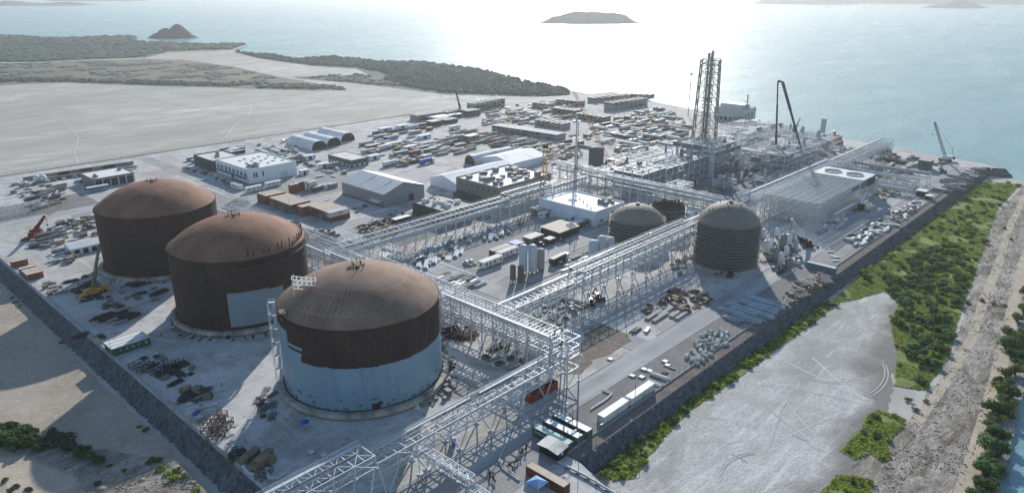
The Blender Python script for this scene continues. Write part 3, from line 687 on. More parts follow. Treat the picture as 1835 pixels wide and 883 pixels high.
# ------------------------------------------------------------------ pipe racks
def rack(label, x, y, axis, L, W, H, bay=6.0, levels=(6.0,), pipes=(), brace=1, vlegs=False, lower=None, name='pipe_rack', m=None, sec=.32, cross=2, topx=False, tray=True, group='steel pipe racks', z0=0.0, gird=.22):
    """steel rack starting at (x, y), running along +X ('x') or +Y ('y'), W wide to the left of that direction"""
    m = m or m_steel
    t = thing(name, label, 'pipe rack', (x,y,z0), 0 if axis == 'x' else PI/2, group)
    n = max(1, round(L/bay)); bay = L/n; sec *= .9; q_ = random.Random(label)
    lv = sorted(levels) + [H]
    low = lower if lower is not None else 0.0
    for i in range(n+1):
        mb = MB(); u = bay*i
        for yy in (0, W):
            if vlegs and i < n and i % 2 == 0:
                mb.bar((u,yy,low),(u,yy,H),sec)
                mb.bar((u,yy,low),(u+bay*.5,yy,0),sec*.9); mb.bar((min(L,u+bay),yy,low),(u+bay*.5,yy,0),sec*.9)
                mb.cbox(u+bay*.5,yy,0,1.1,1.1,.3)
            elif vlegs: mb.bar((u,yy,low),(u,yy,H),sec)
            else: mb.bar((u,yy,0),(u,yy,H),sec); mb.cbox(u,yy,0,.9,.9,.25)
        for z in lv: mb.bar((u,0,z),(u,W,z),gird)
        if vlegs: mb.bar((u,0,low),(u,W,low),gird)
        mb.build('portal_frame', m, t)
    for z in lv + ([low] if vlegs else []):
        mb = MB()
        for yy in (0, W): mb.bar((0,yy,z+.05),(L,yy,z+.05),gird)
        for i in range(n):
            for c in range(1, cross): mb.bar((bay*(i+c/cross),0,z+.02),(bay*(i+c/cross),W,z+.02),gird*.75)
            if topx and z == H: mb.bar((bay*i,0,z),(bay*(i+1),W,z),gird*.6); mb.bar((bay*i,W,z),(bay*(i+1),0,z),gird*.6)
        mb.build('girders', m, t)
    allz = [low] + lv
    for i in range(n):
        if not brace: break
        if brace > 1 and i % brace: continue
        for yy in (0, W):
            mb = MB()
            for a, b in zip(allz, allz[1:]):
                if b - a < .8: continue
                if (i % 2) == 0: mb.bar((bay*i,yy,a),(bay*(i+1),yy,b),gird*.7)
                else: mb.bar((bay*(i+1),yy,a),(bay*i,yy,b),gird*.7)
            if mb.v: mb.build('brace', m, t)
    if tray and W > 4:      # extra small bore lines, a cable tray and loops
        for k in range(6):
            z = q_.choice(lv); yy = q_.uniform(.4, W-.4); r_ = q_.uniform(.07,.16); u0 = q_.uniform(0, L*.4); u1 = q_.uniform(L*.6, L); mb = MB()
            um = (u0+u1)/2; mb.path([(u0,yy,z+.3),(um-1.5,yy,z+.3),(um-1.5,yy,z+1.3),(um+1.5,yy,z+1.3),(um+1.5,yy,z+.3),(u1,yy,z+.3)], r_, 6); mb.build('small_pipe', q_.choice([m_pipe, m_pipe_d, m_steel_d]), t)
        z = max(lv[:-1] or lv); mb = MB(); mb.box(.2,L-.2,W*.45,W*.45+.8,z+.55,z+.6); mb.box(.2,L-.2,W*.45-.04,W*.45,z+.5,z+.75); mb.box(.2,L-.2,W*.45+.8,W*.45+.84,z+.5,z+.75); mb.build('cable_tray', m_steel_d, t)
        mb = MB(); mb.box(0,L,W-.9,W-.1,H+.16,H+.2); mb.bar((0,W-.05,H+1.2),(L,W-.05,H+1.2),.06); mb.bar((0,W-.05,H+.7),(L,W-.05,H+.7),.05)
        for i in range(n*2+1): mb.bar((L*i/(n*2),W-.05,H+.15),(L*i/(n*2),W-.05,H+1.2),.06)
        mb.build('walkway', m_steel, t)
    for (yy, zz, r, *mm) in pipes:
        mb = MB(); mb.tube((-.3,yy,zz),(L+.3,yy,zz),r,8); mb.build('pipe', mm[0] if mm else m, t)
    return t
m_pipe = mat('pipe_coating', (200,203,204), .5, 0, var=.06, scale=.5)
m_pipe_d = mat('primed_pipe', (120,116,110), .6, var=.2, scale=.5)
# rack along the shore road, with the box truss that carries it out over the bank
t = rack('white rack carrying two long pipes beside the perimeter road below the blue grey tank', 84, 122, 'x', 69, 5.4, 9.4, 5.75, (6.6,), ((4.9,10.3,.24,m_pipe),(4.1,10.1,.22,m_pipe),(2.2,7.1,.25,m_pipe),(3.1,7.1,.2,m_pipe)), 1, True, 5.2, sec=.34, cross=2)
t = rack('white lattice box truss carrying pipes out over the rock bank', 26, 121.4, 'x', 57, 6.6, 12.3, 5.7, (9.0,), ((4.9,10.2,.24,m_pipe),(4.1,10.0,.22,m_pipe),(2.4,9.6,.2,m_pipe),(1.5,9.6,.24,m_pipe),(3.2,9.5,.16,m_pipe)), 1, False, 8.9, topx=True, sec=.28, gird=.24, name='truss_bridge')
for o in list(t.children):
    if o.name.startswith('portal_frame'):
        me = o.data
        for v in me.vertices:
            if v.co.z < 5: v.co.z += 8.9      # hung from the truss, not standing
for x, zb in ((48,-4.4),(66.8,0),(83,0)):
    tr = thing('trestle', 'white splayed trestle under the lattice truss, '+{48:'below the rock bank',66.8:'at the crest of the bank',83:'beside the grey blue tank'}[x], 'trestle', (x,121.4,zb), 0, 'splayed trestles under the truss')
    for dx in (-2.4, 2.4):
        for yy in (0, 6.6):
            mb = MB(); mb.bar((dx,yy,.2),(dx*.25,yy,9.0-zb),.34); mb.cbox(dx,yy,0,1.2,1.2,.35); mb.build('leg', m_steel, tr)
    mb = MB(); mb.bar((-1.4,0,4),(1.4,0,4),.25); mb.bar((-1.4,6.6,4),(1.4,6.6,4),.25); mb.bar((0,0,8.9-zb),(0,6.6,8.9-zb),.3); mb.build('cross_beam', m_steel, tr)
rack('tall open steel tower where two pipe racks meet', 153.4, 121.2, 'x', 5.8, 7.0, 15.3, 5.8, (5.0,9.4,12.4), ((1.2,9.8,.25,m_pipe),(4.5,12.8,.3,m_pipe)), 1, sec=.4, gird=.3, name='steel_tower')
t = rack('narrow lattice side bridge leaving the shore rack towards the fence', 98.3, 104.0, 'y', 17.6, 2.5, 7.6, 2.95, (5.6,), ((.7,6.0,.18,m_pipe),(1.6,6.0,.14,m_pipe)), 1, False, 5.5, topx=True, sec=.2, gird=.18, name='side_bridge')
for o in list(t.children):
    if o.name.startswith('portal_frame'):
        i = min(v.co.x for v in o.data.vertices)
        if 2 < i < 15:
            for v in o.data.vertices:
                if v.co.z < 5: v.co.z += 5.5
t = rack('low sloping end of the side bridge by the shore fence', 98.3, 96.5, 'y', 7.0, 2.5, 5.2, 3.5, (3.6,), ((.7,4.0,.18,m_pipe),(1.6,4.0,.14,m_pipe)), 1, sec=.2, gird=.18, name='side_bridge')
# the dense rack between the tanks and the cross road
pb = ((1.0,8.7,.3,m_pipe),(2.2,8.7,.22,m_pipe),(3.6,5.8,.35,m_pipe),(5.2,5.8,.3,m_pipe),(4.6,11.7,.28,m_pipe))
rack('dense white lattice rack behind the blue grey tank', 161.8, 128.6, 'y', 51, 7.0, 13.6, 5.1, (5.4,8.2,11.2), pb, 1, sec=.36, cross=3)
rack('white lattice rack section behind the gap between the tanks', 161.6, 180, 'y', 72, 7.0, 11.6, 6.0, (5.2,8.4), pb[:4], 1, sec=.34, cross=3)
rack('second parallel white lattice rack beside the cross road', 170.8, 181, 'y', 68, 6.5, 9.0, 5.6, (4.4,6.8), ((1,7.1,.25,m_pipe),(3,4.8,.3,m_pipe)), 1, sec=.3, cross=3)
rack('low white steel frames behind the middle rust tank', 171.5, 252, 'y', 40, 14, 8.4, 5.0, (4.4,), ((2,8.8,.25,m_pipe),(5,8.8,.3,m_pipe),(9,4.8,.3,m_pipe)), 1, sec=.3, cross=3)
rack('scattered white steel frames to the back of the middle tank, by the cross road', 176, 318, 'y', 46, 15, 5.5, 4.6, (2.8,), ((3,5.8,.2,m_pipe),(8,5.8,.25,m_pipe)), 1, sec=.26, cross=2)
# central rack past the ringed tanks
rack('raised white rack with splayed legs crossing the cross road', 162.2, 153.6, 'x', 40, 7.2, 12.2, 5.0, (8.4,), ((1,8.9,.25,m_pipe),(2.4,8.9,.3,m_pipe),(5.6,12.7,.25,m_pipe)), 1, sec=.34, cross=2, topx=True)
rack('long raised white rack on splayed legs in front of the ringed tanks', 203, 153.8, 'x', 82, 7.2, 14.6, 5.1, (8.6,11.6), ((1,9.2,.3,m_pipe),(2.4,9.2,.35,m_pipe),(5.6,12.1,.3,m_pipe),(4,15.1,.25,m_pipe)), 1, True, 6.6, sec=.34, cross=3)
rack('far end of the raised white rack behind the tall ringed tank', 286, 153.8, 'x', 46, 7.2, 13.4, 5.1, (5,8.4,11), ((1,9,.3,m_pipe),(2.4,9,.35,m_pipe),(5.6,11.5,.3,m_pipe)), 1, sec=.34, cross=3)
# rack towards the office buildings
rack('white rack with row of tall portals running past the green roofed plant room', 163, 249.6, 'x', 101, 6.6, 11.4, 6.3, (6.8,9.0), ((1.2,7.3,.35,m_pipe),(3,7.3,.5,m_pipe),(5,9.4,.3,m_pipe)), 2, sec=.34, cross=2)
rack('taller white rack section between the plant room and the white building', 264.5, 249.6, 'x', 35, 6.6, 13.0, 5.8, (6,9.8), ((1.2,6.6,.4,m_pipe),(3,10.2,.4,m_pipe),(5,10.2,.3,m_pipe)), 1, sec=.38, cross=2)
rack('white rack section linking to the rear cross rack', 300, 249.6, 'x', 33, 6.6, 11.6, 5.5, (6,8.8), ((1.2,6.6,.4,m_pipe),(4,9.2,.4,m_pipe)), 1, sec=.36, cross=2)
# rear cross rack and the main rack of the process area
rack('long grey rear rack between the white building and the process units', 342, 166, 'y', 74, 8.0, 12.0, 5.7, (5.2,8.6), ((1.2,9,.4,m_pipe),(3,9,.5,m_pipe),(5.5,5.7,.5,m_pipe),(6.6,12.5,.4,m_pipe)), 1, sec=.38, cross=3)
rack('upper end of the grey rear rack beside the striped mast', 342, 240, 'y', 40, 8.0, 13.6, 5.7, (5.2,8.6,11), ((1.2,9,.4,m_pipe),(3,9,.5,m_pipe),(6.6,14,.4,m_pipe)), 1, sec=.38, cross=3)
rack('wide rack running from the ringed tanks out past the lattice hall', 343, 155.5, 'x', 120, 9.0, 12.4, 5.8, (6,9.4), ((1.5,9.9,.4,m_pipe),(3,9.9,.5,m_pipe),(5.5,6.6,.5,m_pipe),(7,12.9,.4,m_pipe)), 1, sec=.38, cross=4)
rack('seaward end of the wide rack beyond the lattice hall', 463.5, 155.5, 'x', 100, 9.0, 11.0, 6.5, (5.6,8.4), ((1.5,8.9,.4,m_pipe),(4,8.9,.5,m_pipe),(7,11.4,.4,m_pipe)), 1, sec=.36, cross=3)
rack('grey pipe rack near the far corner crane', 492, 111.5, 'y', 50, 6.0, 7.0, 6.2, (4.2,), ((1,7.5,.4,m_pipe),(3,7.5,.5,m_pipe),(5,7.4,.3,m_rusty)), 2, sec=.4, cross=2)
rack('second grey pipe rack near the far corner crane', 478, 113.5, 'y', 48, 5.0, 5.5, 6.2, (3.2,), ((1,6,.4,m_pipe),(3,6,.5,m_pipe)), 2, sec=.36, cross=2)
rack('low grey frames in front of the far corner racks', 462, 112.5, 'y', 40, 8.0, 4.2, 5.2, (2.4,), ((2,4.6,.35,m_pipe),(5,4.6,.35,m_pipe)), 2, sec=.3, cross=2)
# ------------------------------------------------------------------ containers and cabins
CCOL = {'rust red': (112,62,46), 'orange brown': (150,88,58), 'teal': (92,132,132), 'grey': (140,142,142), 'white': (222,222,218), 'green': (38,98,72),
        'dark blue': (48,70,104), 'beige': (172,160,140), 'dark red': (100,46,42), 'pale blue': (140,164,184), 'brown': (110,80,62), 'blue': (40,84,168), 'dark green': (42,70,60), 'grey green': (74,98,98)}
m_roof_pale = mat('dusty_roof', (226,222,214), .75, var=.1, scale=.5, rnd=.08, dirt=(160,148,134), dirt_amt=.3)
m_roof_tan = mat('tan_roof', (224,206,186), .8, var=.12, scale=.5, rnd=.06)
def cmat(c): return mat('painted_'+c.replace(' ','_'), CCOL[c], .6, var=.14, scale=.35, rnd=.12, dirt=(90,76,66), dirt_amt=.25)
_CP = {}
def container(x, y, c='grey', L=12.2, rz=0.0, z=0.0, label=None, group=None, detail=True, name='shipping_container', H=2.6, roof=None, doors=True):
    """corrugated box, long side along local x, centred on its footprint"""
    key = (c, L, detail, H, name, roof, doors)
    W = 2.44
    if key not in _CP:
        t = thing(name, label, 'container', (x,y,z), rz, group)
        m = cmat(c); mb = MB(); n = int(L/.42) if detail else int(L/1.1); d = .05
        for s in (-1, 1):
            vs = []
            for i in range(n*2+1):
                u = -L/2+.12 + (L-.24)*i/(n*2); o = s*(W/2 - .03 - (d if i % 2 else 0)); vs += [(u,o,.18),(u,o,H-.1)]
            fs = [(2*i,2*i+2,2*i+3,2*i+1) for i in range(n*2)]
            mb._add(vs, fs if s < 0 else [f[::-1] for f in fs])
        mb.box(-L/2+.1, L/2-.1, -W/2+.1, W/2-.1, .15, H-.14)
        if not detail:
            mb.cur_m = 1; mb.box(-L/2+.04, L/2-.04, -W/2+.04, W/2-.04, H-.1, H-.02)
            bpy.data.objects.remove(t); t = mb.build(name, [m, roof or m_roof_pale]); t.location = (x,y,z); t.rotation_euler = (0,0,rz)
            tag(t, label, 'container', group); _CP[key] = t; return t
        mb.build('body', m, t)
        mb = MB(); mb.box(-L/2+.04, L/2-.04, -W/2+.04, W/2-.04, H-.1, H-.02)
        if detail:
            for i in range(int(L/.6)): mb.box(-L/2+.4+i*.6, -L/2+.6+i*.6, -W/2+.15, W/2-.15, H-.02, H+.01)
        mb.build('roof_panel', roof or m_roof_pale, t)
        if detail:
            mb = MB()
            for sx in (-1,1):
                for sy in (-1,1):
                    mb.box(min(sx*L/2,sx*(L/2-.16)),max(sx*L/2,sx*(L/2-.16)),min(sy*W/2,sy*(W/2-.16)),max(sy*W/2,sy*(W/2-.16)),0,H)
            for sy in (-1,1):
                for zz in (0,H-.14): mb.box(-L/2+.16,L/2-.16,min(sy*W/2,sy*(W/2-.1)),max(sy*W/2,sy*(W/2-.1)),zz,zz+.14)
            for sx in (-1,1):
                for zz in (0,H-.14): mb.box(min(sx*L/2,sx*(L/2-.1)),max(sx*L/2,sx*(L/2-.1)),-W/2+.16,W/2-.16,zz,zz+.14)
            mb.build('frame', m, t)
            if doors:
                for s in (-1,1):
                    mb = MB(); mb.box(-L/2-.01,-L/2+.06,min(.02*s,s*(W/2-.18)),max(.02*s,s*(W/2-.18)),.16,H-.16); dr = mb.build('door', m, t)
                    mb = MB()
                    for q in (.3,.75): mb.tube((-L/2-.05,s*q,.2),(-L/2-.05,s*q,H-.2),.03,6)
                    mb.build('lock_rod', m_steel_d, dr)
        _CP[key] = t
        return t
    return copy_tree(_CP[key], (x,y,z), rz, label, group)
def crow(x0, y0, dx, dy, n, cols, where, rz=0.0, L=12.2, tiers=1, detail=False, gap=0.0, group=None, roof=None, skip=()):
    """a row of containers stepping (dx,dy) per slot, stacked tiers high"""
    for i in range(n):
        for k in range(tiers):
            if (i, k) in skip: continue
            c = cols[(i*3 + k*5 + i//4) % len(cols)] if not isinstance(cols, list) or len(cols) != n*tiers else cols[i*tiers+k]
            pos = (ORD[i] if i < 20 else str(i+1)+'th')
            tier = '' if tiers == 1 else (', top' if k == tiers-1 else (', bottom' if k == 0 else ', middle'))
            container(x0+dx*i, y0+dy*i, c, L, rz, 2.6*k, c+' container, '+pos+' '+where+tier, group or 'containers '+where.split(' from')[0], detail, roof=roof)
def text_on(parent, s, size, loc, rot, m, name='lettering'):
    cu = bpy.data.curves.new(name, 'FONT'); cu.body = s; cu.size = size; cu.align_x = 'CENTER'; cu.align_y = 'CENTER'; cu.extrude = .01
    tmp = bpy.data.objects.new(name, cu); COL.objects.link(tmp); bpy.context.view_layer.update()
    me = bpy.data.meshes.new_from_object(tmp); bpy.data.objects.remove(tmp); me.materials.clear(); me.materials.append(m)
    o = bpy.data.objects.new(name, me); COL.objects.link(o); o.parent = parent; o.location = loc; o.rotation_euler = rot; return o
m_glass = NT('window_glass'); m_glass.color(lin((46,58,70))); m_glass.set(.12,0,.6); m_glass = m_glass.m
# --- near containers on the shore side
container(133.2, 106.3, 'grey green', 12.2, PI/2, 0, 'pale roofed container, middle of three side by side by the perimeter road', 'containers by the shore fence', roof=m_white)  # roof whitened to look sunlit inside the tower's shadow
container(137.2, 106.2, 'grey green', 12.2, PI/2, 0, 'pale roofed container furthest along of three side by side by the perimeter road', 'containers by the shore fence', roof=m_white)  # white roof likewise stands in for sunlight the tower blocks
gc = container(129.05, 106.3, 'green', 12.2, PI/2, 0, 'bright green container with white lettering beside a small dark shed', 'containers by the shore fence', roof=mat('sun_lightened_green_roof',(206,228,216),.7,var=.08))  # green roof lightened so that it seems sunlit despite the tower's shadow
text_on(gc, 'EVERGREEN', 1.15, (2.3,1.24,1.5), (PI/2,0,PI), m_white)
a = g(1125,748); container(150.9, 102.2, 'white', 12.2, 0, 0, 'long white container nearer to the green container, by the shore fence', 'white containers by the shore fence', roof=m_white)
container(164.3, 102.1, 'white', 12.2, 0, 0, 'long white container further along the shore fence, lower manholes beside it', 'white containers by the shore fence', roof=m_white)
container(115.2, 96.2, 'rust red', 12.2, PI/2, 0, 'brown container with a tan roof beside a blue and white canopy', None, roof=m_roof_tan)
t = thing('open_container', 'open topped orange brown container under the end of the shore rack', 'container', (145.3,124.2,0), 0)
mb = MB()
for s in (-1,1):
    for i in range(28): mb.box(-6.1+i*.436,-6.1+i*.436+.3,s*1.2-.05,s*1.2+.05,.15,2.5)
    mb.box(-6.1,6.1,s*1.17-.03,s*1.17+.03,.1,2.55)
mb.box(-6.1,-6,-1.1,1.1,.1,2.5); mb.box(6,6.1,-1.1,1.1,.1,2.5)
mb.build('walls', mat('orange_rust_paint',(150,70,44),.7,var=.2,scale=.5), t)
mb = MB(); mb.box(-6,6,-1.1,1.1,.1,.25); mb.build('floor', m_rusty, t)
mb = MB()
for k in range(12): mb.bar((R.uniform(-5.5,2),R.uniform(-.9,.9),R.uniform(.6,2.1)),(R.uniform(-2,5.5),R.uniform(-.9,.9),R.uniform(.6,2.2)),.25)
mb.build('scrap', m_steel_d, t)
container(*g(1471,484), 'teal', 12.2, PI/2, 0, 'single teal container at the edge of the shore laydown strip', None)
# --- small dark shed by the green container, canopy by the brown one
t = thing('site_shed', 'small dark shed with a pale sagging sheet roof beside the green container', 'shed', (125.2,103.0,0))
mb = MB(); mb.box(-1.6,1.6,-3.2,3.2,0,2.5); mb.build('wall', m_dark, t)
mb = MB(); mb._add([(-2.3,-3.6,2.4),(2.2,-3.6,2.9),(2.2,0,3.25),(-2.3,0,2.8),(2.2,3.6,2.9),(-2.3,3.6,2.4)], [(0,1,2,3),(3,2,4,5)]); mb.build('roof', m_roof_pale, t)
mb = MB(); mb.box(-.4,.4,-3.28,-3.21,1.1,1.9); mb.build('window', m_white, t)
m_tarp = mat('blue_white_tarp', (120,160,205), .6, var=.25, scale=1.2)
t = thing('canopy', 'small blue and white pop up canopy against the brown container', 'canopy', (111.6,96.4,0))
mb = MB(); mb._add([(-2,-2,2.2),(2,-2,2.2),(2,2,2.2),(-2,2,2.2),(0,0,3.1)], [(0,1,4),(1,2,4),(2,3,4),(3,0,4)]); mb.build('cover', m_tarp, t)
for sx in (-1,1):
    for sy in (-1,1): mb = MB(); mb.bar((sx*1.9,sy*1.9,0),(sx*1.9,sy*1.9,2.2),.07); mb.build('leg', m_steel, t)
# --- green cabins with white roofs on the left bank
t = thing('green_cabin', 'dark green cabin block with white ribbed roof and white letters on its side', 'cabin', (68.3,244.7,0))
mb = MB(); mb.box(-1.6,10.6,-2.4,-.05,.1,2.6); mb.box(-1.6,10.6,.05,2.4,.1,2.6); mb.box(-1.6,10.6,2.5,4.9,.1,2.6); mb.build('wall', cmat('green'), t)
for y0 in (-2.45,.03,2.48):
    mb = MB(); mb.box(-1.7,10.7,y0,y0+2.4,2.6,2.75); mb.box(-1.7,10.7,y0,y0+.12,2.75,2.85); mb.build('roof', m_white, t)
for k, ch in enumerate('CAMC'): text_on(t, ch, 1.25, (1.0+1.95*k,-2.42,1.45), (PI/2,0,0), m_white)
mb = MB(); mb.box(8.9,9.5,-2.43,-2.38,1.0,2.1); mb.build('window', m_white, t)
# --- orange container offices by the cross road
o1 = ['rust red','orange brown','brown','teal','rust red','green','orange brown','brown']
oc = ['orange brown','rust red','brown']
def office_row(y0, n, cols, where, x=197.5):
    for i in range(n):
        for k in range(2):
            c = cols[(i*2+k) % len(cols)]
            container(x, y0+2.5*i, c, 12.2, 0, 2.6*k, c+' container, '+ORD[i]+' '+where+(', upper' if k else ', lower'), 'stacked container offices by the cross road', True, roof=m_roof_tan if k else None)
office_row(367.5, 4, ['rust red','brown'], 'from the warehouse end in the separate four wide stack')
office_row(342, 9, ['teal','brown','green','rust red','brown','brown','teal','orange brown'], 'from the warehouse end in the long stack')
office_row(334, 2, ['orange brown','orange brown'], 'of the pair standing forward of the long stack', 199.5)
for i in range(8):
    for k in range(2):
        if i == 0 and k == 1: continue
        c = ['rust red','brown','rust red','grey','orange brown','rust red'][(i+k*2) % 6]
        container(203.6, 314.6+2.5*i, c, 12.2, 0, 2.6*k, c+' container, '+ORD[i]+' from the road corner in the stack near the warehouse'+(', upper' if k else ', lower'), 'container stack near the warehouse corner', True, roof=m_roof_tan if k else None)
wc = container(203.6, 314.6, 'white', 12.2, 0, 2.6, 'white container with dark lettering on top of the corner stack', 'container stack near the warehouse corner', True)
text_on(wc, 'ITALIA', 1.0, (.6,-1.26,1.6), (PI/2,0,0), m_dark)
for i, (px, py, c, tr) in enumerate(((528,345,'orange brown',2),(537,341,'brown',2),(549,338,'white',2),(560,340,'white',2),(568,342,'brown',1),(578,338,'beige',1),(587,337,'white',1),(596,336,'grey',1),(556,332,'dark green',1))):
    for k in range(tr):
        x, y = g(px,py); container(x, y, c, 6.1, 0, 2.6*k, c+' short container, '+ORD[i]+' of the mixed cluster behind the orange stacks'+(', upper' if k else ''), 'mixed containers behind the orange stacks', True)
for i, (px, py) in enumerate(((425,338),(455,343),(490,334))):
    x, y = g(px,py); t = thing('portable_cabin', 'white portable cabin, '+['nearest the parked cars','between two other cabins','nearest the orange containers'][i]+', in front of the white office', 'cabin', (x,y,0), [PI/2,0,0][i], 'white cabins by the office')
    mb = MB(); mb.box(-5,5,-1.4,1.4,.4,3.0); mb.build('wall', m_white, t)
    mb = MB(); mb.lathe([(1.5,0),(1.5,1)],2) if False else mb.box(-5.1,5.1,-1.5,1.5,3.0,3.2); mb.build('roof', m_white, t)
    for k in range(3):
        for s in (-1.43,1.41): mb = MB(); mb.box(-3.6+2.8*k,-2.8+2.8*k,s,s+.03,1.6,2.4); mb.build('window', m_glass, t)
    mb = MB(); mb.box(4.1,4.9,-1.44,-1.4,.5,2.6); mb.build('door', m_steel_d, t)
# --- trailers by the silos
for i, (x, y, lab) in enumerate(((210.8,210.6,'white site trailer with dark windows next to parked pickups'),(224.2,213.4,'white site trailer with dark windows closer to the silos'))):
    t = thing('site_trailer', lab, 'trailer', (x,y,0), 0, 'white site trailers')
    mb = MB(); mb.box(-6,6,-1.6,1.6,.55,3.2); mb.build('wall', m_white, t)
    mb = MB(); mb.box(-6.15,6.15,-1.75,1.75,3.2,3.4); mb.build('roof', m_roof_pale, t)
    for u in (-4.4,.5,4.2): mb = MB(); mb.box(u,u+1,-1.64,-1.6,1.5,2.5); mb.build('window', m_glass, t)
    mb = MB(); mb.box(-6.04,-6,-.6,.5,1.5,2.5); mb.build('window', m_glass, t)
    mb = MB(); mb.box(-2.2,-1.3,-1.64,-1.6,.6,2.7); mb.build('door', m_steel_d, t)
    for u in (-3,3): mb = MB(); mb.box(u-.6,u+.6,-1.3,1.3,0,.55); mb.build('support', m_dark, t)
# ------------------------------------------------------------------ buildings
def box_building(name, label, cat, x0, x1, y0, y1, h, wall, roof, parapet=.6, rz=0):
    t = thing(name, label, cat, (x0,y0,0))
    a, b = x1-x0, y1-y0; mb = MB()
    mb.box(0,a,0,b,0,h-.02)
    mb.build('wall', wall, t)
    mb = MB(); mb.box(.3,a-.3,.3,b-.3,h-.02,h+.02); mb.build('roof', roof, t)
    mb = MB()
    mb.box(-.05,a+.05,-.05,.3,h,h+parapet); mb.box(-.05,a+.05,b-.3,b+.05,h,h+parapet); mb.box(-.05,.3,.3,b-.3,h,h+parapet); mb.box(a-.3,a+.05,.3,b-.3,h,h+parapet)
    mb.build('parapet', wall, t)
    return t, a, b
def win(t, face, u, z, w, h, a, b, m=None, name='window', frame=None):
    """opening set 3 cm proud of a wall: face 'x' = low-X side, 'y' = low-Y side"""
    mb = MB()
    if face == 'x': mb.box(-.04,-.003,u,u+w,z,z+h)
    else: mb.box(u,u+w,-.04,-.003,z,z+h)
    o = mb.build(name, m or m_glass, t)
    if frame is not None:
        mb = MB(); e = .12
        for (p0,p1,q0,q1) in ((u-e,u+w+e,z-e,z),(u-e,u+w+e,z+h,z+h+e),(u-e,u,z,z+h),(u+w,u+w+e,z,z+h)):
            if face == 'x': mb.box(-.08,-.005,p0,p1,q0,q1)
            else: mb.box(p0,p1,-.08,-.005,q0,q1)
        mb.build('window_frame', frame, o)
    return o
def acs(t, pts, h, m=None, seed=1, name='air_unit'):
    rr = random.Random(seed)
    for (x,y,lx,ly,hh) in pts:
        mb = MB(); mb.box(x-lx/2,x+lx/2,y-ly/2,y+ly/2,h+.25,h+.25+hh); mb.box(x-lx/2+.1,x+lx/2-.1,y-ly/2+.1,y+ly/2-.1,h+.02,h+.25); o = mb.build(name, m or m_white, t)
        mb = MB(); mb.tube((x,y,h+.25+hh),(x,y,h+.35+hh),min(lx,ly)*.36,12); mb.build('fan', m_dark, o)
def ribbed(name, rgb, per=.5, axis=0, var=.1, rough=.5):
    t = NT(name); co = t.coord(); s = t.sep(co); w_ = t.math('ABSOLUTE', t.math('SUBTRACT', t.math('FRACT', t.math('DIVIDE', s[axis], per)), .5))
    f = t.noise(co, .3, 5, .6); b = lin(rgb)
    c = t.ramp(f, [(.3, tuple(v*(1-var) for v in b)), (.7, tuple(min(1,v*(1+var)) for v in b))]); t.color(c); t.set(rough,.1,.4); t.bump(w_, .6, .08); return t.m
m_wall_white = mat('white_render', (236,240,246), .7, var=.05, scale=.2)
m_wall_beige = mat('block_wall', (140,134,122), .85, var=.12, scale=.3)
m_wall_green = mat('green_grey_wall', (70,82,74), .8, var=.12, scale=.3)
m_roof_white = mat('white_membrane', (236,234,228), .7, var=.05, scale=.3, dirt=(196,190,180), dirt_amt=.2)
m_roof_grey = mat('grey_membrane', (176,174,170), .8, var=.12, scale=.3)
m_ribwall = ribbed('ribbed_wall', (150,152,154), .6, 1)
m_ribroof = ribbed('ribbed_roof', (212,212,210), .7, 1)
t, a, b = box_building('office_building', 'large white flat roofed office with rows of roof lights', 'building', 208, 241, 416, 459, 8.4, m_wall_white, m_roof_white)
for k in range(8):
    for q in (0,1.5): win(t,'x',3.2+5*k+q,3.6,.9,2.6,a,b,frame=m_steel_d)
for u in (3,4.6,9): win(t,'y',u,3.4,.9,3,a,b,frame=m_steel_d)
win(t,'y',21,.2,5,4,a,b,m_steel,'roller_door'); win(t,'x',20,.1,3,2.6,a,b,m_glass,'door')
mb = MB(); mb.box(-1.6,0,2,40,2.9,3.1); mb.build('awning', m_dark, t)
for i in range(5):
    for j in range(3):
        mb = MB(); mb.box(8+5*i,9.6+5*i,9+9*j+3*(i%2),10.4+9*j+3*(i%2),8.42,8.8); mb.build('roof_light', m_steel_d, t)
acs(t, [(6,6,2.4,2,1.6),(8.6,5,1.6,2.4,1.2),(5,9,2,1.6,1.4),(9.4,8.6,2.2,1.4,1.9),(7.4,3,1.4,1.4,1.0)], 8.42, m_steel_d, 2)
t, a, b = box_building('store_building', 'dark green walled store with a dusty pale roof beside the white office', 'building', 207, 228, 461, 489, 6.8, m_wall_green, m_roof_pale)
acs(t, [(9,12,2.4,2.4,1.2),(13,20,2,1.6,1)], 6.82, m_wall_beige, 3); win(t,'x',3,.1,3.6,3.4,a,b,m_dark,'door')
t, a, b = box_building('fire_station', 'low building with a white roof and five dark vehicle bays', 'building', 139, 162.5, 474, 496, 5.4, m_wall_beige, m_roof_white, .35)
for k in range(5):
    win(t,'y',.9+4.5*k,.05,3.7,4.2,a,b,mat('bay_door',(44,62,72),.4),'bay_door')
for k in range(6):
    mb = MB(); mb.box(.2+4.5*k,.6+4.5*k,-.55,-.1,0,5.0); mb.build('column', m_white, t)
acs(t, [(3,5,2.2,2.2,.9),(4,9,1.5,2.2,.8),(20,14,2,2,1)], 5.42, m_steel_d, 4)
mb = MB(); mb.box(-5,-.1,-6,1.5,0,3.0); mb.build('annex', cmat('dark blue'), t)
t, a, b = box_building('plant_room', 'low dark green block with rows of white air units on its grey roof', 'building', 236, 257, 268, 294, 6.2, m_wall_green, m_roof_grey)
rr = random.Random(8)
acs(t, [(rr.uniform(4,18),rr.uniform(6,23),rr.uniform(1.4,3),rr.uniform(1.4,3.4),rr.uniform(.9,1.9)) for _ in range(17)], 6.22, m_white, 5)
mb = MB(); mb.box(-.35,a+.35,-.35,b+.35,0,1.0); mb.build('base_course', m_conc_dark, t)
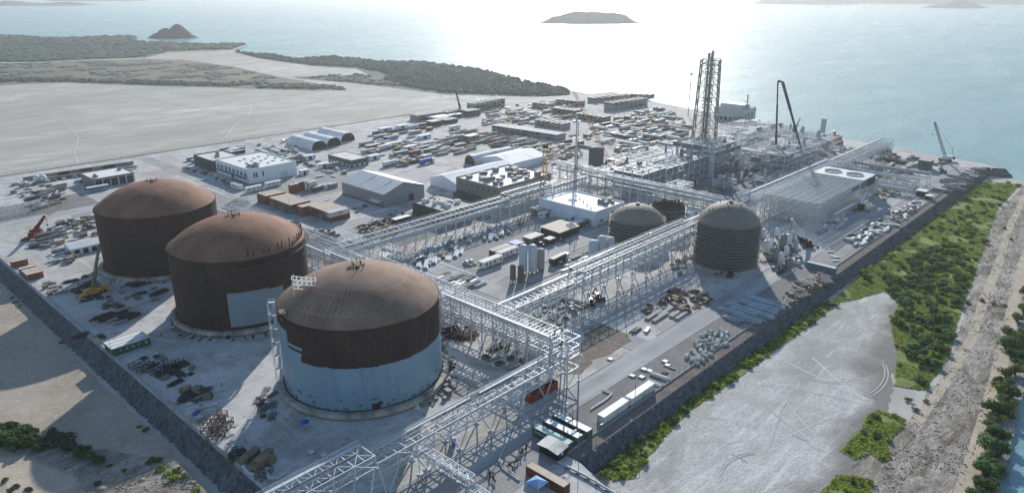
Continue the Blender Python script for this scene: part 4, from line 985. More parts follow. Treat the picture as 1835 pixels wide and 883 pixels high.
t, a, b = box_building('substation', 'large grey beige two storey block with cluttered white roof beside the yellow mast', 'building', 275, 319, 268, 302, 11.2, m_wall_beige, m_roof_white)
acs(t, [(rr.uniform(4,41),rr.uniform(3,31),rr.uniform(1.4,3.6),rr.uniform(1.2,3),rr.uniform(.8,2.2)) for _ in range(34)], 11.22, m_steel_d, 6)
for k in range(7): mb = MB(); mb.cbox(rr.uniform(3,40),rr.uniform(3,30),11.23,rr.uniform(1,3.4),rr.uniform(1,2),rr.uniform(.5,1.6),rr.uniform(0,1)); mb.build('roof_equipment', m_dark, t)
for k in range(6): win(t,'y',30+2*k,3.0,1.1,3.2,a,b)
for k in range(9): win(t,'y',2+4.5*k,8.4,1.6,1,a,b,m_wall_green,'louvre')
for k in range(7): win(t,'x',2+4.5*k,8.4,1.6,1,a,b,m_wall_green,'louvre')
mb = MB(); mb.box(-2.5,16,-2.5,-.05,0,4); mb.box(-2.5,-.05,0,b,0,4); mb.build('lean_to', m_wall_green, t)
t, a, b = box_building('control_building', 'bright white flat roofed building in front of the grey rear rack', 'building', 285, 310, 210, 248, 7.4, m_wall_white, m_roof_white)
acs(t, [(15,5,2,2,1.4),(18,6.5,2.4,1.6,1.2),(16,9,1.8,2.6,1.7),(20,4,1.6,1.6,1),(19,9,1.4,2,1.5),(22,7,2,1.4,1.3)], 7.42, m_wall_beige, 7)
for k in range(6): mb = MB(); mb.tube((4+3.3*k%18,6+5*k,7.4),(4+3.3*k%18,6+5*k,8.4),.22,8); mb.build('vent_pipe', m_steel_d, t)
for u in (14,17.5,21): win(t,'y',u,3.6,1.4,1.8,a,b,frame=m_steel_d)
win(t,'x',3,.1,3.4,3.2,a,b,m_glass,'door'); win(t,'y',4,.1,2.4,2.6,a,b,m_glass,'door'); win(t,'x',8.2,.1,1.2,2.4,a,b,m_steel_d,'door')
def gable(name, label, cat, x0, x1, y0, y1, eave, ridge, along, wall, roof, over=.4, ends=None):
    t = thing(name, label, cat, (x0,y0,0)); a, b = x1-x0, y1-y0; mb = MB()
    if along == 'y':
        m = a/2; mb._add([(0,0,0),(a,0,0),(a,b,0),(0,b,0),(0,0,eave),(a,0,eave),(a,b,eave),(0,b,eave),(m,0,ridge),(m,b,ridge)], [(0,1,5,8,4),(2,3,7,9,6),(3,0,4,7),(1,2,6,5)]); mb.build('wall', wall, t)
        s = (ridge-eave)/m; mb = MB()
        for sg in (0,1):
            xe = -over if sg == 0 else a+over; ze = eave - over*s
            mb._add([(xe,-over,ze+.03),(m,-over,ridge+.03),(m,b+over,ridge+.03),(xe,b+over,ze+.03),(xe,-over,ze+.2),(m,-over,ridge+.2),(m,b+over,ridge+.2),(xe,b+over,ze+.2)], [(4,5,6,7),(0,3,2,1),(0,1,5,4),(3,7,6,2),(0,4,7,3)] )
        mb.build('roof', roof, t)
    else:
        m = b/2; mb._add([(0,0,0),(a,0,0),(a,b,0),(0,b,0),(0,0,eave),(a,0,eave),(a,b,eave),(0,b,eave),(0,m,ridge),(a,m,ridge)], [(0,1,5,4),(1,2,6,9,5),(2,3,7,6),(3,0,4,8,7)]); mb.build('wall', wall, t)
        s = (ridge-eave)/m; mb = MB()
        for sg in (0,1):
            ye = -over if sg == 0 else b+over; ze = eave - over*s
            mb._add([(-over,ye,ze+.03),(-over,m,ridge+.03),(a+over,m,ridge+.03),(a+over,ye,ze+.03),(-over,ye,ze+.2),(-over,m,ridge+.2),(a+over,m,ridge+.2),(a+over,ye,ze+.2)], [(4,7,6,5),(0,1,2,3),(0,4,5,1),(3,2,6,7),(0,3,7,4)])
        mb.build('roof', roof, t)
    return t, a, b
t, a, b = gable('warehouse', 'big grey gabled warehouse with a dark doorway in its gable end', 'warehouse', 233.5, 262, 315, 355, 7.4, 11.8, 'y', m_ribwall, m_ribroof)
win(t,'y',17,.05,3.6,4.2,a,b,m_dark,'door'); win(t,'y',6,.05,1.2,2.4,a,b,m_steel_d,'door')
for k in (8,24): 
    mb = MB(); mb._add([(2,k,8.4-.27),(13.6,k,11.95),(13.6,k+1.4,11.95),(2,k+1.4,8.4-.27)], [(0,1,2,3)]); mb.moved(0,0,.12); mb.build('roof_light', m_white, t)
mb = MB(); mb._add([(-3,2,2.6),(-.03,2,3.2),(-.03,11,3.2),(-3,11,2.6)], [(0,1,2,3)]); mb.build('canopy', m_white, t)
mb = MB(); mb.box(-.5,.0,0,b,.0,.5); mb.build('base_course', m_conc_dark, t)
m_tent = mat('white_tent_fabric', (228,230,230), .7, var=.06, scale=.2, dirt=(190,186,178), dirt_amt=.3)
gable('tent_hall', 'long white gabled tent hall half hidden behind the grey beige block', 'tent', 282, 336, 310, 333, 5, 8.2, 'x', m_wall_white, m_tent)
gable('tent_hall', 'white gabled tent hall in front of the lattice mast, beside the dark arch', 'tent', 343, 378, 322, 350, 4.6, 7.6, 'x', m_wall_white, m_tent)
t, a, b = gable('work_tent', 'low white work tent on the left, partly behind the deepest rust tank', 'tent', 90, 106, 356.5, 366.5, 3.0, 4.4, 'x', m_wall_white, m_tent)
for k in range(4): win(t,'y',1.2+3.6*k,.05,2.2,2.2,a,b,m_dark,'opening')
def vault(label, x, y, wd, ln, rz, h, gr=None):
    t = thing('arched_shed', label, 'shed', (x,y,0), rz, gr); mb = MB(); n = 16
    vs = []
    for u in (0, ln):
        for k in range(n+1): q = PI*k/n; vs.append((u, -wd/2*math.cos(q), h*math.sin(q)**.8))
    mb._add(vs, [(k,n+1+k,n+2+k,k+1) for k in range(n)], True); mb.build('roof', m_tent, t)
    mb = MB(); mb._add([vs[n+1+k] for k in range(n+1)], [tuple(range(n+1))]); mb.build('end_wall', m_tent, t)
    mb = MB(); mb._add([(.35,vs[k][1]*.96,vs[k][2]*.96) for k in range(n+1)], [tuple(range(n,-1,-1))]); mb.build('interior_shade', m_dark, t)  # dark sheet painted in for the shaded inside of the shed
    return t
for i, (px,py) in enumerate(((573,268),(599,262),(624,253))):
    x,y = g(px,py); vault('white arched shed with a dark open end, '+['nearest the white office','middle of the three','furthest of the three'][i], x, y, 13, 34, PI/2, 6.5, 'row of three arched sheds')
vault('white arched shed with a dark round end beside the white tent halls', 337, 356, 10, 40, 0, 6.2)
t, a, b = box_building('green_office', 'green and white two storey container office with a pale roof past the arched sheds', 'office', 275, 289, 405, 432, 5.0, cmat('grey green'), m_roof_pale, .2)
for k in range(7): win(t,'x',1.5+3.6*k,.4,1.1,1.8,a,b,m_white,'door'); win(t,'x',1.3+3.6*k,3.2,1.3,1.1,a,b)
for k in range(3): win(t,'y',2+4*k,3.0,1.6,1.2,a,b); win(t,'y',2+4*k,.6,1.6,1.4,a,b,m_white)
t, a, b = box_building('seaside_building', 'big pale grey building with raised ridge roof at the water edge behind the flare', 'building', 616, 640, 296, 325, 10.5, ribbed('pale_cladding',(186,190,194),.8,1), m_roof_grey, .3)
mb = MB(); mb._add([(2,4,10.5),(20,4,10.5),(20,25,10.5),(2,25,10.5),(5,4,14),(17,4,14),(17,25,14),(5,25,14)], [(0,1,5,4),(1,2,6,5),(2,3,7,6),(3,0,4,7),(4,5,6,7)]); mb.build('ridge_roof', m_ribroof, t)
for k in range(6): win(t,'x',2+4.5*k,.1,3,2.6,a,b,m_dark,'opening')
for k in range(3): win(t,'y',3+6*k,2,3,5,a,b,m_glass)
mb = MB(); mb.box(-7,-.05,-.1,8,0,4); mb.build('annex', m_wall_beige, t)
# brown roofed shed cluster between the silos and the white building
def shed(label, px, py, lx, ly, h, wall, roof, rz=0, group=None, tilt=.0, name='site_shed'):
    x, y = g(px,py); t = thing(name, label, 'shed', (x,y,0), rz, group)
    mb = MB(); mb.box(-lx/2,lx/2,-ly/2,ly/2,0,h); mb.build('wall', wall, t)
    mb = MB(); o = .35
    mb._add([(-lx/2-o,-ly/2-o,h+.02),(lx/2+o,-ly/2-o,h+.02),(lx/2+o,ly/2+o,h+.02+tilt),(-lx/2-o,ly/2+o,h+.02+tilt),(-lx/2-o,-ly/2-o,h+.2),(lx/2+o,-ly/2-o,h+.2),(lx/2+o,ly/2+o,h+.2+tilt),(-lx/2-o,ly/2+o,h+.2+tilt)],[(3,2,1,0),(4,5,6,7),(0,1,5,4),(1,2,6,5),(2,3,7,6),(3,0,4,7)]); mb.build('roof', roof, t)
    mb = MB(); mb.box(-lx*.2,lx*.1,-ly/2-.04,-ly/2-.003,.05,h*.8); mb.build('door', m_dark, t)
    mb = MB(); mb.box(lx*.25,lx*.4,-ly/2-.04,-ly/2-.003,h*.4,h*.75); mb.build('window', m_glass, t)
    mb = MB(); mb.box(-lx/2-.04,-lx/2-.003,-ly*.25,ly*.1,h*.4,h*.75); mb.build('window', m_glass, t)
    return t
shed('wide open shed with a tan sheet roof in the middle of the shed cluster', 1003,419, 15,12, 3.6, m_dark, m_roof_tan, tilt=.5)
shed('low pale hut at the near end of the tan roofed shed', 955,432, 9,5, 2.8, m_wall_beige, m_roof_pale)
shed('small dark hut with pale roof in front of the tan roofed shed', 985,436, 4,3, 2.6, m_dark, m_roof_pale)
shed('brown hut with pale roof beyond the tan roofed shed', 1035,407, 8,4, 3.0, cmat('brown'), m_roof_pale)
shed('pale roofed hut nearest the white building wall', 1023,395, 8,4, 2.8, m_wall_white, m_roof_white)
shed('white cabin beside the white building, in front of the link rack', 978,388, 9,3, 2.7, m_wall_white, m_roof_white)
shed('second white cabin beside the white building, behind the first', 996,384, 11,3, 2.7, m_wall_white, m_roof_white)
shed('pale blue roofed cabin against the white building wall', 1008,380, 12,3, 2.9, m_wall_white, cmat('pale blue'))
shed('small beige hut with pale roof under the white rack end', 968,382, 9,6, 3.2, m_wall_beige, m_roof_pale)
shed('low brown hut with a bright blue tarpaulin roof', 925,444, 5,5, 2.7, cmat('brown'), cmat('blue'))
shed('brown open store behind the two white trailers', 897,452, 12,3, 2.4, cmat('brown'), m_dark)
shed('blue grey shed beside the low ringed tank', 1060,400, 8,5, 2.8, cmat('pale blue'), cmat('pale blue'))
shed('white shed with pale roof between the ringed tanks', 1235,390, 12,8, 4.5, m_wall_white, m_roof_white)
shed('pale roofed shed behind the ragged open tank', 1215,378, 10,8, 4.0, m_wall_beige, m_roof_pale)
shed('small open sided shed on the strip by the shore fence', 1652,350, 6,5, 3.0, m_dark, m_roof_pale)
shed('small white roofed hut beside the open sided shed by the shore fence', 1664,357, 4,3, 2.2, m_dark, m_white)
shed('low shed with red roof near the seaward edge', 1578,272, 14,8, 3.5, m_dark, mat('red_sheet',(150,52,44),.6))
shed('dark cube shaped store at the end of the far corner racks', 1657,302, 9,7, 6, mat('dark_grey_panel',(92,98,104),.6), m_roof_grey)
shed('long grey roofed shed on the salt flat side of the yard', 790,217, 14,30, 3.2, m_dark, m_roof_grey)
shed('low flat roofed store with white columns by the flat side containers', 800,213, 30,10, 3.4, m_wall_green, m_white)
shed('brown cabin beside the pipe yard', 845,250, 11,7, 3.4, m_wall_beige, m_roof_pale)
shed('dark cabin by the white lorry in the pipe yard', 778,225, 11,8, 4.2, m_dark, m_roof_pale)
shed('small dark cabin in the parking strip', 372,343, 4,3, 3.4, m_dark, m_wall_green) if False else None
shed('white canopied hut in front of the big warehouse', 720,398, 10,3, 2.6, m_dark, m_white)
# silos
m_silo = mat('silo_paint', (196,204,208), .45, .1, var=.06, scale=.3, dirt=(170,170,168), dirt_amt=.2)
m_silo_t = mat('tan_silo', (160,150,140), .6, var=.1, scale=.3)
def silo(label, x, y, rad, h, m, group='group of vertical silos', dome=.8):
    t = thing('silo', label, 'silo', (x,y,0), 0, group); mb = MB()
    mb.lathe([(rad,1.4),(rad,h),(rad*.7,h+dome*.7),(.02,h+dome)], 28); mb.build('shell', m, t)
    mb = MB(); mb.lathe([(rad*.98,1.42),(rad*.35,.6),(.02,.55)], 20); mb.build('cone', m, t)
    for k in range(4): q = PI/4+PI/2*k; mb = MB(); mb.bar((rad*.85*math.cos(q),rad*.85*math.sin(q),0),(rad*.85*math.cos(q),rad*.85*math.sin(q),1.8),.25); mb.build('leg', m_steel_d, t)
    mb = MB(); mb.bar((rad+.1,0,1),(rad+.1,0,h),.4,.1); mb.build('ladder', m_steel_d, t)
silo('tall pale silo, left of the tall pair', 213.6,194.0,1.75,12.2,m_silo); silo('tall pale silo, right of the tall pair', 216.3,191.2,1.75,12.2,m_silo)
silo('tan silo standing just right of the tall pale pair', 220.6,190.6,1.7,9.4,m_silo_t); silo('slim tan silo at the back of the group', 223,191.8,1.2,8.6,m_silo_t)
silo('short brown silo, left of the low pair in front', 203.6,190.6,1.2,7.0,mat('brown_silo',(112,102,94),.6)); silo('short brown silo, right of the low pair in front', 205.9,188.4,1.25,6.6,mat('brown_silo',(112,102,94),.6))
for i,(x,y,h) in enumerate(((248.6,183.6,7.4),(253.2,182.4,8.6),(257.6,181.0,7.2))): silo('white domed silo beside the low ringed tank, '+['nearest the tall silos','tallest of three','nearest the ringed tank'][i], x,y,2.1,h,m_silo,'three domed silos by the low ringed tank',1.2)
mb = MB(); mb.box(207,228,184,196,.012,.25); tag(mb.build('silo_slab', m_conc), 'pale concrete slab under the tall silos', kind='structure')
# ------------------------------------------------------------------ process units, flare, lattice hall, cranes
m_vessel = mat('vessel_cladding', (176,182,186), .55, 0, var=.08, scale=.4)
m_blueg = mat('blue_grey_cladding', (108,118,124), .7, var=.15, scale=.3)  # even blue grey for panels and some vessels
m_grating = mat('grating', (128,131,133), .7, 0, var=.15, scale=.6)
def module(label, x0, x1, y0, y1, h, nl, bx=7.0, by=7.0, fill=.5, vess=4, seed=1, clad=0.0, m=None, sec=.36):
    """multi-level process structure: portals, decks, bracing, pipes and vessels"""
    rr = random.Random(seed); m = m or m_steel
    t = thing('process_unit', label, 'process unit', (x0,y0,0), 0, 'steel process structures')
    a, b = x1-x0, y1-y0; nx, ny = max(1,round(a/bx)), max(1,round(b/by)); lv = [h*(k+1)/nl for k in range(nl)]
    for i in range(nx+1):
        mb = MB(); u = a*i/nx
        for j in range(ny+1): mb.bar((u,b*j/ny,0),(u,b*j/ny,h+rr.choice([0,0,1.2,2.4])),sec)
        for z in lv: mb.bar((u,0,z),(u,b,z),sec*.8)
        mb.build('portal_frame', m, t)
    for z in lv:
        mb = MB()
        for j in range(ny+1): mb.bar((0,b*j/ny,z+.05),(a,b*j/ny,z+.05),sec*.8)
        for i in range(nx*2): mb.bar((a*(i+.5)/(nx*2),0,z),(a*(i+.5)/(nx*2),b,z),.24)
        mb.build('floor_beams', m, t)
        for i in range(nx):
            for j in range(ny):
                if rr.random() < fill*.45: mb = MB(); mb.box(a*i/nx+.2,a*(i+1)/nx-.2,b*j/ny+.2,b*(j+1)/ny-.2,z+.22,z+.28); mb.build('deck', m_grating, t)
    for i in range(nx):
        for yy in ((0,b) if i % 2 == 0 else (0,)):
            mb = MB()
            for k, z in enumerate(lv): z0 = lv[k-1] if k else 0; mb.bar((a*i/nx,yy,z0),(a*(i+1)/nx,yy,z),.18) if (i+k) % 2 else mb.bar((a*(i+1)/nx,yy,z0),(a*i/nx,yy,z),.18)
            mb.build('brace', m, t)
    if clad:
        for i in range(nx):
            for k, z in enumerate(lv):
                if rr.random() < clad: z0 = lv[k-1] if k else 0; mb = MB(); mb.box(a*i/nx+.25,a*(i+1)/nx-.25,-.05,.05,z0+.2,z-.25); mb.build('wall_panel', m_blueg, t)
        for j in range(ny):
            for k, z in enumerate(lv):
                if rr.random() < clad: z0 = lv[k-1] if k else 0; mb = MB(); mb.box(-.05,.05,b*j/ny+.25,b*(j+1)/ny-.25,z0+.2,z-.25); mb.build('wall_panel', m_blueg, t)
    for q in range(vess):
        mb = MB(); z = rr.choice([0]+lv[:-1]+[lv[-1]])+.3; u, v = rr.uniform(2,a-2), rr.uniform(1.5,b-1.5); r_ = rr.uniform(.7,1.5)
        if rr.random() < .5: mb.lathe([(.02,z),(r_,z+.3),(r_,z+rr.uniform(2.5,5)),(.02,z+5.4)], 16, u, v)
        else: 
            l = rr.uniform(3,6); mb.tube((max(.5,u-l/2),v,z+r_),(min(a-.5,u+l/2),v,z+r_),r_,14)
        mb.build('vessel', rr.choice([m_vessel,m_blueg,m_steel_d,m_vessel]), t)
    for q in range(vess*2):
        z = rr.choice(lv)+rr.uniform(.4,1.4); v = rr.uniform(.5,b-.5); mb = MB(); u0 = rr.uniform(0,a*.5); u1 = u0+rr.uniform(a*.2,a*.5)
        mb.path([(u0,v,z),(u1,v,z),(u1,v,max(.5,z-rr.uniform(1,5)))], rr.uniform(.12,.3), 6); mb.build('pipe', rr.choice([m_pipe,m_pipe_d,m_pipe]), t)
    return t
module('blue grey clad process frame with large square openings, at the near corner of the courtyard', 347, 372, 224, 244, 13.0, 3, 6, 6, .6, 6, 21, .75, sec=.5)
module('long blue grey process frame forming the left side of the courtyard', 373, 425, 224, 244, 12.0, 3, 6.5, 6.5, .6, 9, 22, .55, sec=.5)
module('process frame with pale upper deck next to the flare tower', 426, 470, 222, 246, 17.0, 5, 7.3, 8, .6, 10, 23, .4, sec=.5)
module('open steel process frame behind the blue grey frames', 380, 440, 250, 272, 9.5, 3, 7.5, 7, .5, 10, 24)
module('low equipment frame behind the near courtyard corner', 348, 376, 250, 268, 7.0, 2, 7, 6, .6, 6, 25)
module('dense pale steel process block on the far side of the courtyard', 446, 500, 184, 214, 14.0, 4, 6.7, 7.5, .55, 16, 26, .1)
module('pale steel process block behind the tall black crane', 502, 548, 186, 228, 12.0, 3, 7.6, 8.4, .55, 12, 27)
module('pale steel process block between the flare tower and the sea', 476, 545, 232, 262, 11.0, 3, 8.6, 7.5, .5, 12, 28)
module('low steel frames in front of the seaside building', 550, 600, 240, 290, 5.0, 1, 8.3, 8.3, .35, 8, 29, sec=.3)
module('small equipment skid frame inside the courtyard', 392, 408, 196, 206, 4.2, 2, 5.3, 5, .6, 5, 30, sec=.26)
module('small steel frame beside the rear rack, at the courtyard mouth', 356, 370, 204, 214, 8.0, 4, 4.6, 5, .3, 2, 31, sec=.26)
module('equipment frame in the courtyard towards the black crane', 415, 450, 181, 194, 4.0, 1, 7, 6.5, .5, 8, 32, sec=.28)
mb = MB(); mb.sheet([(352,182),(500,182),(500,222),(352,222)], .034); tag(mb.build('yard_paving', mat('shadow_toned_paving',(110,112,116),.85,var=.2,scale=.08)), 'paved courtyard between the process frames, shadow put into its dark colour', kind='structure')  # sheet darkened to carry the shadow between the frames
for k in range(14):
    x, y = R.uniform(358,440), R.uniform(185,218); t = thing('vessel', R.choice(['pale','grey','white'])+' process vessel standing in the paved courtyard', 'vessel', (x,y,0), R.uniform(0,3), 'vessels in the courtyard'); h = R.uniform(2,7); r_ = R.uniform(.8,1.6)
    mb = MB(); mb.lathe([(.02,.6),(r_,.9),(r_,h),(.02,h+.6)], 16); mb.build('shell', R.choice([m_vessel,m_white,m_blueg]), t)
    mb = MB(); mb.lathe([(r_*.9,0),(r_*.8,.85)], 12); mb.build('skirt', m_steel_d, t)
t = thing('column_vessel', 'tall pale cylindrical column in the courtyard below the flare tower', 'vessel', (418,219,0)); mb = MB(); mb.lathe([(1.9,0),(1.9,13),(1.3,14),(.02,14.4)], 24); mb.build('shell', m_vessel, t)
mb = MB(); mb.lathe([(1.9,9),(3,9),(3,9.1),(1.9,9.1)], 20); mb.build('platform', m_grating, t)
# flare derrick
def lattice_mast(mb, p, q, w0, w1, n, s=.16, legs=4):
    """square or triangular trussed mast between p and q"""
    p, q = Vector(p), Vector(q); d = (q-p).normalized(); up = Vector((0,0,1)) if abs(d.z) < .9 else Vector((math.cos(.4),math.sin(.4),0))
    a = d.cross(up).normalized(); b = a.cross(d).normalized(); off = [(1,1),(-1,1),(-1,-1),(1,-1)][:legs] if legs == 4 else [(0,1.2),(-1,-.6),(1,-.6)]
    def ring(f):
        w_ = (w0+(w1-w0)*f)/2; c = p+(q-p)*f; return [c+a*(i*w_)+b*(j*w_) for i,j in off]
    pr = ring(0)
    for k in range(1,n+1):
        r_ = ring(k/n)
        for i in range(len(off)):
            j = (i+1) % len(off)
            mb.bar(pr[i],r_[i],s); mb.bar(r_[i],r_[j],s*.7)
            mb.bar(pr[i],r_[j],s*.7) if k % 2 else mb.bar(pr[j],r_[i],s*.7)
        pr = r_
t = thing('flare_tower', 'tall steel derrick around a bundle of flare pipes, highest thing on the site', 'flare tower', (450,243,0), HEAD-.35)
m_flare = mat('flare_steel', (150,146,140), .6, .2, var=.15)
def hw(z): return 8.0 - 2.2*z/70
for i, (sx, sy) in enumerate(((1,1),(-1,1),(-1,-1),(1,-1))):
    mb = MB(); mb.tube((sx*hw(0),sy*hw(0),0),(sx*hw(69),sy*hw(69),69),.5,8); mb.build('leg', m_flare, t)
zs = [0,11,22,33,43,52,60,65.5,69]
for z0, z1 in zip(zs, zs[1:]):
    mb = MB(); c0 = [(s*hw(z0),u*hw(z0),z0) for s,u in ((1,1),(-1,1),(-1,-1),(1,-1))]; c1 = [(s*hw(z1),u*hw(z1),z1) for s,u in ((1,1),(-1,1),(-1,-1),(1,-1))]
    for i in range(4):
        j = (i+1) % 4; mid = tuple((c1[i][q]+c1[j][q])/2 for q in range(3)); mb.bar(c1[i],c1[j],.42); mb.bar(c0[i],mid,.36); mb.bar(c0[j],mid,.36)
    mb.build('panel_bracing', m_flare, t)
for z in (11,22,33,43,52,60,65.5,69):
    mb = MB(); w_ = hw(z); mb.box(-3,3,-3,3,z+.1,z+.2); mb.box(-w_,w_,-.6,.6,z+.1,z+.2); mb.box(-.6,.6,-w_,w_,z+.22,z+.3)
    for s in (-3,3): mb.bar((s,-3,z+1.2),(s,3,z+1.2),.1); mb.bar((-3,s,z+1.2),(3,s,z+1.2),.1)
    mb.build('platform', m_flare, t)
for k, (x, y, r_, zt) in enumerate(((-1.35,-.9,.68,73.5),(1.35,-.8,.64,74.5),(0,1.4,.66,73),(.1,-.1,.45,71),(-1.9,1.3,.35,69),(2.2,1.2,.3,60))):
    mb = MB(); mb.tube((x,y,0),(x,y,zt),r_,12); mb.lathe([(r_,zt-2.5),(r_*1.35,zt-2.2),(r_*1.35,zt),(r_,zt)],12,x,y); mb.build('flare_pipe', m_flare, t)
mb = MB()
for k in range(30): mb.lathe([(2.6,2+2.2*k),(3.1,2+2.2*k),(3.1,2.15+2.2*k),(2.6,2.15+2.2*k)],10,0,0,False)
lattice_mast(mb,(0,0,0),(0,0,68),5.0,4.4,26,.26); mb.build('ladder_cage', m_flare, t)
for (px0, py0, px1, py1) in ((1233,205,1236,133),):
    x, y = g(px0,py0+3); t2_ = thing('lamp_mast', 'thin tall floodlight mast just left of the flare tower', 'mast', (x,y,0)); mb = MB(); mb.tube((0,0,0),(0,0,38),.35,8); mb.build('pole', m_steel_d, t2_); mb = MB(); mb.cbox(0,0,37.6,4,1.4,1.6,.8); mb.build('lamp_head', m_steel_d, t2_)
# lattice hall
t = thing('lattice_hall', 'large white skeletal steel hall with two round fan openings at its far end', 'hall', (357,127.5,0))
m_lat = mat('fine_white_steel', (196,204,206), .5, .1, var=.12, scale=.3)
HL, HW, HH = 82.0, 28.0, 13.1
n = 31
for i in range(n+1):
    mb = MB(); u = HL*i/n
    for j in range(8): mb.bar((u,HW*j/7,0),(u,HW*j/7,HH),.16)
    for z in (2.2,4.4,6.6,8.8,11,HH): mb.bar((u,0,z),(u,HW,z),.13)
    mb.build('frame', m_lat, t)
for z in (2.2,4.4,6.6,8.8,11.0,HH):
    mb = MB()
    for j in (range(0,29,2) if z == HH else (0,4,8,12,16,20,24,28)): mb.bar((0,j*HW/28,z+.1),(HL,j*HW/28,z+.1),.26 if z == HH else .14)
    mb.build('purlins', m_lat, t)
mb = MB()
for i in range(0,n,2):
    for yy in (0,HW): mb.bar((HL*i/n,yy,0),(HL*min(n,i+4)/n,yy,HH),.13)
for j in range(7): mb.bar((0,HW*j/7,0),(0,HW*(j+1)/7,HH),.13)
mb.build('side_braces', m_lat, t)
mb = MB(); fd = [(62,82,0,28)]
cxs = [(72,8),(72,20.5)]
def ringfill(cx, cy, r_, x0, x1, y0, y1, z):
    N = 32; vs = []; 
    for k in range(N):
        q = 2*PI*k/N; c, s = math.cos(q), math.sin(q); k_ = min((x1-cx)/c if c > 1e-6 else ((x0-cx)/c if c < -1e-6 else 1e9), (y1-cy)/s if s > 1e-6 else ((y0-cy)/s if s < -1e-6 else 1e9))
        vs += [(cx+r_*c,cy+r_*s,z),(cx+k_*c,cy+k_*s,z)]
    mb._add(vs, [(2*k,2*k+1,(2*k+3)%(2*N),(2*k+2)%(2*N)) for k in range(N)])
ringfill(72,8.0,4.6,62,82,-.3,14,HH+.35); ringfill(72,20.2,4.6,62,82,14,28.3,HH+.35)
mb.build('fan_deck', m_white, t)
for cx, cy in ((72,8.0),(72,20.2)):
    mb = MB(); mb.lathe([(4.6,HH+.3),(4.9,HH+.9),(4.6,HH+.9)], 32, cx, cy, False); fr = mb.build('fan_ring', m_white, t)
    mb = MB()
    for k in range(8): q = PI/4*k; mb.bar((cx,cy,HH+.2),(cx+4.4*math.cos(q),cy+4.4*math.sin(q),HH+.2),.9,.08)
    mb.tube((cx,cy,HH),(cx,cy,HH+.5),.8,12); mb.build('fan_blades', m_steel_d, fr)
for x0, z0, z1, m_ in ((60,9,12.6,m_blueg),(70,8.4,12.8,m_dark),(46,9.8,12.4,m_blueg)):
    mb = MB(); mb.box(x0,x0+(12 if x0 == 70 else 11),-.25,-.12,z0,z1); mb.build('side_panel', m_, t)
mb = MB(); mb.box(16,70,-3.4,-1.9,3.6,5.0); mb.build('header_duct', m_vessel, t)
for u in (20,30,40,50,60,68): mb = MB(); mb.bar((u,-2.6,0),(u,-2.6,3.6),.3); mb.bar((u-1.6,-2.6,0),(u,-2.6,3.6),.24); mb.build('duct_support', m_steel, t)
t = thing('cooling_vessel', 'white drum beside the seaward end of the lattice hall', 'vessel', (443,131,0)); mb = MB(); mb.lathe([(4.6,0),(4.6,9.5),(4,10.2),(.02,10.6)],28); mb.build('shell', m_vessel, t)
mb = MB(); mb.bar((4.8,0,0),(4.8,0,9.6),.6,.1); mb.build('ladder', m_steel_d, t)
# drum, mast, hoist mast, stack
t = thing('dark_drum', 'squat dark cylindrical tank behind the striped mast', 'tank', (389,288,0)); mb = MB(); mb.lathe([(5,0),(5,13),(.02,13.6)],36); mb.build('shell', mat('dark_grey_shell',(78,84,84),.7,var=.1), t)
mb = MB()
for k in range(30): q = 2*PI*k/30; mb.bar((5.1*math.cos(q),5.1*math.sin(q),12.9),(5.1*math.cos(q),5.1*math.sin(q),14.1),.1)
mb.lathe([(5.1,14),(5.25,14.05),(5.1,14.1)],30); mb.build('handrail', m_steel_d, t)
t = thing('white_mast', 'slender white vent column rising behind the white flat roofed building', 'vent column', (339,266,0)); mb = MB(); mb.lathe([(.7,0),(.7,20),(.45,21.5),(.45,41),(.6,41.2),(.6,43),(.02,43.2)],20); mb.build('shell', m_silo, t)
for z in (12,20.5,30,40): mb = MB(); mb.lathe([(1.2,z),(2.5,z),(2.5,z+.12),(1.2,z+.12)],16,0,0,False); mb.lathe([(2.45,z+1.1),(2.5,z+1.1),(2.5,z+1.18)],16); mb.build('platform', m_steel_d, t)
mb = MB(); mb.bar((1.7,0,0),(1.7,0,40),.5,.12); mb.build('ladder', m_steel_d, t)
m_yel = mat('crane_yellow', (202,150,62), .5, var=.12); m_orange = mat('crane_orange', (196,112,52), .55, var=.15)
t = thing('hoist_mast', 'yellow lattice hoist mast with a dark top platform beside the grey beige block', 'mast', (311.5,266.5,0)); mb = MB(); lattice_mast(mb,(0,0,0),(0,0,29),2.0,2.0,13,.2); mb.build('mast', m_yel, t)
mb = MB(); mb.box(-1.8,1.8,-1.8,1.8,27,27.2); mb.box(-1.2,1.2,-1.2,1.2,28,30.2); mb.build('top_platform', m_dark, t)
mb = MB(); mb.bar((-4,0,30.3),(5,0,30.8),.4); mb.build('top_arm', m_dark, t)
t = thing('exhaust_stack', 'grey exhaust stack with a horizontal duct near the seaward edge', 'stack', (566,207,0)); mb = MB(); mb.tube((0,0,0),(0,0,20),1.9,20); mb.build('chimney', m_blueg if False else m_vessel, t)
mb = MB(); mb.tube((-9,6,3.2),(0,0,3.2),2.0,16); mb.build('duct', m_vessel, t)
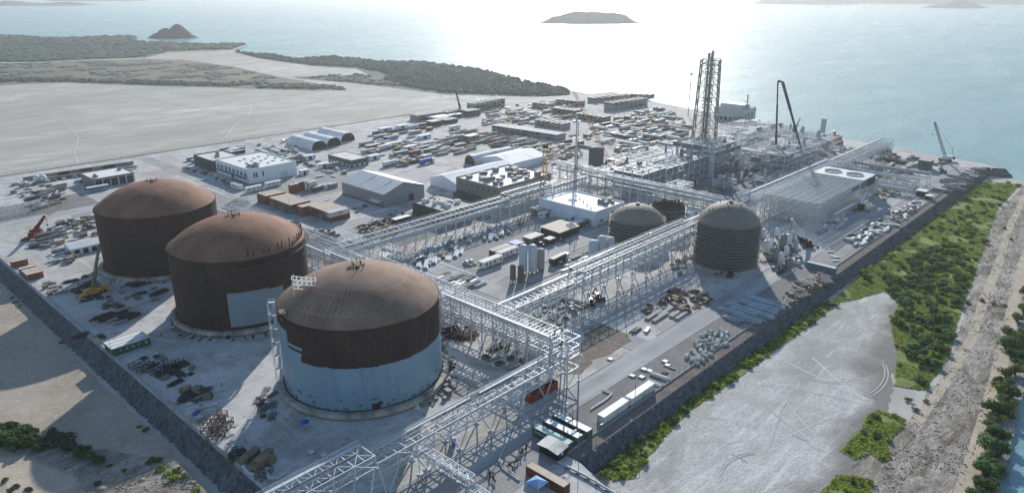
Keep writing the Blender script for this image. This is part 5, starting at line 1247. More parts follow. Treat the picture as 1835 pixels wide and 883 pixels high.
# cranes
RX, RY = math.sin(HEAD), -math.cos(HEAD)
def tip(base, px, py):
    """point above-beside base, in the upright plane square to the view, that shows at px, py"""
    a, b = (px-CX)/F_PX, -(py-CY)/F_PX; c, s = math.cos(PITCH), math.sin(PITCH); fw, up = c+b*s, -s+b*c
    F = base[0]*math.cos(HEAD)+base[1]*math.sin(HEAD); k = F/fw
    return (F*math.cos(HEAD)+a*k*RX, F*math.sin(HEAD)+a*k*RY, CAM_H+up*k)
def rel(t, p): 
    M = Matrix.Rotation(-t.rotation_euler.z, 4, 'Z'); v = M @ (Vector(p)-Vector(t.location)); return (v.x,v.y,v.z)
def crane(label, px, py, tips, body, boom, kind='lattice', w0=1.8, w1=1.0, base='crawler', rz=0.0, name='crawler_crane', hook=True, cab=None):
    x, y = g(px,py); t = thing(name, label, 'crane', (x,y,0), rz)
    if base == 'crawler':
        for s in (-1,1):
            mb = MB(); mb.box(-3.6,3.6,s*2.4-.55,s*2.4+.55,.1,1.2); mb.tube((-3.6,s*2.4-.55,.65),(-3.6,s*2.4+.55,.65),.55,10); mb.tube((3.6,s*2.4-.55,.65),(3.6,s*2.4+.55,.65),.55,10); mb.build('track', m_dark, t)
        mb = MB(); mb.box(-2,2,-1.9,1.9,.7,1.5); mb.box(-4.5,2.4,-1.5,1.5,1.5,3.6); mb.build('body', body, t)
        mb = MB(); mb.box(-5.6,-4.5,-1.8,1.8,1.5,3.4); mb.build('counterweight', m_dark, t); zc = 2.2
    else:
        mb = MB(); mb.box(-5.5,5.5,-1.3,1.3,.8,1.6); mb.box(3.8,5.6,-1.3,1.3,1.6,2.9); mb.build('chassis', body, t)
        for k in (-4.2,-2.6,2.2,4.0):
            for s in (-1,1): mb = MB(); mb.tube((k,s*1.05,.65),(k,s*1.45,.65),.62,12); mb.build('wheel', m_dark, t)
        mb = MB(); mb.box(-3.4,1.2,-1.2,1.2,1.6,3.0); mb.build('body', body, t)
        for k in (-5,5):
            mb = MB(); mb.box(k-.2,k+.2,-3.4,3.4,.6,.9); mb.cbox(k,-3.4,0,.7,.7,.7); mb.cbox(k,3.4,0,.7,.7,.7); mb.build('outrigger', body, t)
        zc = 2.6
    mb = MB(); mb.box(.8,2.2,1.2,2.3,1.6,3.4); c_ = mb.build('cab', cab or body, t); mb = MB(); mb.box(2.21,2.25,1.3,2.2,2.3,3.2); mb.build('windscreen', m_glass, c_)
    p = (0,0,zc)
    for i, tp in enumerate(tips):
        q = rel(t, tip((x,y), *tp)); mb = MB()
        if kind == 'lattice': lattice_mast(mb, p, q, w0, w1, max(6,int((Vector(q)-Vector(p)).length/2.2)), .2)
        else:
            d = Vector(q)-Vector(p); P0 = Vector(p)
            for f0, f1, w_ in ((0,.4,w0),(.38,.72,w0*.78),(.7,1,w1)): mb.bar(tuple(P0+d*f0),tuple(P0+d*f1),w_)
        mb.build('boom' if i == 0 else 'jib', boom[i] if isinstance(boom, tuple) else boom, t); 
        if i == 0: b0 = q
        p = q
    if hook:
        mb = MB(); dz = min(8, p[2]*.4); mb.bar(p,(p[0],p[1],p[2]-dz),.08); mb.cbox(p[0],p[1],p[2]-dz-.8,.5,.5,.9); mb.build('hook', m_dark, t)
    if kind == 'lattice' and len(tips) == 1:
        mb = MB(); mb.bar((-4.5,0,3.5),(-3,0,9),.25); mb.bar((-3,0,9),b0,.1); mb.build('pendant_line', m_dark, t)
    return t
t = crane('tall black crane with its jib folded down to the ground, over the process units', 1389,297, [(1394,146),(1402,146),(1437,272)], m_orange, (m_dark,m_dark,m_dark), 'tele', 1.5,.9, rz=.4, hook=False)
q = rel(t, tip(g(1389,297),1390.5,262)); mb = MB(); lattice_mast(mb,(0,0,1.5),q,3.4,3.0,8,.5); mb.build('lower_boom', m_orange, t)
crane('orange lattice crawler crane leaning left behind the rear rack', 1091,294, [(1029,166)], m_orange, m_orange, 'lattice', 2.6,1.4, rz=2.2)
crane('thin dark crane among the containers by the salt flat', 826,205, [(817,163)], m_dark, m_dark, 'tele', 1.5,1.0, 'truck', .3, 'mobile_crane')
crane('white crane on the seaward edge near the far corner', 1693,288, [(1675,219)], m_white, m_steel_d, 'lattice', 1.5,.9, rz=1.9)
crane('short white crane by the water behind the black crane', 1420,246, [(1434,212)], m_white, m_steel, 'tele', 1.8,1.2, 'truck', .3, 'mobile_crane')
crane('red crane with a short raised boom at the left edge of the yard', 62,425, [(81,386)], mat('crane_red',(120,48,44),.6), mat('crane_red',(120,48,44),.6), 'tele', 1.6,1.1, 'truck', .9, 'mobile_crane')
crane('yellow based telescopic crane standing close to the deepest rust tank', 168,528, [(178,438)], m_yel, mat('boom_grey',(120,110,90),.6), 'tele', 1.2,.75, 'truck', .2, 'mobile_crane', False)
crane('white telescopic crane with raised boom at the near end of the lattice hall', 1443,438, [(1419,392)], m_dark, m_white, 'tele', 1.5,1.0, 'truck', .9, 'mobile_crane')
crane('white telescopic crane beside the long side of the lattice hall', 1541,374, [(1552,345)], m_dark, m_white, 'tele', 1.5,1.0, 'truck', .5, 'mobile_crane')
t = crane('orange piling rig near the seaward edge behind the exhaust stack', 1499,258, [(1494,235)], m_orange, m_orange, 'tele', 2.2,1.6, rz=.9, name='piling_rig')
mb = MB(); mb.box(-3,2,-2,2,3.6,7); mb.build('housing', m_orange, t)
for px, py, ty, lab in ((1336,215,178,'dark thin vertical mast beside the seaside building'),):
    x, y = g(px,py); t = thing('lamp_mast', lab, 'mast', (x,y,0)); mb = MB(); mb.tube((0,0,0),(0,0,22),.5,8); mb.build('pole', m_dark, t); mb = MB(); mb.cbox(0,0,21.6,1.6,.8,.8); mb.build('lamp_head', m_dark, t)
t = thing('gangway', 'skeletal pale steel gangway frame at the left edge of the yard', 'gangway', (*g(-10,392),0), 0); mb = MB()
for k in range(9): mb.bar((3.2*k,0,0),(3.2*k,0,4.2),.2); mb.bar((3.2*k,4,0),(3.2*k,4,4.2),.2); mb.bar((3.2*k,0,4.2),(3.2*k,4,4.2),.2)
mb.build('portal_frame', m_steel, t); mb = MB()
for yy in (0,4):
    for zz in (2.6,4.2): mb.bar((0,yy,zz),(25.6,yy,zz),.2)
mb.build('girders', m_steel, t)
# ------------------------------------------------------------------ vegetation
def leafmat(name, c1, c2, c3):
    t = NT(name); co = t.coord(); a = t.noise(co, .9, 3, .6); oi = t.n('ShaderNodeObjectInfo')
    c = t.ramp(a, [(.3, lin(c1)), (.5, lin(c2)), (.72, lin(c3))])
    c = t.mix(1.0, c, t.math('MULTIPLY_ADD', oi.outputs['Random'], .6, .72), 'MULTIPLY'); t.color(c); t.set(.75,0,.2)
    tr = t.n('ShaderNodeBsdfTranslucent'); t.l(c, tr.inputs['Color']); mx = t.n('ShaderNodeMixShader'); mx.inputs[0].default_value = .55
    t.l(t.b.outputs[0], mx.inputs[1]); t.l(tr.outputs[0], mx.inputs[2]); t.l(mx.outputs[0], t.out.inputs['Surface']); return t.m
m_leaf_dark = leafmat('mangrove_leaf', (70,96,62), (100,128,80), (132,154,100))
m_leaf_olive = leafmat('olive_leaf', (86,98,56), (112,124,66), (138,144,82))
m_leaf_bright = leafmat('saltwort_leaf', (128,146,56), (158,174,70), (186,196,92))
m_leaf_grey = leafmat('grey_twig', (84,84,74), (112,110,96), (140,134,118))
m_bark = mat('bark', (84,74,62), .9, var=.3, scale=2)
def leaves(mb, c, rx, ry, rz, n, s, rr, lobes=6):
    cs = [(rr.uniform(-.6,.6)*rx, rr.uniform(-.6,.6)*ry, rr.uniform(-.1,.6)*rz, rr.uniform(.35,.62)) for _ in range(lobes)]
    for k in range(n):
        lx, ly, lz, lr = cs[k % lobes]
        d = Vector((rr.gauss(0,1),rr.gauss(0,1),rr.gauss(0,1))); d.normalize(); f = rr.uniform(.55,1.0)
        p = Vector((c[0]+lx+d.x*rx*lr*f, c[1]+ly+d.y*ry*lr*f, c[2]+lz+d.z*rz*lr*f))
        if p.z < c[2]-rz*.25: continue
        nn = (d+Vector((rr.uniform(-.6,.6),rr.uniform(-.6,.6),rr.uniform(-.1,.9)))).normalized(); u = nn.cross(Vector((rr.uniform(-1,1),rr.uniform(-1,1),.3))).normalized(); v = nn.cross(u)
        q = s*rr.uniform(.6,1.3); mb._add([p-u*q-v*q*.5, p+u*q-v*q*.7, p+u*q*.7+v*q, p-u*q*.8+v*q*.6], [(0,1,2,3)])
def bush_proto(kind, m, seed, trunk=False):
    rr = random.Random(seed); t = thing(kind, '', kind.replace('_',' '), (0,0,-500))
    mb = MB()
    if trunk:
        for k in range(4): a = rr.uniform(0,6.3); mb.tube((.15*math.cos(a),.15*math.sin(a),0),(.75*math.cos(a),.75*math.sin(a),1.1),.14,6,.06)
        mb.tube((0,0,-.1),(0,0,1.3),.2,7,.1)
        mb.build('trunk', m_bark, t); mb = MB(); leaves(mb, (0,0,.85), 1.5,1.5,1.15, 1300, .12, rr, 10); mb.build('crown', m, t)
    else:
        for k in range(5): a = rr.uniform(0,6.3); mb.tube((0,0,-.05),(.5*math.cos(a),.5*math.sin(a),.5),.05,5,.03)
        mb.build('stem', m_bark, t); mb = MB(); leaves(mb, (0,0,.42), 1.1,1.1,.7, 360, .13, rr, 7); mb.build('foliage', m, t)
    return t
PRO = {}
def plant(kind, m, x, y, s, label, group, trunk=False, z=G0):
    key = (kind, m.name)
    if key not in PRO: PRO[key] = [[bush_proto(kind, m, 40+len(PRO)*5+i, trunk), False] for i in range(3)]
    e = R.choice(PRO[key])
    sc = (s*R.uniform(.85,1.15), s*R.uniform(.85,1.15), s*R.uniform(.75,1.1)); rz = R.uniform(0,6.28)
    if not e[1]:
        e[1] = True; o = e[0]; o.location = (x,y,z); o.rotation_euler = (0,0,rz); o.scale = sc; o['label'] = label; o['group'] = group
    else: copy_tree(e[0], (x,y,z), rz, label, group, sc)
def inside(p, poly):
    x, y = p; c = False
    for (x0,y0),(x1,y1) in zip(poly, poly[1:]+poly[:1]):
        if (y0 > y) != (y1 > y) and x < (x1-x0)*(y-y0)/(y1-y0)+x0: c = not c
    return c
def scatter(poly, n, rr, gap=0.0, tries=60):
    xs = [p[0] for p in poly]; ys = [p[1] for p in poly]; out = []
    for _ in range(n*tries):
        if len(out) >= n: break
        p = (rr.uniform(min(xs),max(xs)), rr.uniform(min(ys),max(ys)))
        if inside(p, poly) and all((p[0]-q[0])**2+(p[1]-q[1])**2 > gap*gap for q in out): out.append(p)
    return out
def wpoly(px, z=G0): return [g(x,y,z) for x,y in px]
P1 = wpoly([(1072,846),(1110,815),(1180,757),(1260,694),(1340,634),(1400,588),(1480,540),(1500,546),(1455,580),(1400,620),(1345,660),(1290,700),(1240,732),(1190,785),(1135,856),(1100,862)])
P2 = wpoly([(1488,545),(1520,512),(1560,478),(1640,414),(1700,364),(1748,326),(1830,330),(1790,370),(1768,430),(1748,490),(1720,560),(1700,640),(1655,700),(1602,690),(1608,640),(1596,580),(1610,545),(1585,522),(1540,535)])
P2d = wpoly([(1585,500),(1650,450),(1720,440),(1745,480),(1718,560),(1698,640),(1650,690),(1615,640),(1610,560)])
P3 = wpoly([(1508,806),(1522,790),(1544,770),(1556,742),(1575,735),(1600,744),(1622,750),(1618,768),(1600,782),(1590,800),(1598,822),(1580,828),(1560,812),(1535,824)])
P4 = wpoly([(1470,890),(1500,850),(1560,858),(1562,890)])
def soilpatch(poly, label):
    q = []
    for (ax,ay),(bx,by) in zip(poly, poly[1:]+poly[:1]):      # shake the outline so that no side stays straight
        L = math.hypot(bx-ax, by-ay); n = max(1, int(L/3))
        for k in range(n): f = k/n; X, Y = ax+(bx-ax)*f, ay+(by-ay)*f; q.append((X+1.7*noise.noise((X*.25,Y*.25,1)), Y+1.7*noise.noise((X*.25,Y*.25,9))))
    patch('grass_ground', q, m_green, label, px=False, rag=.6)
m_green = soil('plant_ground', (104,114,62), (146,156,82), .22, (176,170,136), .8)
for q, lab in ((P1,'green plant strip along the rock bank'),(P2,'wide green plant belt beyond the rock bank'),(P3,'small green clump at the mud edge'),(P4,'low green clump by the wet mud')): soilpatch(q, lab)
# low bright plant cover, too fine to count
rr = random.Random(77); mb = MB()
m_cover = leafmat('ground_cover_leaf', (136,152,62), (168,182,78), (194,202,100))
def cover(poly, dens, thr, sc=.16):
    xs = [p[0] for p in poly]; ys = [p[1] for p in poly]; A = (max(xs)-min(xs))*(max(ys)-min(ys))
    for _ in range(int(A*dens)):
        x, y = rr.uniform(min(xs),max(xs)), rr.uniform(min(ys),max(ys))
        if noise.noise((x*sc, y*sc, 1.7)) < thr or not inside((x,y), poly): continue
        p = Vector((x, y, G0+.12+rr.uniform(0,.22))); q = rr.uniform(.14,.34); a = rr.uniform(0,6.28); u = Vector((math.cos(a),math.sin(a),rr.uniform(-.5,.5)))*q; v = Vector((-math.sin(a),math.cos(a),rr.uniform(-.3,.7)))*q
        mb._add([p-u-v*.6, p+u-v, p+u*.8+v, p-u+v*.7], [(0,1,2,3)])
cover(P1, 9, -.35); cover(P2, 7, -.22, .1); cover(P3, 9, -.4); cover(P4, 9, -.5)
tag(mb.build('ground_cover', m_cover), 'bright yellow green low plants beside the rock bank', kind='stuff')
for x, y in scatter(P1, 100, rr, 1.3): plant('salt_bush', rr.choice([m_leaf_bright,m_leaf_bright,m_leaf_dark,m_leaf_olive]), x, y, rr.uniform(.6,1.5), 'small bush in the green strip along the rock bank', 'bushes along the rock bank')
for x, y in scatter(P2d, 165, rr, 1.8): plant('mangrove_bush', rr.choice([m_leaf_dark,m_leaf_dark,m_leaf_olive]), x, y, rr.uniform(1.0,2.7), 'dark bush in the thicket between bank and beach', 'dark bushes in the thicket')
for x, y in scatter(P2, 150, rr, 2.4): plant('salt_bush', rr.choice([m_leaf_bright,m_leaf_bright,m_leaf_olive,m_leaf_dark]), x, y, rr.uniform(.9,2.2), 'bush in the wide green belt beyond the rock bank', 'bushes in the wide green belt')
for x, y in scatter(P3, 14, rr, 1.1): plant('salt_bush', rr.choice([m_leaf_dark,m_leaf_olive,m_leaf_bright]), x, y, rr.uniform(.6,1.2), 'bush in the small green clump at the mud edge', 'bushes at the mud edge')
for x, y in scatter(P4, 8, rr, 1.1): plant('salt_bush', rr.choice([m_leaf_olive,m_leaf_bright]), x, y, rr.uniform(.6,1.0), 'bush in the low clump nearest the wet mud', 'bushes nearest the wet mud')
for px, py, s in ((1628,718,1.0),(1640,735,.9),(1650,660,1.1),(1660,720,.8),(1760,540,1.3),(1780,545,1.0),(1800,548,.9),(1735,545,1.1),(1800,410,1.2),(1812,430,1.0)): plant('grey_shrub', m_leaf_grey, *g(px,py,G0), s, 'grey leafless shrub on the trampled sand', 'grey shrubs on the sand')
for px, py in ((1805,600),(1822,575),(1832,600),(1812,640),(1830,640),(1800,672),(1818,670),(1792,705),(1810,712),(1782,738),(1800,748),(1776,770),(1795,785),(1768,805),(1788,815),(1762,838),(1782,845),(1755,868),(1775,875),(1800,620),(1748,895),(1835,560),(1838,530),(1814,625),(1822,655),(1806,690),(1797,720),(1786,752),(1806,735),(1783,785),(1775,825),(1765,852),(1760,880),(1826,615),(1790,690)):
    plant('mangrove_tree', rr.choice([m_leaf_dark,m_leaf_dark,m_leaf_olive]), *g(px,py,G0), rr.uniform(1.3,2.2), 'dark green mangrove tree between the sandy track and water', 'mangrove trees by the track', True)
for px, py, s, m in ((8,775,1.7,m_leaf_dark),(22,792,1.5,m_leaf_dark),(40,785,1.6,m_leaf_dark),(5,800,1.5,m_leaf_olive),(55,795,1.2,m_leaf_olive),(62,782,1.1,m_leaf_dark),(85,798,1.3,m_leaf_grey),(105,800,1.5,m_leaf_grey),(125,805,1.3,m_leaf_grey),(140,812,1.2,m_leaf_dark),(160,822,1.1,m_leaf_dark),(178,828,1.0,m_leaf_dark),(15,770,1.3,m_leaf_olive),(72,806,1.0,m_leaf_dark),(0,785,1.8,m_leaf_dark),(32,772,1.3,m_leaf_olive),(48,800,1.5,m_leaf_dark),(95,790,1.4,m_leaf_grey),(118,798,1.4,m_leaf_grey),(150,818,1.3,m_leaf_dark),(30,800,1.4,m_leaf_dark)):
    plant('mangrove_tree', m, *g(px,py,G0), s*1.2, 'bush in the row along the dirt road at the foot of the bank', 'bushes along the lower dirt road', True)
for px, py, s, m in ((272,828,1.3,m_leaf_olive),(290,840,1.2,m_leaf_bright),(302,848,1.3,m_leaf_bright),(318,845,1.1,m_leaf_dark),(330,855,1.1,m_leaf_dark),(312,860,1.2,m_leaf_bright),(285,825,1.0,m_leaf_olive),(352,882,1.2,m_leaf_bright),(175,868,1.0,m_leaf_grey),(262,772,1.0,m_leaf_olive),(250,765,.8,m_leaf_olive),(110,615,.8,m_leaf_olive),(20,535,1.0,m_leaf_bright),(28,542,.9,m_leaf_olive),(36,549,.8,m_leaf_bright),(196,835,.7,m_leaf_dark),(222,845,.8,m_leaf_dark),(8,862,1.1,m_leaf_grey),(30,872,1.0,m_leaf_grey),(52,878,1.0,m_leaf_grey),(20,880,1.0,m_leaf_grey)):
    plant('salt_bush', m, *g(px,py,G0), s, 'scattered bush below the rust tank bank', 'scattered bushes below the bank')
# debris and stones strewn on the sand
mb = MB(); rr = random.Random(5); m_deb = mat('driftwood', (112,103,92), .95, var=.4, scale=.3)
BE = wpoly([(1800,345),(1780,400),(1760,470),(1735,560),(1708,645),(1650,725),(1600,800),(1555,883),(1660,900),(1720,883),(1755,780),(1785,660),(1805,580),(1825,470),(1835,360)])
for x, y in scatter(BE, 5200, rr):
    if noise.noise((x*.09,y*.09,4)) < -.15: continue
    s = rr.uniform(.06,.24)
    if rr.random() < .6: mb.cbox(x,y,G0+.02,s*rr.uniform(1,4),s,s*.6,rr.uniform(0,3.1))
    else: mb.ball((x,y,G0+.05), s*.8, 6, 3, .5)
tag(mb.build('debris', m_deb), 'driftwood and flattened scrub strewn over the sand', kind='stuff')
mb = MB(); BR = wpoly([(0,800),(60,772),(95,792),(150,830),(220,812),(300,832),(360,872),(390,915),(150,915),(135,850),(60,822)])
for x, y in scatter(BR, 420, rr): mb.ball((x,y,G0+.05), rr.uniform(.12,.5), 6, 4, .6)
for px, py in ((170,850),(200,860),(235,868),(160,862),(215,850),(255,860),(182,876)):
    x,y = g(px,py,G0); mb.ball((x,y,G0), rr.uniform(.7,1.4), 9, 5, .5)
tag(mb.build('rubble', mat('pale_rubble',(158,148,134),.95,var=.25,scale=.6)), 'pale rubble and earth heaps by the dirt road', kind='stuff')
# far mangroves and scrub: one mass each
def canopy(name, px, cell, h, m, label, seed, thr=-.2, sc=.03, zq=None):
    poly = wpoly(px, SEA_Z if zq is None else zq); xs = [p[0] for p in poly]; ys = [p[1] for p in poly]; mb = MB(); rr = random.Random(seed)
    x = min(xs)
    while x < max(xs):
        y = min(ys)
        while y < max(ys):
            X, Y = x+rr.uniform(-.4,.4)*cell, y+rr.uniform(-.4,.4)*cell
            if inside((X,Y), poly) and noise.noise((X*sc,Y*sc,seed)) > thr:
                r_ = cell*rr.uniform(.5,.85); hh = h*rr.uniform(.5,1.15); k = 6; a0 = rr.uniform(0,6)
                vs = [(X+r_*math.cos(a0+2*PI*i/k)*rr.uniform(.8,1.2), Y+r_*math.sin(a0+2*PI*i/k)*rr.uniform(.8,1.2), G0-.2) for i in range(k)]
                vs += [(X+r_*.8*math.cos(a0+2*PI*i/k), Y+r_*.8*math.sin(a0+2*PI*i/k), G0+hh*rr.uniform(.5,.85)) for i in range(k)] + [(X+rr.uniform(-.2,.2)*r_,Y+rr.uniform(-.2,.2)*r_,G0+hh)]
                mb._add(vs, [(i,(i+1)%k,k+(i+1)%k,k+i) for i in range(k)] + [(k+i,k+(i+1)%k,2*k) for i in range(k)])
            y += cell
        x += cell
    return tag(mb.build(name, m), label, kind='stuff')
def canmat(name, c1, c2):
    t = NT(name); co = t.coord(True); a = t.noise(co, .025, 5, .65); b = t.noise(co, .4, 3, .6); c = t.mix(.5, t.ramp(a,[(.35,lin(c1)),(.65,lin(c2))]), t.ramp(b,[(.35,lin(c1)),(.65,lin(c2))])); t.color(c); t.set(.95,0,.1); return t.m
m_can = canmat('far_mangrove', (84,97,90), (108,120,108)); m_can2 = canmat('far_scrub', (112,116,104), (142,140,126))
canopy('mangrove_forest', [(418,93.5),(450,98),(490,101),(530,108),(600,104),(680,113),(755,114),(860,128),(940,148),(1010,161.5),(1024,174),(960,173),(870,170),(800,168),(735,158),(690,146),(700,134),(640,122),(560,118),(470,106)], 5.5, 4.6, m_can, 'dark mangrove belt on the headland beside the sea', 3, -.55)
canopy('mangrove_forest', [(-60,63),(60,68),(110,71),(175,67),(240,66.5),(243,76),(345,81),(437,81),(412,89),(300,92),(240,92),(150,84),(60,84),(-60,86)], 13, 5.0, m_can, 'far mangrove belt along the left shore', 4, -.6)
canopy('marsh_scrub', [(-60,86),(60,84),(150,84),(260,93),(300,94),(240,104),(150,107),(60,112),(-60,112)], 11, 3.2, m_can, 'far marsh thicket on the left', 5, -.3, .012)
canopy('marsh_scrub', [(-60,150),(60,148),(120,148),(250,153),(380,156),(450,159),(560,162),(622,163),(600,156),(500,152),(380,150),(250,146),(100,143),(-60,144)], 6, 2.6, m_can, 'dark scrub line at the edge of the salt flat', 6, -.25, .02)
canopy('marsh_scrub', [(-60,116),(60,115),(150,111),(260,108),(330,112),(420,124),(500,142),(590,158),(560,161),(380,150),(250,146),(60,142),(-60,142)], 9, 1.6, m_can2, 'thin scrub over the grey ground behind the flat', 7, .05, .022)
canopy('marsh_scrub', [(545,139),(640,134),(690,140),(730,158),(700,156),(620,148),(545,142)], 6, 2.4, m_can2, 'low scrub between the headland and salt flat', 8, -.1, .03)
# ------------------------------------------------------------------ laydown yards: each bundle, crate, frame and block is its own thing
m_wood = mat('crate_wood', (142,124,104), .85, var=.2, scale=1.2, rnd=.15)
m_galv = mat('galvanised_pipe', (182,191,197), .55, 0, var=.15, scale=.5, rnd=.1)
m_block = mat('pale_block', (196,204,198), .8, var=.1, scale=.8, rnd=.12)
m_sheet_dark = mat('dark_tarp', (62,66,68), .6, var=.25, scale=.8, rnd=.2)
m_sheet_white = mat('white_wrap', (226,226,222), .55, var=.08, scale=.8, rnd=.08)
m_blue = mat('blue_tarp', (36,88,190), .5, var=.15, scale=.8)
YP = {}
def yproto(kind):
    """one of each kind of stored thing, long side along local x"""
    if kind in YP: return YP[kind]
    base = kind.split(':')[0]; var = kind.split(':')[1] if ':' in kind else ''
    M_ = {'': m_steel_d, 'white': m_sheet_white, 'rust': m_rusty, 'galv': m_galv, 'dark': m_sheet_dark, 'grey': m_conc, 'tan': m_wood, 'blue': m_blue, 'pale': m_block}[var]
    t = thing({'pipes':'pipe_bundle','beams':'beam_bundle','crate':'crate','frame':'steel_cage','block':'concrete_block','slab':'slab_stack','tarp':'covered_stack','spool':'cable_drum','skip':'waste_skip','tank':'portable_tank','flat':'flat_trailer','stillage':'stillage'}[base], '', 'x', (0,0,-300))
    rr = random.Random(kind)
    if base == 'pipes':
        for row, n in enumerate((6,5,4)):
            for i in range(n): mb = MB(); L = 11.6+rr.uniform(-.5,.3); o = rr.uniform(-.3,.3); mb.tube((o-L/2,(i-(n-1)/2)*.52,.45+row*.45),(o+L/2,(i-(n-1)/2)*.52,.45+row*.45),.25,8); mb.build('pipe', M_, t)
        for u in (-4,0,4): mb = MB(); mb.box(u-.12,u+.12,-1.7,1.7,0,.19); mb.build('bearer', m_wood, t)
    elif base == 'beams':
        for i in range(7):
            mb = MB(); L = rr.uniform(6,10.5); y = (i-3)*.55; u = rr.uniform(-1,1); z = .2+.5*(i%2)
            mb.box(u-L/2,u+L/2,y-.18,y+.18,z,z+.05); mb.box(u-L/2,u+L/2,y-.03,y+.03,z+.05,z+.4); mb.box(u-L/2,u+L/2,y-.18,y+.18,z+.4,z+.45); mb.build('beam', M_, t)
        for u in (-2.5,2.5): mb = MB(); mb.box(u-.12,u+.12,-2.1,2.1,0,.19); mb.build('bearer', m_wood, t)
    elif base == 'crate':
        mb = MB(); mb.box(-1.4,1.4,-.9,.9,.18,1.7); mb.build('box', M_, t)
        mb = MB(); mb.box(-1.48,1.48,-.98,.98,1.7,1.82); mb.build('lid', M_, t)
        mb = MB()
        for u in (-1.2,0,1.2): mb.box(u-.08,u+.08,-.97,.97,0,.18); mb.box(u-.08,u+.08,-.96,-.9,.18,1.7); mb.box(u-.08,u+.08,.9,.96,.18,1.7)
        mb.box(-1.4,1.4,-.95,-.8,.0,.12); mb.build('battens', M_, t)
    elif base == 'frame':
        mb = MB(); a, b, h = 3.2, 1.3, 1.9
        for sx in (-a,-a/3,a/3,a):
            for sy in (-b,b): mb.bar((sx,sy,0),(sx,sy,h),.16)
            mb.bar((sx,-b,h),(sx,b,h),.14); mb.bar((sx,-b,.3),(sx,b,.3),.14)
        for sy in (-b,b):
            for z in (.3,h): mb.bar((-a,sy,z),(a,sy,z),.15)
            mb.bar((-a,sy,.3),(-a/3,sy,h),.1); mb.bar((a/3,sy,h),(a,sy,.3),.1)
        mb.build('frame', M_, t)
    elif base == 'block':
        mb = MB(); a, b, h = 1.25, .62, .62; e = .12
        mb._add([(-a,-b,0),(a,-b,0),(a,b,0),(-a,b,0),(-a,-b,h*1.4),(a,-b,h*1.4),(a,b,h*1.4),(-a,b,h*1.4),(-a+e,-b+e*3,h*2),(a-e,-b+e*3,h*2),(a-e,b-e*3,h*2),(-a+e,b-e*3,h*2)],[(0,1,5,4),(1,2,6,5),(2,3,7,6),(3,0,4,7),(4,5,9,8),(5,6,10,9),(6,7,11,10),(7,4,8,11),(8,9,10,11)]); mb.build('body', M_, t)
        mb = MB()
        for u in (-.6,.6): mb.bar((u,-.12,1.2),(u,.12,1.36),.06); mb.bar((u,.12,1.36),(u,.3,1.2),.06)
        mb.build('lifting_loop', m_dark, t)
    elif base == 'slab':
        for k in range(3): mb = MB(); mb.box(-2.6+rr.uniform(-.3,.3),2.6+rr.uniform(-.3,.3),-.7,.7,.12+.3*k,.34+.3*k); mb.build('slab', M_, t)
        mb = MB(); mb.box(-1.6,-1.4,-.75,.75,0,.12); mb.box(1.4,1.6,-.75,.75,0,.12); mb.build('bearer', m_wood, t)
    elif base == 'tarp':
        n = 9; mb = MB(); vs = []
        for i in range(n+1):
            for j in range(6):
                u, v = i/n*2-1, j/5*2-1; h = 1.5*(1-abs(u)**4)*(1-abs(v)**4)+rr.uniform(0,.25)*(abs(u)<.95)*(abs(v)<.95); vs.append((u*2.2+rr.uniform(-.1,.1), v*1.3+rr.uniform(-.1,.1), max(0.02,h)))
        mb._add(vs, [(i*6+j,(i+1)*6+j,(i+1)*6+j+1,i*6+j+1) for i in range(n) for j in range(5)], True); mb.build('cover', M_, t)
        mb = MB(); mb.box(-2,2,-1.2,1.2,0,.9); mb.build('stack', m_wood, t)
    elif base == 'spool':
        for s in (-.55,.55): mb = MB(); mb.tube((0,s-.06,1.0),(0,s+.06,1.0),1.0,20); mb.build('flange', m_wood, t)
        mb = MB(); mb.tube((0,-.49,1.0),(0,.49,1.0),.75,18); mb.build('cable', M_, t)
    elif base == 'skip':
        mb = MB(); mb._add([(-1.6,-.9,.1),(1.6,-.9,.1),(1.6,.9,.1),(-1.6,.9,.1),(-2.1,-1.05,1.5),(2.1,-1.05,1.5),(2.1,1.05,1.5),(-2.1,1.05,1.5)],[(3,2,1,0),(0,1,5,4),(1,2,6,5),(2,3,7,6),(3,0,4,7)]); mb.build('body', M_, t)
        mb = MB(); mb.box(-1.7,1.7,-.85,.85,.9,1.15); mb.build('contents', m_steel_d, t)
    elif base == 'tank':
        mb = MB(); mb.tube((-2.4,0,1.4),(2.4,0,1.4),1.1,18); mb.build('shell', M_, t)
        mb = MB(); mb.box(-1.8,-1.4,-.8,.8,0,.6); mb.box(1.4,1.8,-.8,.8,0,.6); mb.build('saddle', m_steel_d, t)
    elif base == 'flat':
        mb = MB(); mb.box(-6,6,-1.25,1.25,.95,1.2); mb.box(-6,6,-.5,.5,.7,.95); mb.build('deck', M_, t)
        for u in (-5,-3.8,-2.6):
            for s in (-1,1): mb = MB(); mb.tube((u,s*.8,.48),(u,s*1.2,.48),.47,12); mb.build('wheel', m_dark, t)
        mb = MB(); mb.bar((4,-.7,0),(4,-.7,.7),.14); mb.bar((4,.7,0),(4,.7,.7),.14); mb.box(3.8,4.2,-.7,.7,.6,.7); mb.build('landing_gear', m_dark, t)
        mb = MB(); mb.box(-5.5,4.5,-1.1,1.1,1.2,2.0); mb.build('load', rr.choice([m_wood,m_steel_d]), t)
    elif base == 'stillage':
        for i in range(9): mb = MB(); L = rr.uniform(2.4,4); mb.box(-L/2,L/2,(i-4)*.32-.12,(i-4)*.32+.12,.15+.22*(i%3),.33+.22*(i%3)); mb.build('bar', M_, t)
        mb = MB(); mb.box(-1.3,-1.1,-1.6,1.6,0,.15); mb.box(1.1,1.3,-1.6,1.6,0,.15); mb.build('bearer', m_wood, t)
    YP[kind] = [t, False]; return YP[kind]
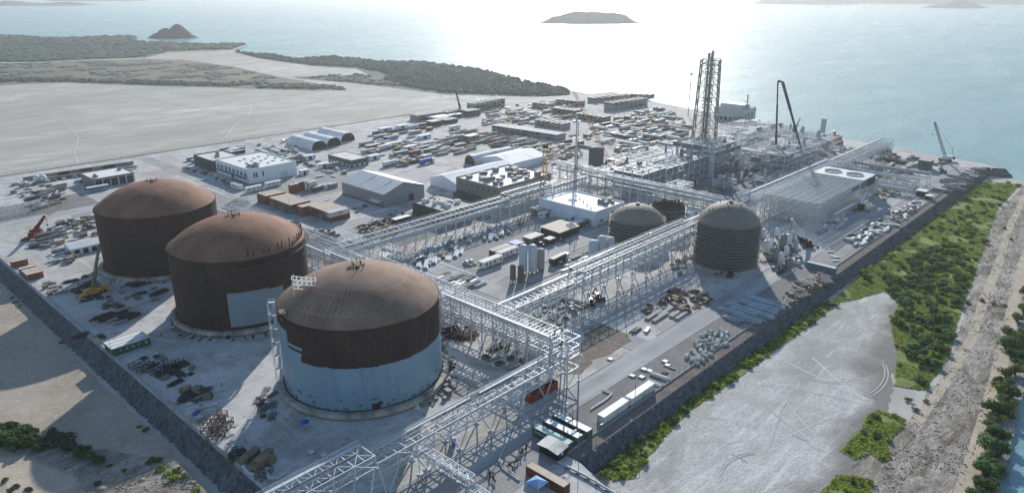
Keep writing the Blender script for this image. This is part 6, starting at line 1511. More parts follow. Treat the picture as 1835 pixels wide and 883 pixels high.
NOUN = {'pipes':'pipe bundle','beams':'beam bundle','crate':'crate','frame':'open steel cage','block':'block','slab':'slab stack','tarp':'sheeted stack','spool':'cable drum','skip':'waste skip','tank':'horizontal tank','flat':'loaded trailer','stillage':'bar stack'}
ADJ = {'': 'grey','white':'white','rust':'rusty brown','galv':'galvanised','dark':'dark','grey':'pale grey','tan':'tan','blue':'blue','pale':'pale greenish'}
YF = {}
def flat_proto(kind):
    """the same thing as one mesh, for places where its parts are too small to show"""
    if kind not in YF:
        t = yproto(kind)[0]; mb = MB(); ms = []
        for c in t.children:
            m = c.data.materials[0]
            if m not in ms: ms.append(m)
            mb.cur_m = ms.index(m); mb._add([v.co for v in c.data.vertices], [tuple(p.vertices) for p in c.data.polygons], c.data.polygons[0].use_smooth)
        YF[kind] = [mb.build(t.name.split('.')[0], ms), False]
    return YF[kind]
def item(kind, x, y, rz, where, group, s=1.0, z=0.0, label=None):
    e = flat_proto(kind) if math.hypot(x, y) > 330 else yproto(kind); base = kind.split(':')[0]; var = kind.split(':')[1] if ':' in kind else ''
    label = label or (ADJ[var]+' '+NOUN[base]+' '+where)
    sc = s if isinstance(s, tuple) else (s,s,s)
    if not e[1]:
        e[1] = True; o = e[0]; o.location = (x,y,z); o.rotation_euler = (0,0,rz); o.scale = sc; o['label'] = label; o['group'] = group
    else: o = copy_tree(e[0], (x,y,z), rz, label, group, sc)
    o['category'] = NOUN[base]; o['kind'] = 'thing'; return o
def yard(px, n, kinds, where, group, seed, gap=3.0, rz=(0,), jit=.08, s=(.8,1.1), world=False):
    rr = random.Random(seed); poly = px if world else wpoly(px, 0.0)
    for x, y in scatter(poly, n, rr, gap): item(rr.choice(kinds), x, y, rr.choice(rz)+rr.uniform(-jit,jit), where, group, rr.uniform(*s))
H2 = PI/2
# shore strip, from the near end
yard([(1228,640),(1262,594),(1300,590),(1308,612),(1250,655)], 46, ['block:pale','block:pale','block:pale','block:grey'], 'jumbled in the heap on the shore strip, near end', 'blocks heaped on the shore strip', 3, 1.35, (0,.5,1.1,1.57,2.2), .4, (.68,.92))
yard([(1296,570),(1345,535),(1402,541),(1352,580)], 15, ['pipes:galv','pipes:galv','beams:galv'], 'in the long rows of galvanised steel beside the perimeter road', 'galvanised steel by the perimeter road', 4, 2.6, (H2,), .06, (.85,1.0))
yard([(1402,535),(1440,500),(1490,486),(1478,512),(1420,545)], 34, ['stillage','stillage:rust','slab:grey','beams','crate:tan','tarp:dark'], 'in the cluttered strip nearer than the teal container', 'clutter before the teal container', 5, 2.4, (H2,0,.6), .3, (.6,.95))
yard([(1515,430),(1580,395),(1640,360),(1655,368),(1600,405),(1540,445)], 62, ['slab:white','slab:white','slab:grey','tarp:white','stillage:galv','tarp:dark'], 'among the white stacks on the shore strip past the teal container', 'white stacks on the shore strip', 6, 2.7, (0,.3,H2), .25, (.7,1.15))
yard([(1672,345),(1700,318),(1762,298),(1768,304),(1712,345)], 30, ['slab:grey','beams','stillage','slab:white','pipes'], 'in the rows at the far end of the shore strip', 'stacks at the far end of the shore strip', 7, 3.4, (H2,), .1, (.7,1.0))
for px, py in ((1493,460),(1499,462),(1497,468),(1488,452)): item('slab:white', *g(px,py), R.uniform(0,3), 'in a small loose group past the teal container', 'small loose slab group', .55)
# manhole lids and small slabs by the road
for k, (px, py) in enumerate(((1154,662),(1133,674),(1164,665),(1150,676),(1094,644),(1192,648),(1196,655),(558,811),(580,816),(1158,594))):
    x, y = g(px,py); t = thing('manhole', 'square concrete manhole with a pale lid, '+['by the shore strip kerb','nearest the white containers','beside the kerb, smaller','second from the white containers','alone near the road junction','on the strip before the block heap','smaller, on the strip before the block heap','near the blue grey tank, larger','near the blue grey tank, smaller','on open ground by the road'][k], 'manhole', (x,y,0), 0, 'square manholes')
    mb = MB(); mb.box(-.9,.9,-.9,.9,0,.35); mb.build('chamber', m_conc, t); mb = MB(); mb.box(-.75,.75,-.75,.75,.35,.43); mb.build('lid', m_sheet_white, t)
# middle laydown by the tall ringed tank's shadow
yard([(1180,545),(1215,520),(1262,523),(1275,540),(1235,560),(1200,560)], 44, ['stillage:rust','stillage:dark','tarp:dark','beams:rust','slab:grey','crate:tan'], 'in the dark heap before the tall ringed tank', 'dark heap before the tall ringed tank', 8, 1.7, (0,.4,H2,1.1), .4, (.6,.95))
for px, py in ((1170,566),(1182,570),(1192,560),(1213,562),(1222,566)): item('slab:grey', *g(px,py), .05, 'laid out flat beside the dark heap', 'long slabs beside the dark heap', (2.0,1.1,.8))
yard([(1150,558),(1162,548),(1172,552),(1160,565)], 6, ['tarp:dark','stillage:dark'], 'at the left end of the dark heap', 'dark items left of the heap', 9, 1.6, (0,.8), .4, (.5,.8))
item('beams:dark', *g(1138,593), .15, 'lying alone near the road junction', None, .7); item('slab:white', *g(1160,592), .3, 'lying alone near the road junction', None, .8)
yard([(800,590),(850,585),(870,600),(835,615),(805,612)], 7, ['beams:rust','stillage:rust','beams:dark'], 'under the dense white rack behind the blue grey tank', 'steel under the dense rack', 10, 2.6, (0,.1), .1, (.7,1.0))
yard([(860,625),(915,615),(950,640),(920,660),(870,645)], 12, ['beams:dark','stillage:dark','stillage','slab:grey','tarp:dark'], 'on the ground below the end of the dense rack', 'steel below the rack end', 11, 2.4, (0,.5,H2), .3, (.7,1.0))
yard([(785,500),(800,490),(850,498),(868,515),(830,520)], 16, ['beams:galv','pipes','beams','slab:white','pipes:galv'], 'between the dense rack and the trailers', 'steel between rack and trailers', 12, 2.4, (.1,0), .1, (.7,.95))
yard([(735,470),(760,440),(850,420),(860,432),(830,460),(760,478)], 30, ['pipes:galv','pipes:galv','pipes','beams:galv'], 'in the comb of pipes below the office rack, nearer end', 'pipes below the office rack, near end', 13, 2.1, (.75,.8), .05, (.6,.85))
yard([(855,425),(880,405),(935,395),(942,405),(885,430)], 22, ['pipes:galv','pipes','pipes:white'], 'in the comb of pipes below the office rack, far end', 'pipes below the office rack, far end', 14, 1.9, (.75,.8), .05, (.6,.8))
# around the three tanks
yard([(178,555),(200,540),(238,560),(225,580),(190,585)], 10, ['beams:dark','stillage:dark','slab:grey','beams:rust'], 'in the tank shadow below the yellow based crane', 'dark steel below the yellow based crane', 15, 2.6, (0,.1), .2, (.7,1.0))
yard([(205,515),(245,508),(300,520),(290,540),(230,538)], 16, ['stillage:galv','beams:dark','tarp:dark','stillage'], 'by the foot of the deepest rust tank', 'steel by the deepest rust tank', 16, 2.3, (0,.5), .4, (.6,.9))
yard([(130,520),(165,505),(180,520),(150,540)], 8, ['stillage:dark','frame:dark','beams:dark'], 'beside the bank, left of the yellow based crane', 'steel beside the bank', 17, 2.4, (0,H2), .2, (.6,.9))
for px, py, s in ((250,655,.9),(262,662,.8),(275,660,.95),(288,668,.85),(300,672,.9)): item('frame:dark', *g(px,py), .3, 'in the row of dark frames by the green cabin', 'dark frames by the green cabin', s)
for px, py in ((308,662),(322,655)):
    x,y = g(px,py); t = thing('timber_mat', 'flat brown timber platform with short dark stakes beside the dark frames, '+('nearer' if px == 308 else 'further'), 'platform', (x,y,0), .15, 'brown timber platforms'); mb = MB(); mb.box(-2.6,2.6,-1.9,1.9,.1,.4); mb.build('deck', m_rusty, t); mb = MB()
    for u in (-2.5,-1.2,0,1.2,2.5): mb.bar((u,1.9,0),(u,1.9,1.5),.14)
    mb.build('stake', m_dark, t)
yard([(318,705),(345,690),(385,700),(372,720),(335,722)], 13, ['stillage:dark','crate:tan','tarp:dark','beams:dark'], 'in the dark cluster by the bank wall', 'dark cluster by the bank wall', 18, 1.7, (0,.6,1.2), .4, (.55,.85))
for px, py, a in ((340,725,.2),(352,730,.2),(362,722,.9),(372,728,.9),(386,724,.9),(358,748,.4),(372,702,.2),(402,698,.9)): item('stillage:white', *g(px,py), a, 'among the pale bars around the blue sheet', 'pale bars around the blue sheet', .6)
item('tarp:blue', *g(352,740), .5, '', None, .55, label='small bright blue sheeted heap by the bank wall')
for px, py in ((378,765),(392,758),(402,770),(388,780)): item('frame:rust', *g(px,py), .75, 'in the stack of rusty frames by the pale sunlit strip', 'rusty frames by the sunlit strip', 1.05)
for i, (px, py, s) in enumerate(((440,828,1.0),(455,818,1.1),(470,832,1.25),(480,818,1.0),(462,840,1.0),(486,828,.9))): item('crate:tan', *g(px,py), .35+.1*(i%2), ['at the wall end','at the back','largest in front','at the right back','at the front edge','at the right end'][i]+' of the crate group by the bank wall', 'tan crates by the bank wall', s)
yard([(405,815),(425,800),(440,812),(420,830)], 7, ['stillage:dark','tarp:dark','frame:dark'], 'just behind the tan crates', 'dark items behind the tan crates', 19, 1.3, (.2,.9), .4, (.45,.7))
for k, pts in enumerate(([(437,838),(446,850),(456,852)],[(478,842),(482,858),(500,858),(512,848)])):
    w3 = [(*g(a,b),.45) for a, b in pts]; t = thing('pipe_elbow', 'white bent pipe spool on the ground by the crates, '+['smaller','larger'][k], 'pipe', w3[0]); mb = MB(); mb.path([(p[0]-w3[0][0],p[1]-w3[0][1],0) for p in w3], .42, 10); mb.build('pipe', m_pipe, t); mb = MB(); mb.tube((-.06,-.06,0),(.06,.06,0),.6,12); mb.build('flange', m_pipe, t)
item('frame:dark', *g(474,852), .4, 'holding the larger white pipe bend', None, .7)
for k, (px, py) in enumerate(((640,870),(700,856))): pass
# left yard
for i, (wy, c) in enumerate(((360,'orange brown'),(348,'beige'),(344,'orange brown'),(341.3,'brown'),(338.7,'orange brown'))): container(70.3, wy, c, 6.1, 0, 0, c+' low container by the bank wall, '+ORD[i]+' from the left edge', 'containers by the bank wall', True, roof=m_roof_tan)
yard([(48,432),(60,415),(90,412),(100,435),(75,450)], 20, ['beams:dark','crate','stillage:dark','pipes'], 'in the dark pile below the red crane', 'dark pile below the red crane', 21, 2.2, (0,.2), .2, (.6,1))
yard([(100,400),(165,385),(172,405),(150,418),(95,425)], 30, ['slab:white','tarp:white','stillage','crate:tan','tarp:dark','skip'], 'in the mixed stores left of the deepest tank', 'mixed stores left of the deepest tank', 22, 2.8, (0,.2), .2, (.7,1.1))
yard([(88,455),(112,448),(138,460),(130,475),(95,475)], 15, ['tarp:white','slab:white','crate:tan','crate','skip:grey'], 'in the bright group before the white work tent', 'bright group before the work tent', 23, 2.4, (0,.2), .3, (.7,1.1))
yard([(75,510),(100,505),(112,525),(90,530)], 8, ['slab:grey','stillage','crate:tan'], 'by the bank wall, left of the tank shadow', 'stores by the bank wall', 24, 2.2, (0,.2), .2, (.6,1))
yard([(48,335),(60,325),(120,335),(112,362),(70,380),(55,368)], 44, ['stillage','pipes','crate','slab:white','beams:dark','spool','stillage:rust'], 'in the left laydown field beyond the loop road', 'left laydown field', 25, 3.2, (.3,.4), .2, (.6,1))
for i in range(9): 
    x, y = g(62+20*i,321-3.0*i); container(x, y, ['grey','brown','beige','dark red'][i%4], 12.2, 0, 0, ['grey','brown','beige','dark red'][i%4]+' long box, '+ORD[i]+' from the left in the line along the salt flat fence', 'line of boxes along the salt flat fence', False)
for i in range(8):
    x, y = g(98+19*i,322-2.6*i); item('flat', x, y, 0, ORD[i]+' from the left in the second line by the salt flat fence', 'second line by the salt flat fence')
for i, (px, py) in enumerate(((68,327),(78,326))): x,y = g(px,py); t = thing('water_tank', 'round white tank standing in the left yard, '+('left' if i==0 else 'right')+' of two', 'tank', (x,y,0), 0, 'pair of white round tanks'); mb = MB(); mb.ball((0,0,2.4),2.3,16,10); mb.build('shell', m_white, t); mb = MB(); mb.lathe([(1.6,0),(1.4,.9)],14); mb.build('skirt', m_steel_d, t)
# beside the lattice hall and the tall ringed tank
for i, (px, py, h) in enumerate(((1368,430,5),(1382,436,6),(1392,425,4),(1402,448,7),(1412,440,5),(1425,452,6),(1372,455,6),(1388,470,6.5),(1408,462,5),(1420,432,4.5),(1398,478,6),(1412,484,5),(1380,448,5))):
    x,y = g(px,py); t = thing('vessel', ['white','pale grey','white','grey'][i%4]+' upright vessel in the equipment group beside the tall ringed tank', 'vessel', (x,y,0), 0, 'upright vessels beside the tall ringed tank'); r_ = R.uniform(.9,1.7)
    mb = MB(); mb.lathe([(r_*.8,0),(r_*.8,.8)],14); mb.build('skirt', m_steel_d, t); mb = MB(); mb.lathe([(.02,.75),(r_,1.0),(r_,h),(r_*.6,h+.6),(.02,h+.8)],18); mb.build('shell', [m_white,m_vessel,m_white,m_steel_d][i%4], t); mb = MB(); mb.tube((0,0,h+.7),(0,0,h+1.5),.2,8); mb.build('nozzle', m_steel_d, t)
yard([(1362,470),(1375,425),(1430,440),(1435,470),(1400,495)], 34, ['slab:white','stillage','beams','skip:grey','tarp:white','crate','stillage:rust'], 'in the equipment area beside the tall ringed tank', 'stores beside the tall ringed tank', 26, 2.6, (0,.5,H2), .3, (.6,.95))
yard([(1455,420),(1520,375),(1550,372),(1500,408),(1470,425)], 18, ['beams:galv','slab:white','pipes:galv','stillage'], 'in the shaded strip along the lattice hall', 'steel along the lattice hall', 27, 3, (0,), .08, (.7,1))
yard([(1560,340),(1590,335),(1615,345),(1590,360),(1562,358)], 22, ['tarp:white','slab:white','stillage','crate:tan'], 'in the white heap past the seaward end of the lattice hall', 'white heap past the lattice hall', 28, 2.6, (0,.6), .4, (.7,1))
yard([(1000,470),(1050,452),(1062,466),(1012,490)], 20, ['slab:white','crate:tan','tarp:white','stillage','slab:grey'], 'between the tall silos and the domed silos', 'stores between the silo groups', 29, 2.2, (0,.1), .15, (.7,1))
yard([(635,405),(700,385),(740,405),(700,425),(650,425)], 34, ['stillage:rust','beams:rust','tarp:dark','skip:rust','crate:tan','stillage','frame:rust'], 'in the brown scrap yard before the big warehouse', 'brown scrap yard', 30, 2.4, (0,.6,1.2), .4, (.6,1))
yard([(588,378),(618,358),(628,366),(612,388)], 9, ['tarp:dark','stillage:dark','crate'], 'against the long wall of the big warehouse', 'stores against the warehouse wall', 31, 2.4, (H2,0), .2, (.7,1))
yard([(575,415),(602,420),(598,432),(570,428)], 10, ['stillage:dark','crate','beams:dark','skip'], 'on the cross road verge behind the middle tank', 'stores on the cross road verge', 32, 2.2, (0,.6), .4, (.6,.9))
yard([(500,445),(560,430),(640,450),(700,470),(690,490),(600,480)], 40, ['stillage:galv','beams:galv','frame','frame','stillage'], 'among the white steel behind the middle tank', 'white steel behind the middle tank', 33, 2.5, (0,.4,H2), .4, (.7,1.1), False)
# ---- far yards: rows of containers, then loose ones
def prow(px0, py0, px1, py1, n, cols, where, rz, tiers, L=12.2):
    a, b = g(px0,py0), g(px1,py1); crow(a[0], a[1], (b[0]-a[0])/max(1,n-1), (b[1]-a[1])/max(1,n-1), n, cols, where, rz, L, tiers)
GR = ('grey','grey','beige','grey green')
prow(744,216,790,209, 8, ('grey','beige','grey','brown','grey'), 'from left in the grey stack by the salt flat fence', H2, 2)
prow(797,210,826,204, 5, ('teal','teal','grey green'), 'from left in the teal stack by the thin dark crane', H2, 2)
prow(834,208,852,205, 4, ('brown','grey','dark red'), 'from left in the brown stack by the thin dark crane', H2, 2)
prow(846,199,862,196, 3, ('grey','beige','grey green'), 'from left in the pale stack at the back corner', H2, 3)
prow(870,194,896,189, 5, ('grey green','beige','grey'), 'from left in the olive stack at the back corner', H2, 3)
prow(892,234,1003,251, 20, ('teal','rust red','orange brown','grey','grey green','rust red','grey','grey','teal'), 'from left in the long colourful wall of containers', 0, 2)
prow(968,224,1012,231, 6, GR, 'from left in the grey block behind the colourful wall', 0, 2)
prow(962,192,985,195, 4, ('grey','brown'), 'from left in the small brown stack of the back yard', 0, 2)
prow(998,202,1034,207, 6, ('brown','grey','dark red'), 'from left in the brown block of the back yard', 0, 2)
prow(1004,186,1040,190, 6, ('brown','grey'), 'from left in the rearmost brown block', 0, 2)
prow(1040,212,1085,219, 7, ('brown','grey','dark red','brown'), 'from left in the brown block right of the orange crane', 0, 2)
prow(1062,184,1120,178, 6, ('grey','grey','brown'), 'from left in the long grey wall by the sea', H2, 2)
prow(1092,198,1150,189, 8, ('grey','grey green','grey'), 'from left in the long blue grey wall before the sea', H2, 3)
prow(1120,176,1166,178, 6, ('grey','brown'), 'from left in the rear wall at the water edge', 0, 2)
YARDN = [0]
def loose(px, n, seed, where, group, rz=(0,H2), kinds=None, gap=6, flat=.3):
    rr = random.Random(seed); poly = wpoly(px, 0.0)
    for x, y in scatter(poly, n, rr, gap):
        a = rr.choice(rz)+rr.uniform(-.05,.05)
        if rr.random() < flat: item(rr.choice(kinds or ['pipes','beams','flat','tarp:white','slab:white','pipes:rust','stillage']), x, y, a, where, group+', stores', rr.uniform(.9,1.3))
        else:
            c = rr.choice(['grey','white','rust red','teal','grey green','beige','brown','white','pale blue','dark red'])
            container(x, y, c, rr.choice([12.2,12.2,6.1]), a, 0, c+' single container '+where, group+', '+c+' boxes', False)
loose([(1060,225),(1190,192),(1240,222),(1222,262),(1110,275),(1070,250)], 84, 41, 'loose in the yard left of the flare tower', 'yard left of the flare tower', (0,0,H2), None, 6.5, .62)
loose([(905,200),(960,190),(1040,200),(1040,228),(900,222)], 34, 42, 'loose in the middle of the back yard', 'middle of the back yard', (0,0,H2), None, 7, .65)
loose([(640,262),(700,245),(790,250),(800,275),(720,300),(650,285)], 30, 43, 'in the yard behind the big warehouse', 'yard behind the big warehouse', (0,), None, 7.5, .6)
loose([(640,248),(740,222),(780,232),(700,250)], 18, 44, 'along the salt flat side past the arched sheds', 'salt flat side yard', (0,), None, 8, .6)
loose([(1010,245),(1060,238),(1080,262),(1030,275),(1000,262)], 14, 45, 'between the colourful wall and the dark drum', 'yard by the dark drum', (0,H2), None, 7, .6)
loose([(470,270),(520,262),(540,285),(520,300),(480,292)], 14, 46, 'in the strip between the white office and the arched sheds', 'strip by the arched sheds', (0,H2), None, 6, .6)
loose([(345,285),(395,270),(440,265),(430,276),(360,292)], 10, 47, 'behind the green walled store', 'stores behind the green walled store', (0,), None, 6, .3)
loose([(1560,305),(1610,290),(1650,292),(1640,312),(1600,325),(1568,318)], 12, 48, 'around the far corner racks', 'stores around the far corner racks', (0,H2), None, 6, .8)
container(*g(416,274), 'blue', 12.2, 0, 0, 'single bright blue container by the salt flat fence', None, False)
PY = ['pipes','pipes','pipes:rust','beams','pipes:galv','beams:rust']
yard([(765,262),(835,232),(872,244),(835,275),(790,278)], 40, PY, 'in the pipe rows left of the brown cabin', 'pipe rows left of the brown cabin', 51, 4.2, (.02,), .05, (.9,1.3))
yard([(850,243),(890,235),(960,255),(960,275),(900,270)], 46, PY, 'in the pipe rows before the colourful wall', 'pipe rows before the colourful wall', 52, 3.8, (.02,), .05, (.9,1.3))
yard([(960,262),(1010,258),(1045,278),(1005,300),(950,285)], 46, ['beams:dark','stillage:dark','tarp:dark','pipes','frame:dark','beams'], 'in the dark steel yard behind the white tent halls', 'dark steel yard', 53, 3.6, (0,.3), .2, (.9,1.3))
yard([(880,205),(930,208),(900,222),(850,228)], 20, ['pipes','beams','tarp:white'], 'in the far pipe yard by the salt flat', 'far pipe yard', 54, 5.5, (.02,), .05, (.9,1.3))
yard([(1340,222),(1420,236),(1440,262),(1400,262),(1345,240)], 30, ['tarp:dark','slab:grey','stillage','crate','frame'], 'behind the process units by the water', 'stores behind the process units', 55, 6, (0,H2), .3, (.9,1.4))
yard([(1505,262),(1600,275),(1690,293),(1660,296),(1560,285),(1500,275)], 34, ['tarp:dark','beams','stillage','slab:grey','pipes','skip'], 'scattered on the seaward edge', 'stores on the seaward edge', 56, 5.5, (0,H2,.5), .3, (.8,1.2))
yard([(1400,275),(1470,262),(1500,272),(1440,292)], 26, ['frame','stillage','slab:white','beams','tarp:dark'], 'by the foot of the black crane jib', 'stores by the black crane jib', 57, 4, (0,.5), .3, (.8,1.2))
yard([(1090,285),(1140,262),(1230,245),(1240,250),(1140,285)], 30, ['frame','stillage','beams','slab:white','tarp:white'], 'behind the blue grey process frames', 'stores behind the process frames', 58, 4.5, (0,.5), .3, (.9,1.3))
# denser small stores round the tanks and along the bank
yard([(120,505),(160,495),(185,520),(215,548),(180,560),(140,530)], 16, ['stillage:dark','beams:dark','slab:grey','tarp:dark','crate','stillage'], 'on shaded ground near the yellow based crane', 'stores near the yellow based crane', 61, 2.3, (0,.3,H2), .3, (.5,.9))
yard([(255,640),(300,638),(350,655),(360,690),(330,700),(290,680)], 16, ['stillage:rust','stillage:dark','beams:dark','frame:dark','crate:tan'], 'among the dark steel by the bank wall', 'dark steel by the bank wall', 62, 2.0, (.2,.3,1.7), .25, (.5,.85))
yard([(345,735),(380,720),(430,760),(410,800),(380,790)], 12, ['stillage:galv','stillage','frame:rust','stillage:white'], 'between the blue sheet and tan crates', 'steel between blue sheet and crates', 63, 1.8, (.3,.8,1.2), .3, (.45,.75))
yard([(455,705),(480,690),(500,720),(488,750),(465,745)], 12, ['stillage','stillage:rust','beams','crate:tan'], 'at the foot of the zigzag stair', 'stores at the zigzag stair', 64, 1.6, (.4,1.2), .4, (.4,.7))
yard([(790,560),(800,640),(815,700),(800,720),(790,690)], 14, ['crate','stillage:dark','skip','tarp:dark','stillage'], 'against the right side of the blue grey tank', 'stores right of the blue grey tank', 65, 1.7, (0,.6,1.4), .5, (.45,.8))
yard([(120,600),(190,590),(240,640),(200,625)], 6, ['stillage:dark','slab:grey','beams:dark'], 'behind the bank wall, left of the green cabin', 'stores left of the green cabin', 66, 2, (.2,1.6), .2, (.5,.8))
yard([(560,440),(640,425),(720,455),(720,480),(640,500),(570,470)], 46, ['frame:white','stillage:white','frame','stillage:galv','beams:galv','beams:white'], 'in the tangle of white steel past the middle tank', 'tangle of white steel', 67, 2.3, (0,.5,H2,1.1), .5, (.7,1.2))
yard([(398,368),(440,360),(462,385),(430,395),(402,390)], 22, ['frame:white','stillage:white','frame','stillage:galv'], 'in the white steel right of the deepest tank', 'white steel right of the deepest tank', 68, 2.3, (0,.5,H2), .5, (.7,1.1))
yard([(1200,470),(1240,455),(1250,480),(1215,500)], 8, ['stillage','crate','beams'], 'under the far part of the long white rack', 'stores under the long white rack', 69, 2.4, (0,.5), .3, (.6,.9))
yard([(950,560),(1010,540),(1060,545),(1020,575),(960,590)], 18, ['stillage:dark','slab:grey','pipes','crate','beams'], 'in the shade below the crossing of the racks', 'stores below the rack crossing', 70, 2.4, (0,.4,H2), .3, (.6,.9))
yard([(560,395),(640,360),(660,372),(620,392)], 10, ['crate','tarp:dark','skip:grey','stillage'], 'between the orange stacks and the warehouse', 'stores between stacks and warehouse', 71, 2.4, (0,H2), .3, (.6,.9))
yard([(1095,735),(1200,655),(1225,650),(1110,742)], 8, ['slab:grey','stillage:dark','pipes:white'], 'on the shore strip by the manholes', 'stores by the manholes', 72, 3, (H2,0), .1, (.4,.7))
# more pale small things between the buildings
yard([(640,268),(700,250),(790,255),(805,272),(720,298),(650,290)], 34, ['slab:white','tarp:white','crate','skip:grey','stillage','pipes:white','flat'], 'on the open yard behind the big warehouse', 'open yard behind the warehouse', 81, 4.5, (0,H2), .1, (.9,1.4))
yard([(455,262),(520,250),(545,275),(620,292),(640,312),(560,322),(500,290)], 34, ['tarp:dark','crate','slab:white','tarp:white','skip','tank:white','stillage'], 'in the strip of stores by the office parking', 'stores by the office parking', 82, 3.6, (0,H2,.4), .3, (.7,1.2))
yard([(870,195),(1000,180),(1040,200),(1000,222),(900,228)], 44, ['slab:white','pipes:white','tarp:white','crate','pipes','beams','flat'], 'across the middle of the back yard', 'stores across the back yard', 83, 5.5, (0,0,H2), .06, (1,1.6))
yard([(1055,235),(1190,200),(1245,230),(1225,258),(1100,280)], 60, ['slab:white','pipes:white','tarp:white','crate','pipes','beams:rust','flat'], 'in the yard towards the flare tower', 'stores towards the flare tower', 84, 5, (0,0,H2), .06, (1,1.6))
yard([(20,330),(60,322),(60,350),(20,362)], 8, ['crate','slab:white','tarp:white'], 'at the far left of the yard', 'stores at the far left', 85, 4, (0,H2), .2, (.8,1.2))
yard([(100,440),(112,425),(200,410),(200,425),(170,428)], 14, ['slab:white','tarp:dark','crate:tan','stillage'], 'behind the white work tent', 'stores behind the work tent', 86, 2.6, (0,.4), .3, (.7,1.1))
yard([(640,500),(705,470),(735,480),(700,500)], 10, ['crate','slab:white','tarp:white','skip:grey'], 'in front of the office rack behind the nearest dome', 'stores behind the nearest dome', 87, 2.6, (0,.4), .3, (.7,1.1))
for i,(px,py,l,w_) in enumerate(((640,292,12,4),(670,285,9,4),(705,262,14,4),(735,268,10,4),(760,248,12,4),(555,285,8,3.5),(580,300,7,3.5),(545,312,6,3),(690,235,12,5),(720,230,10,5))): shed('pale low cabin '+['first','second','third','fourth','fifth','near the green office','by the green office corner','by the parking strip','past the arched sheds','beyond the arched sheds'][i]+(' in the row behind the warehouse, counted from the left' if i < 5 else ''), px, py, l, w_, 2.8, m_wall_white, m_roof_white, 0, 'pale low cabins')
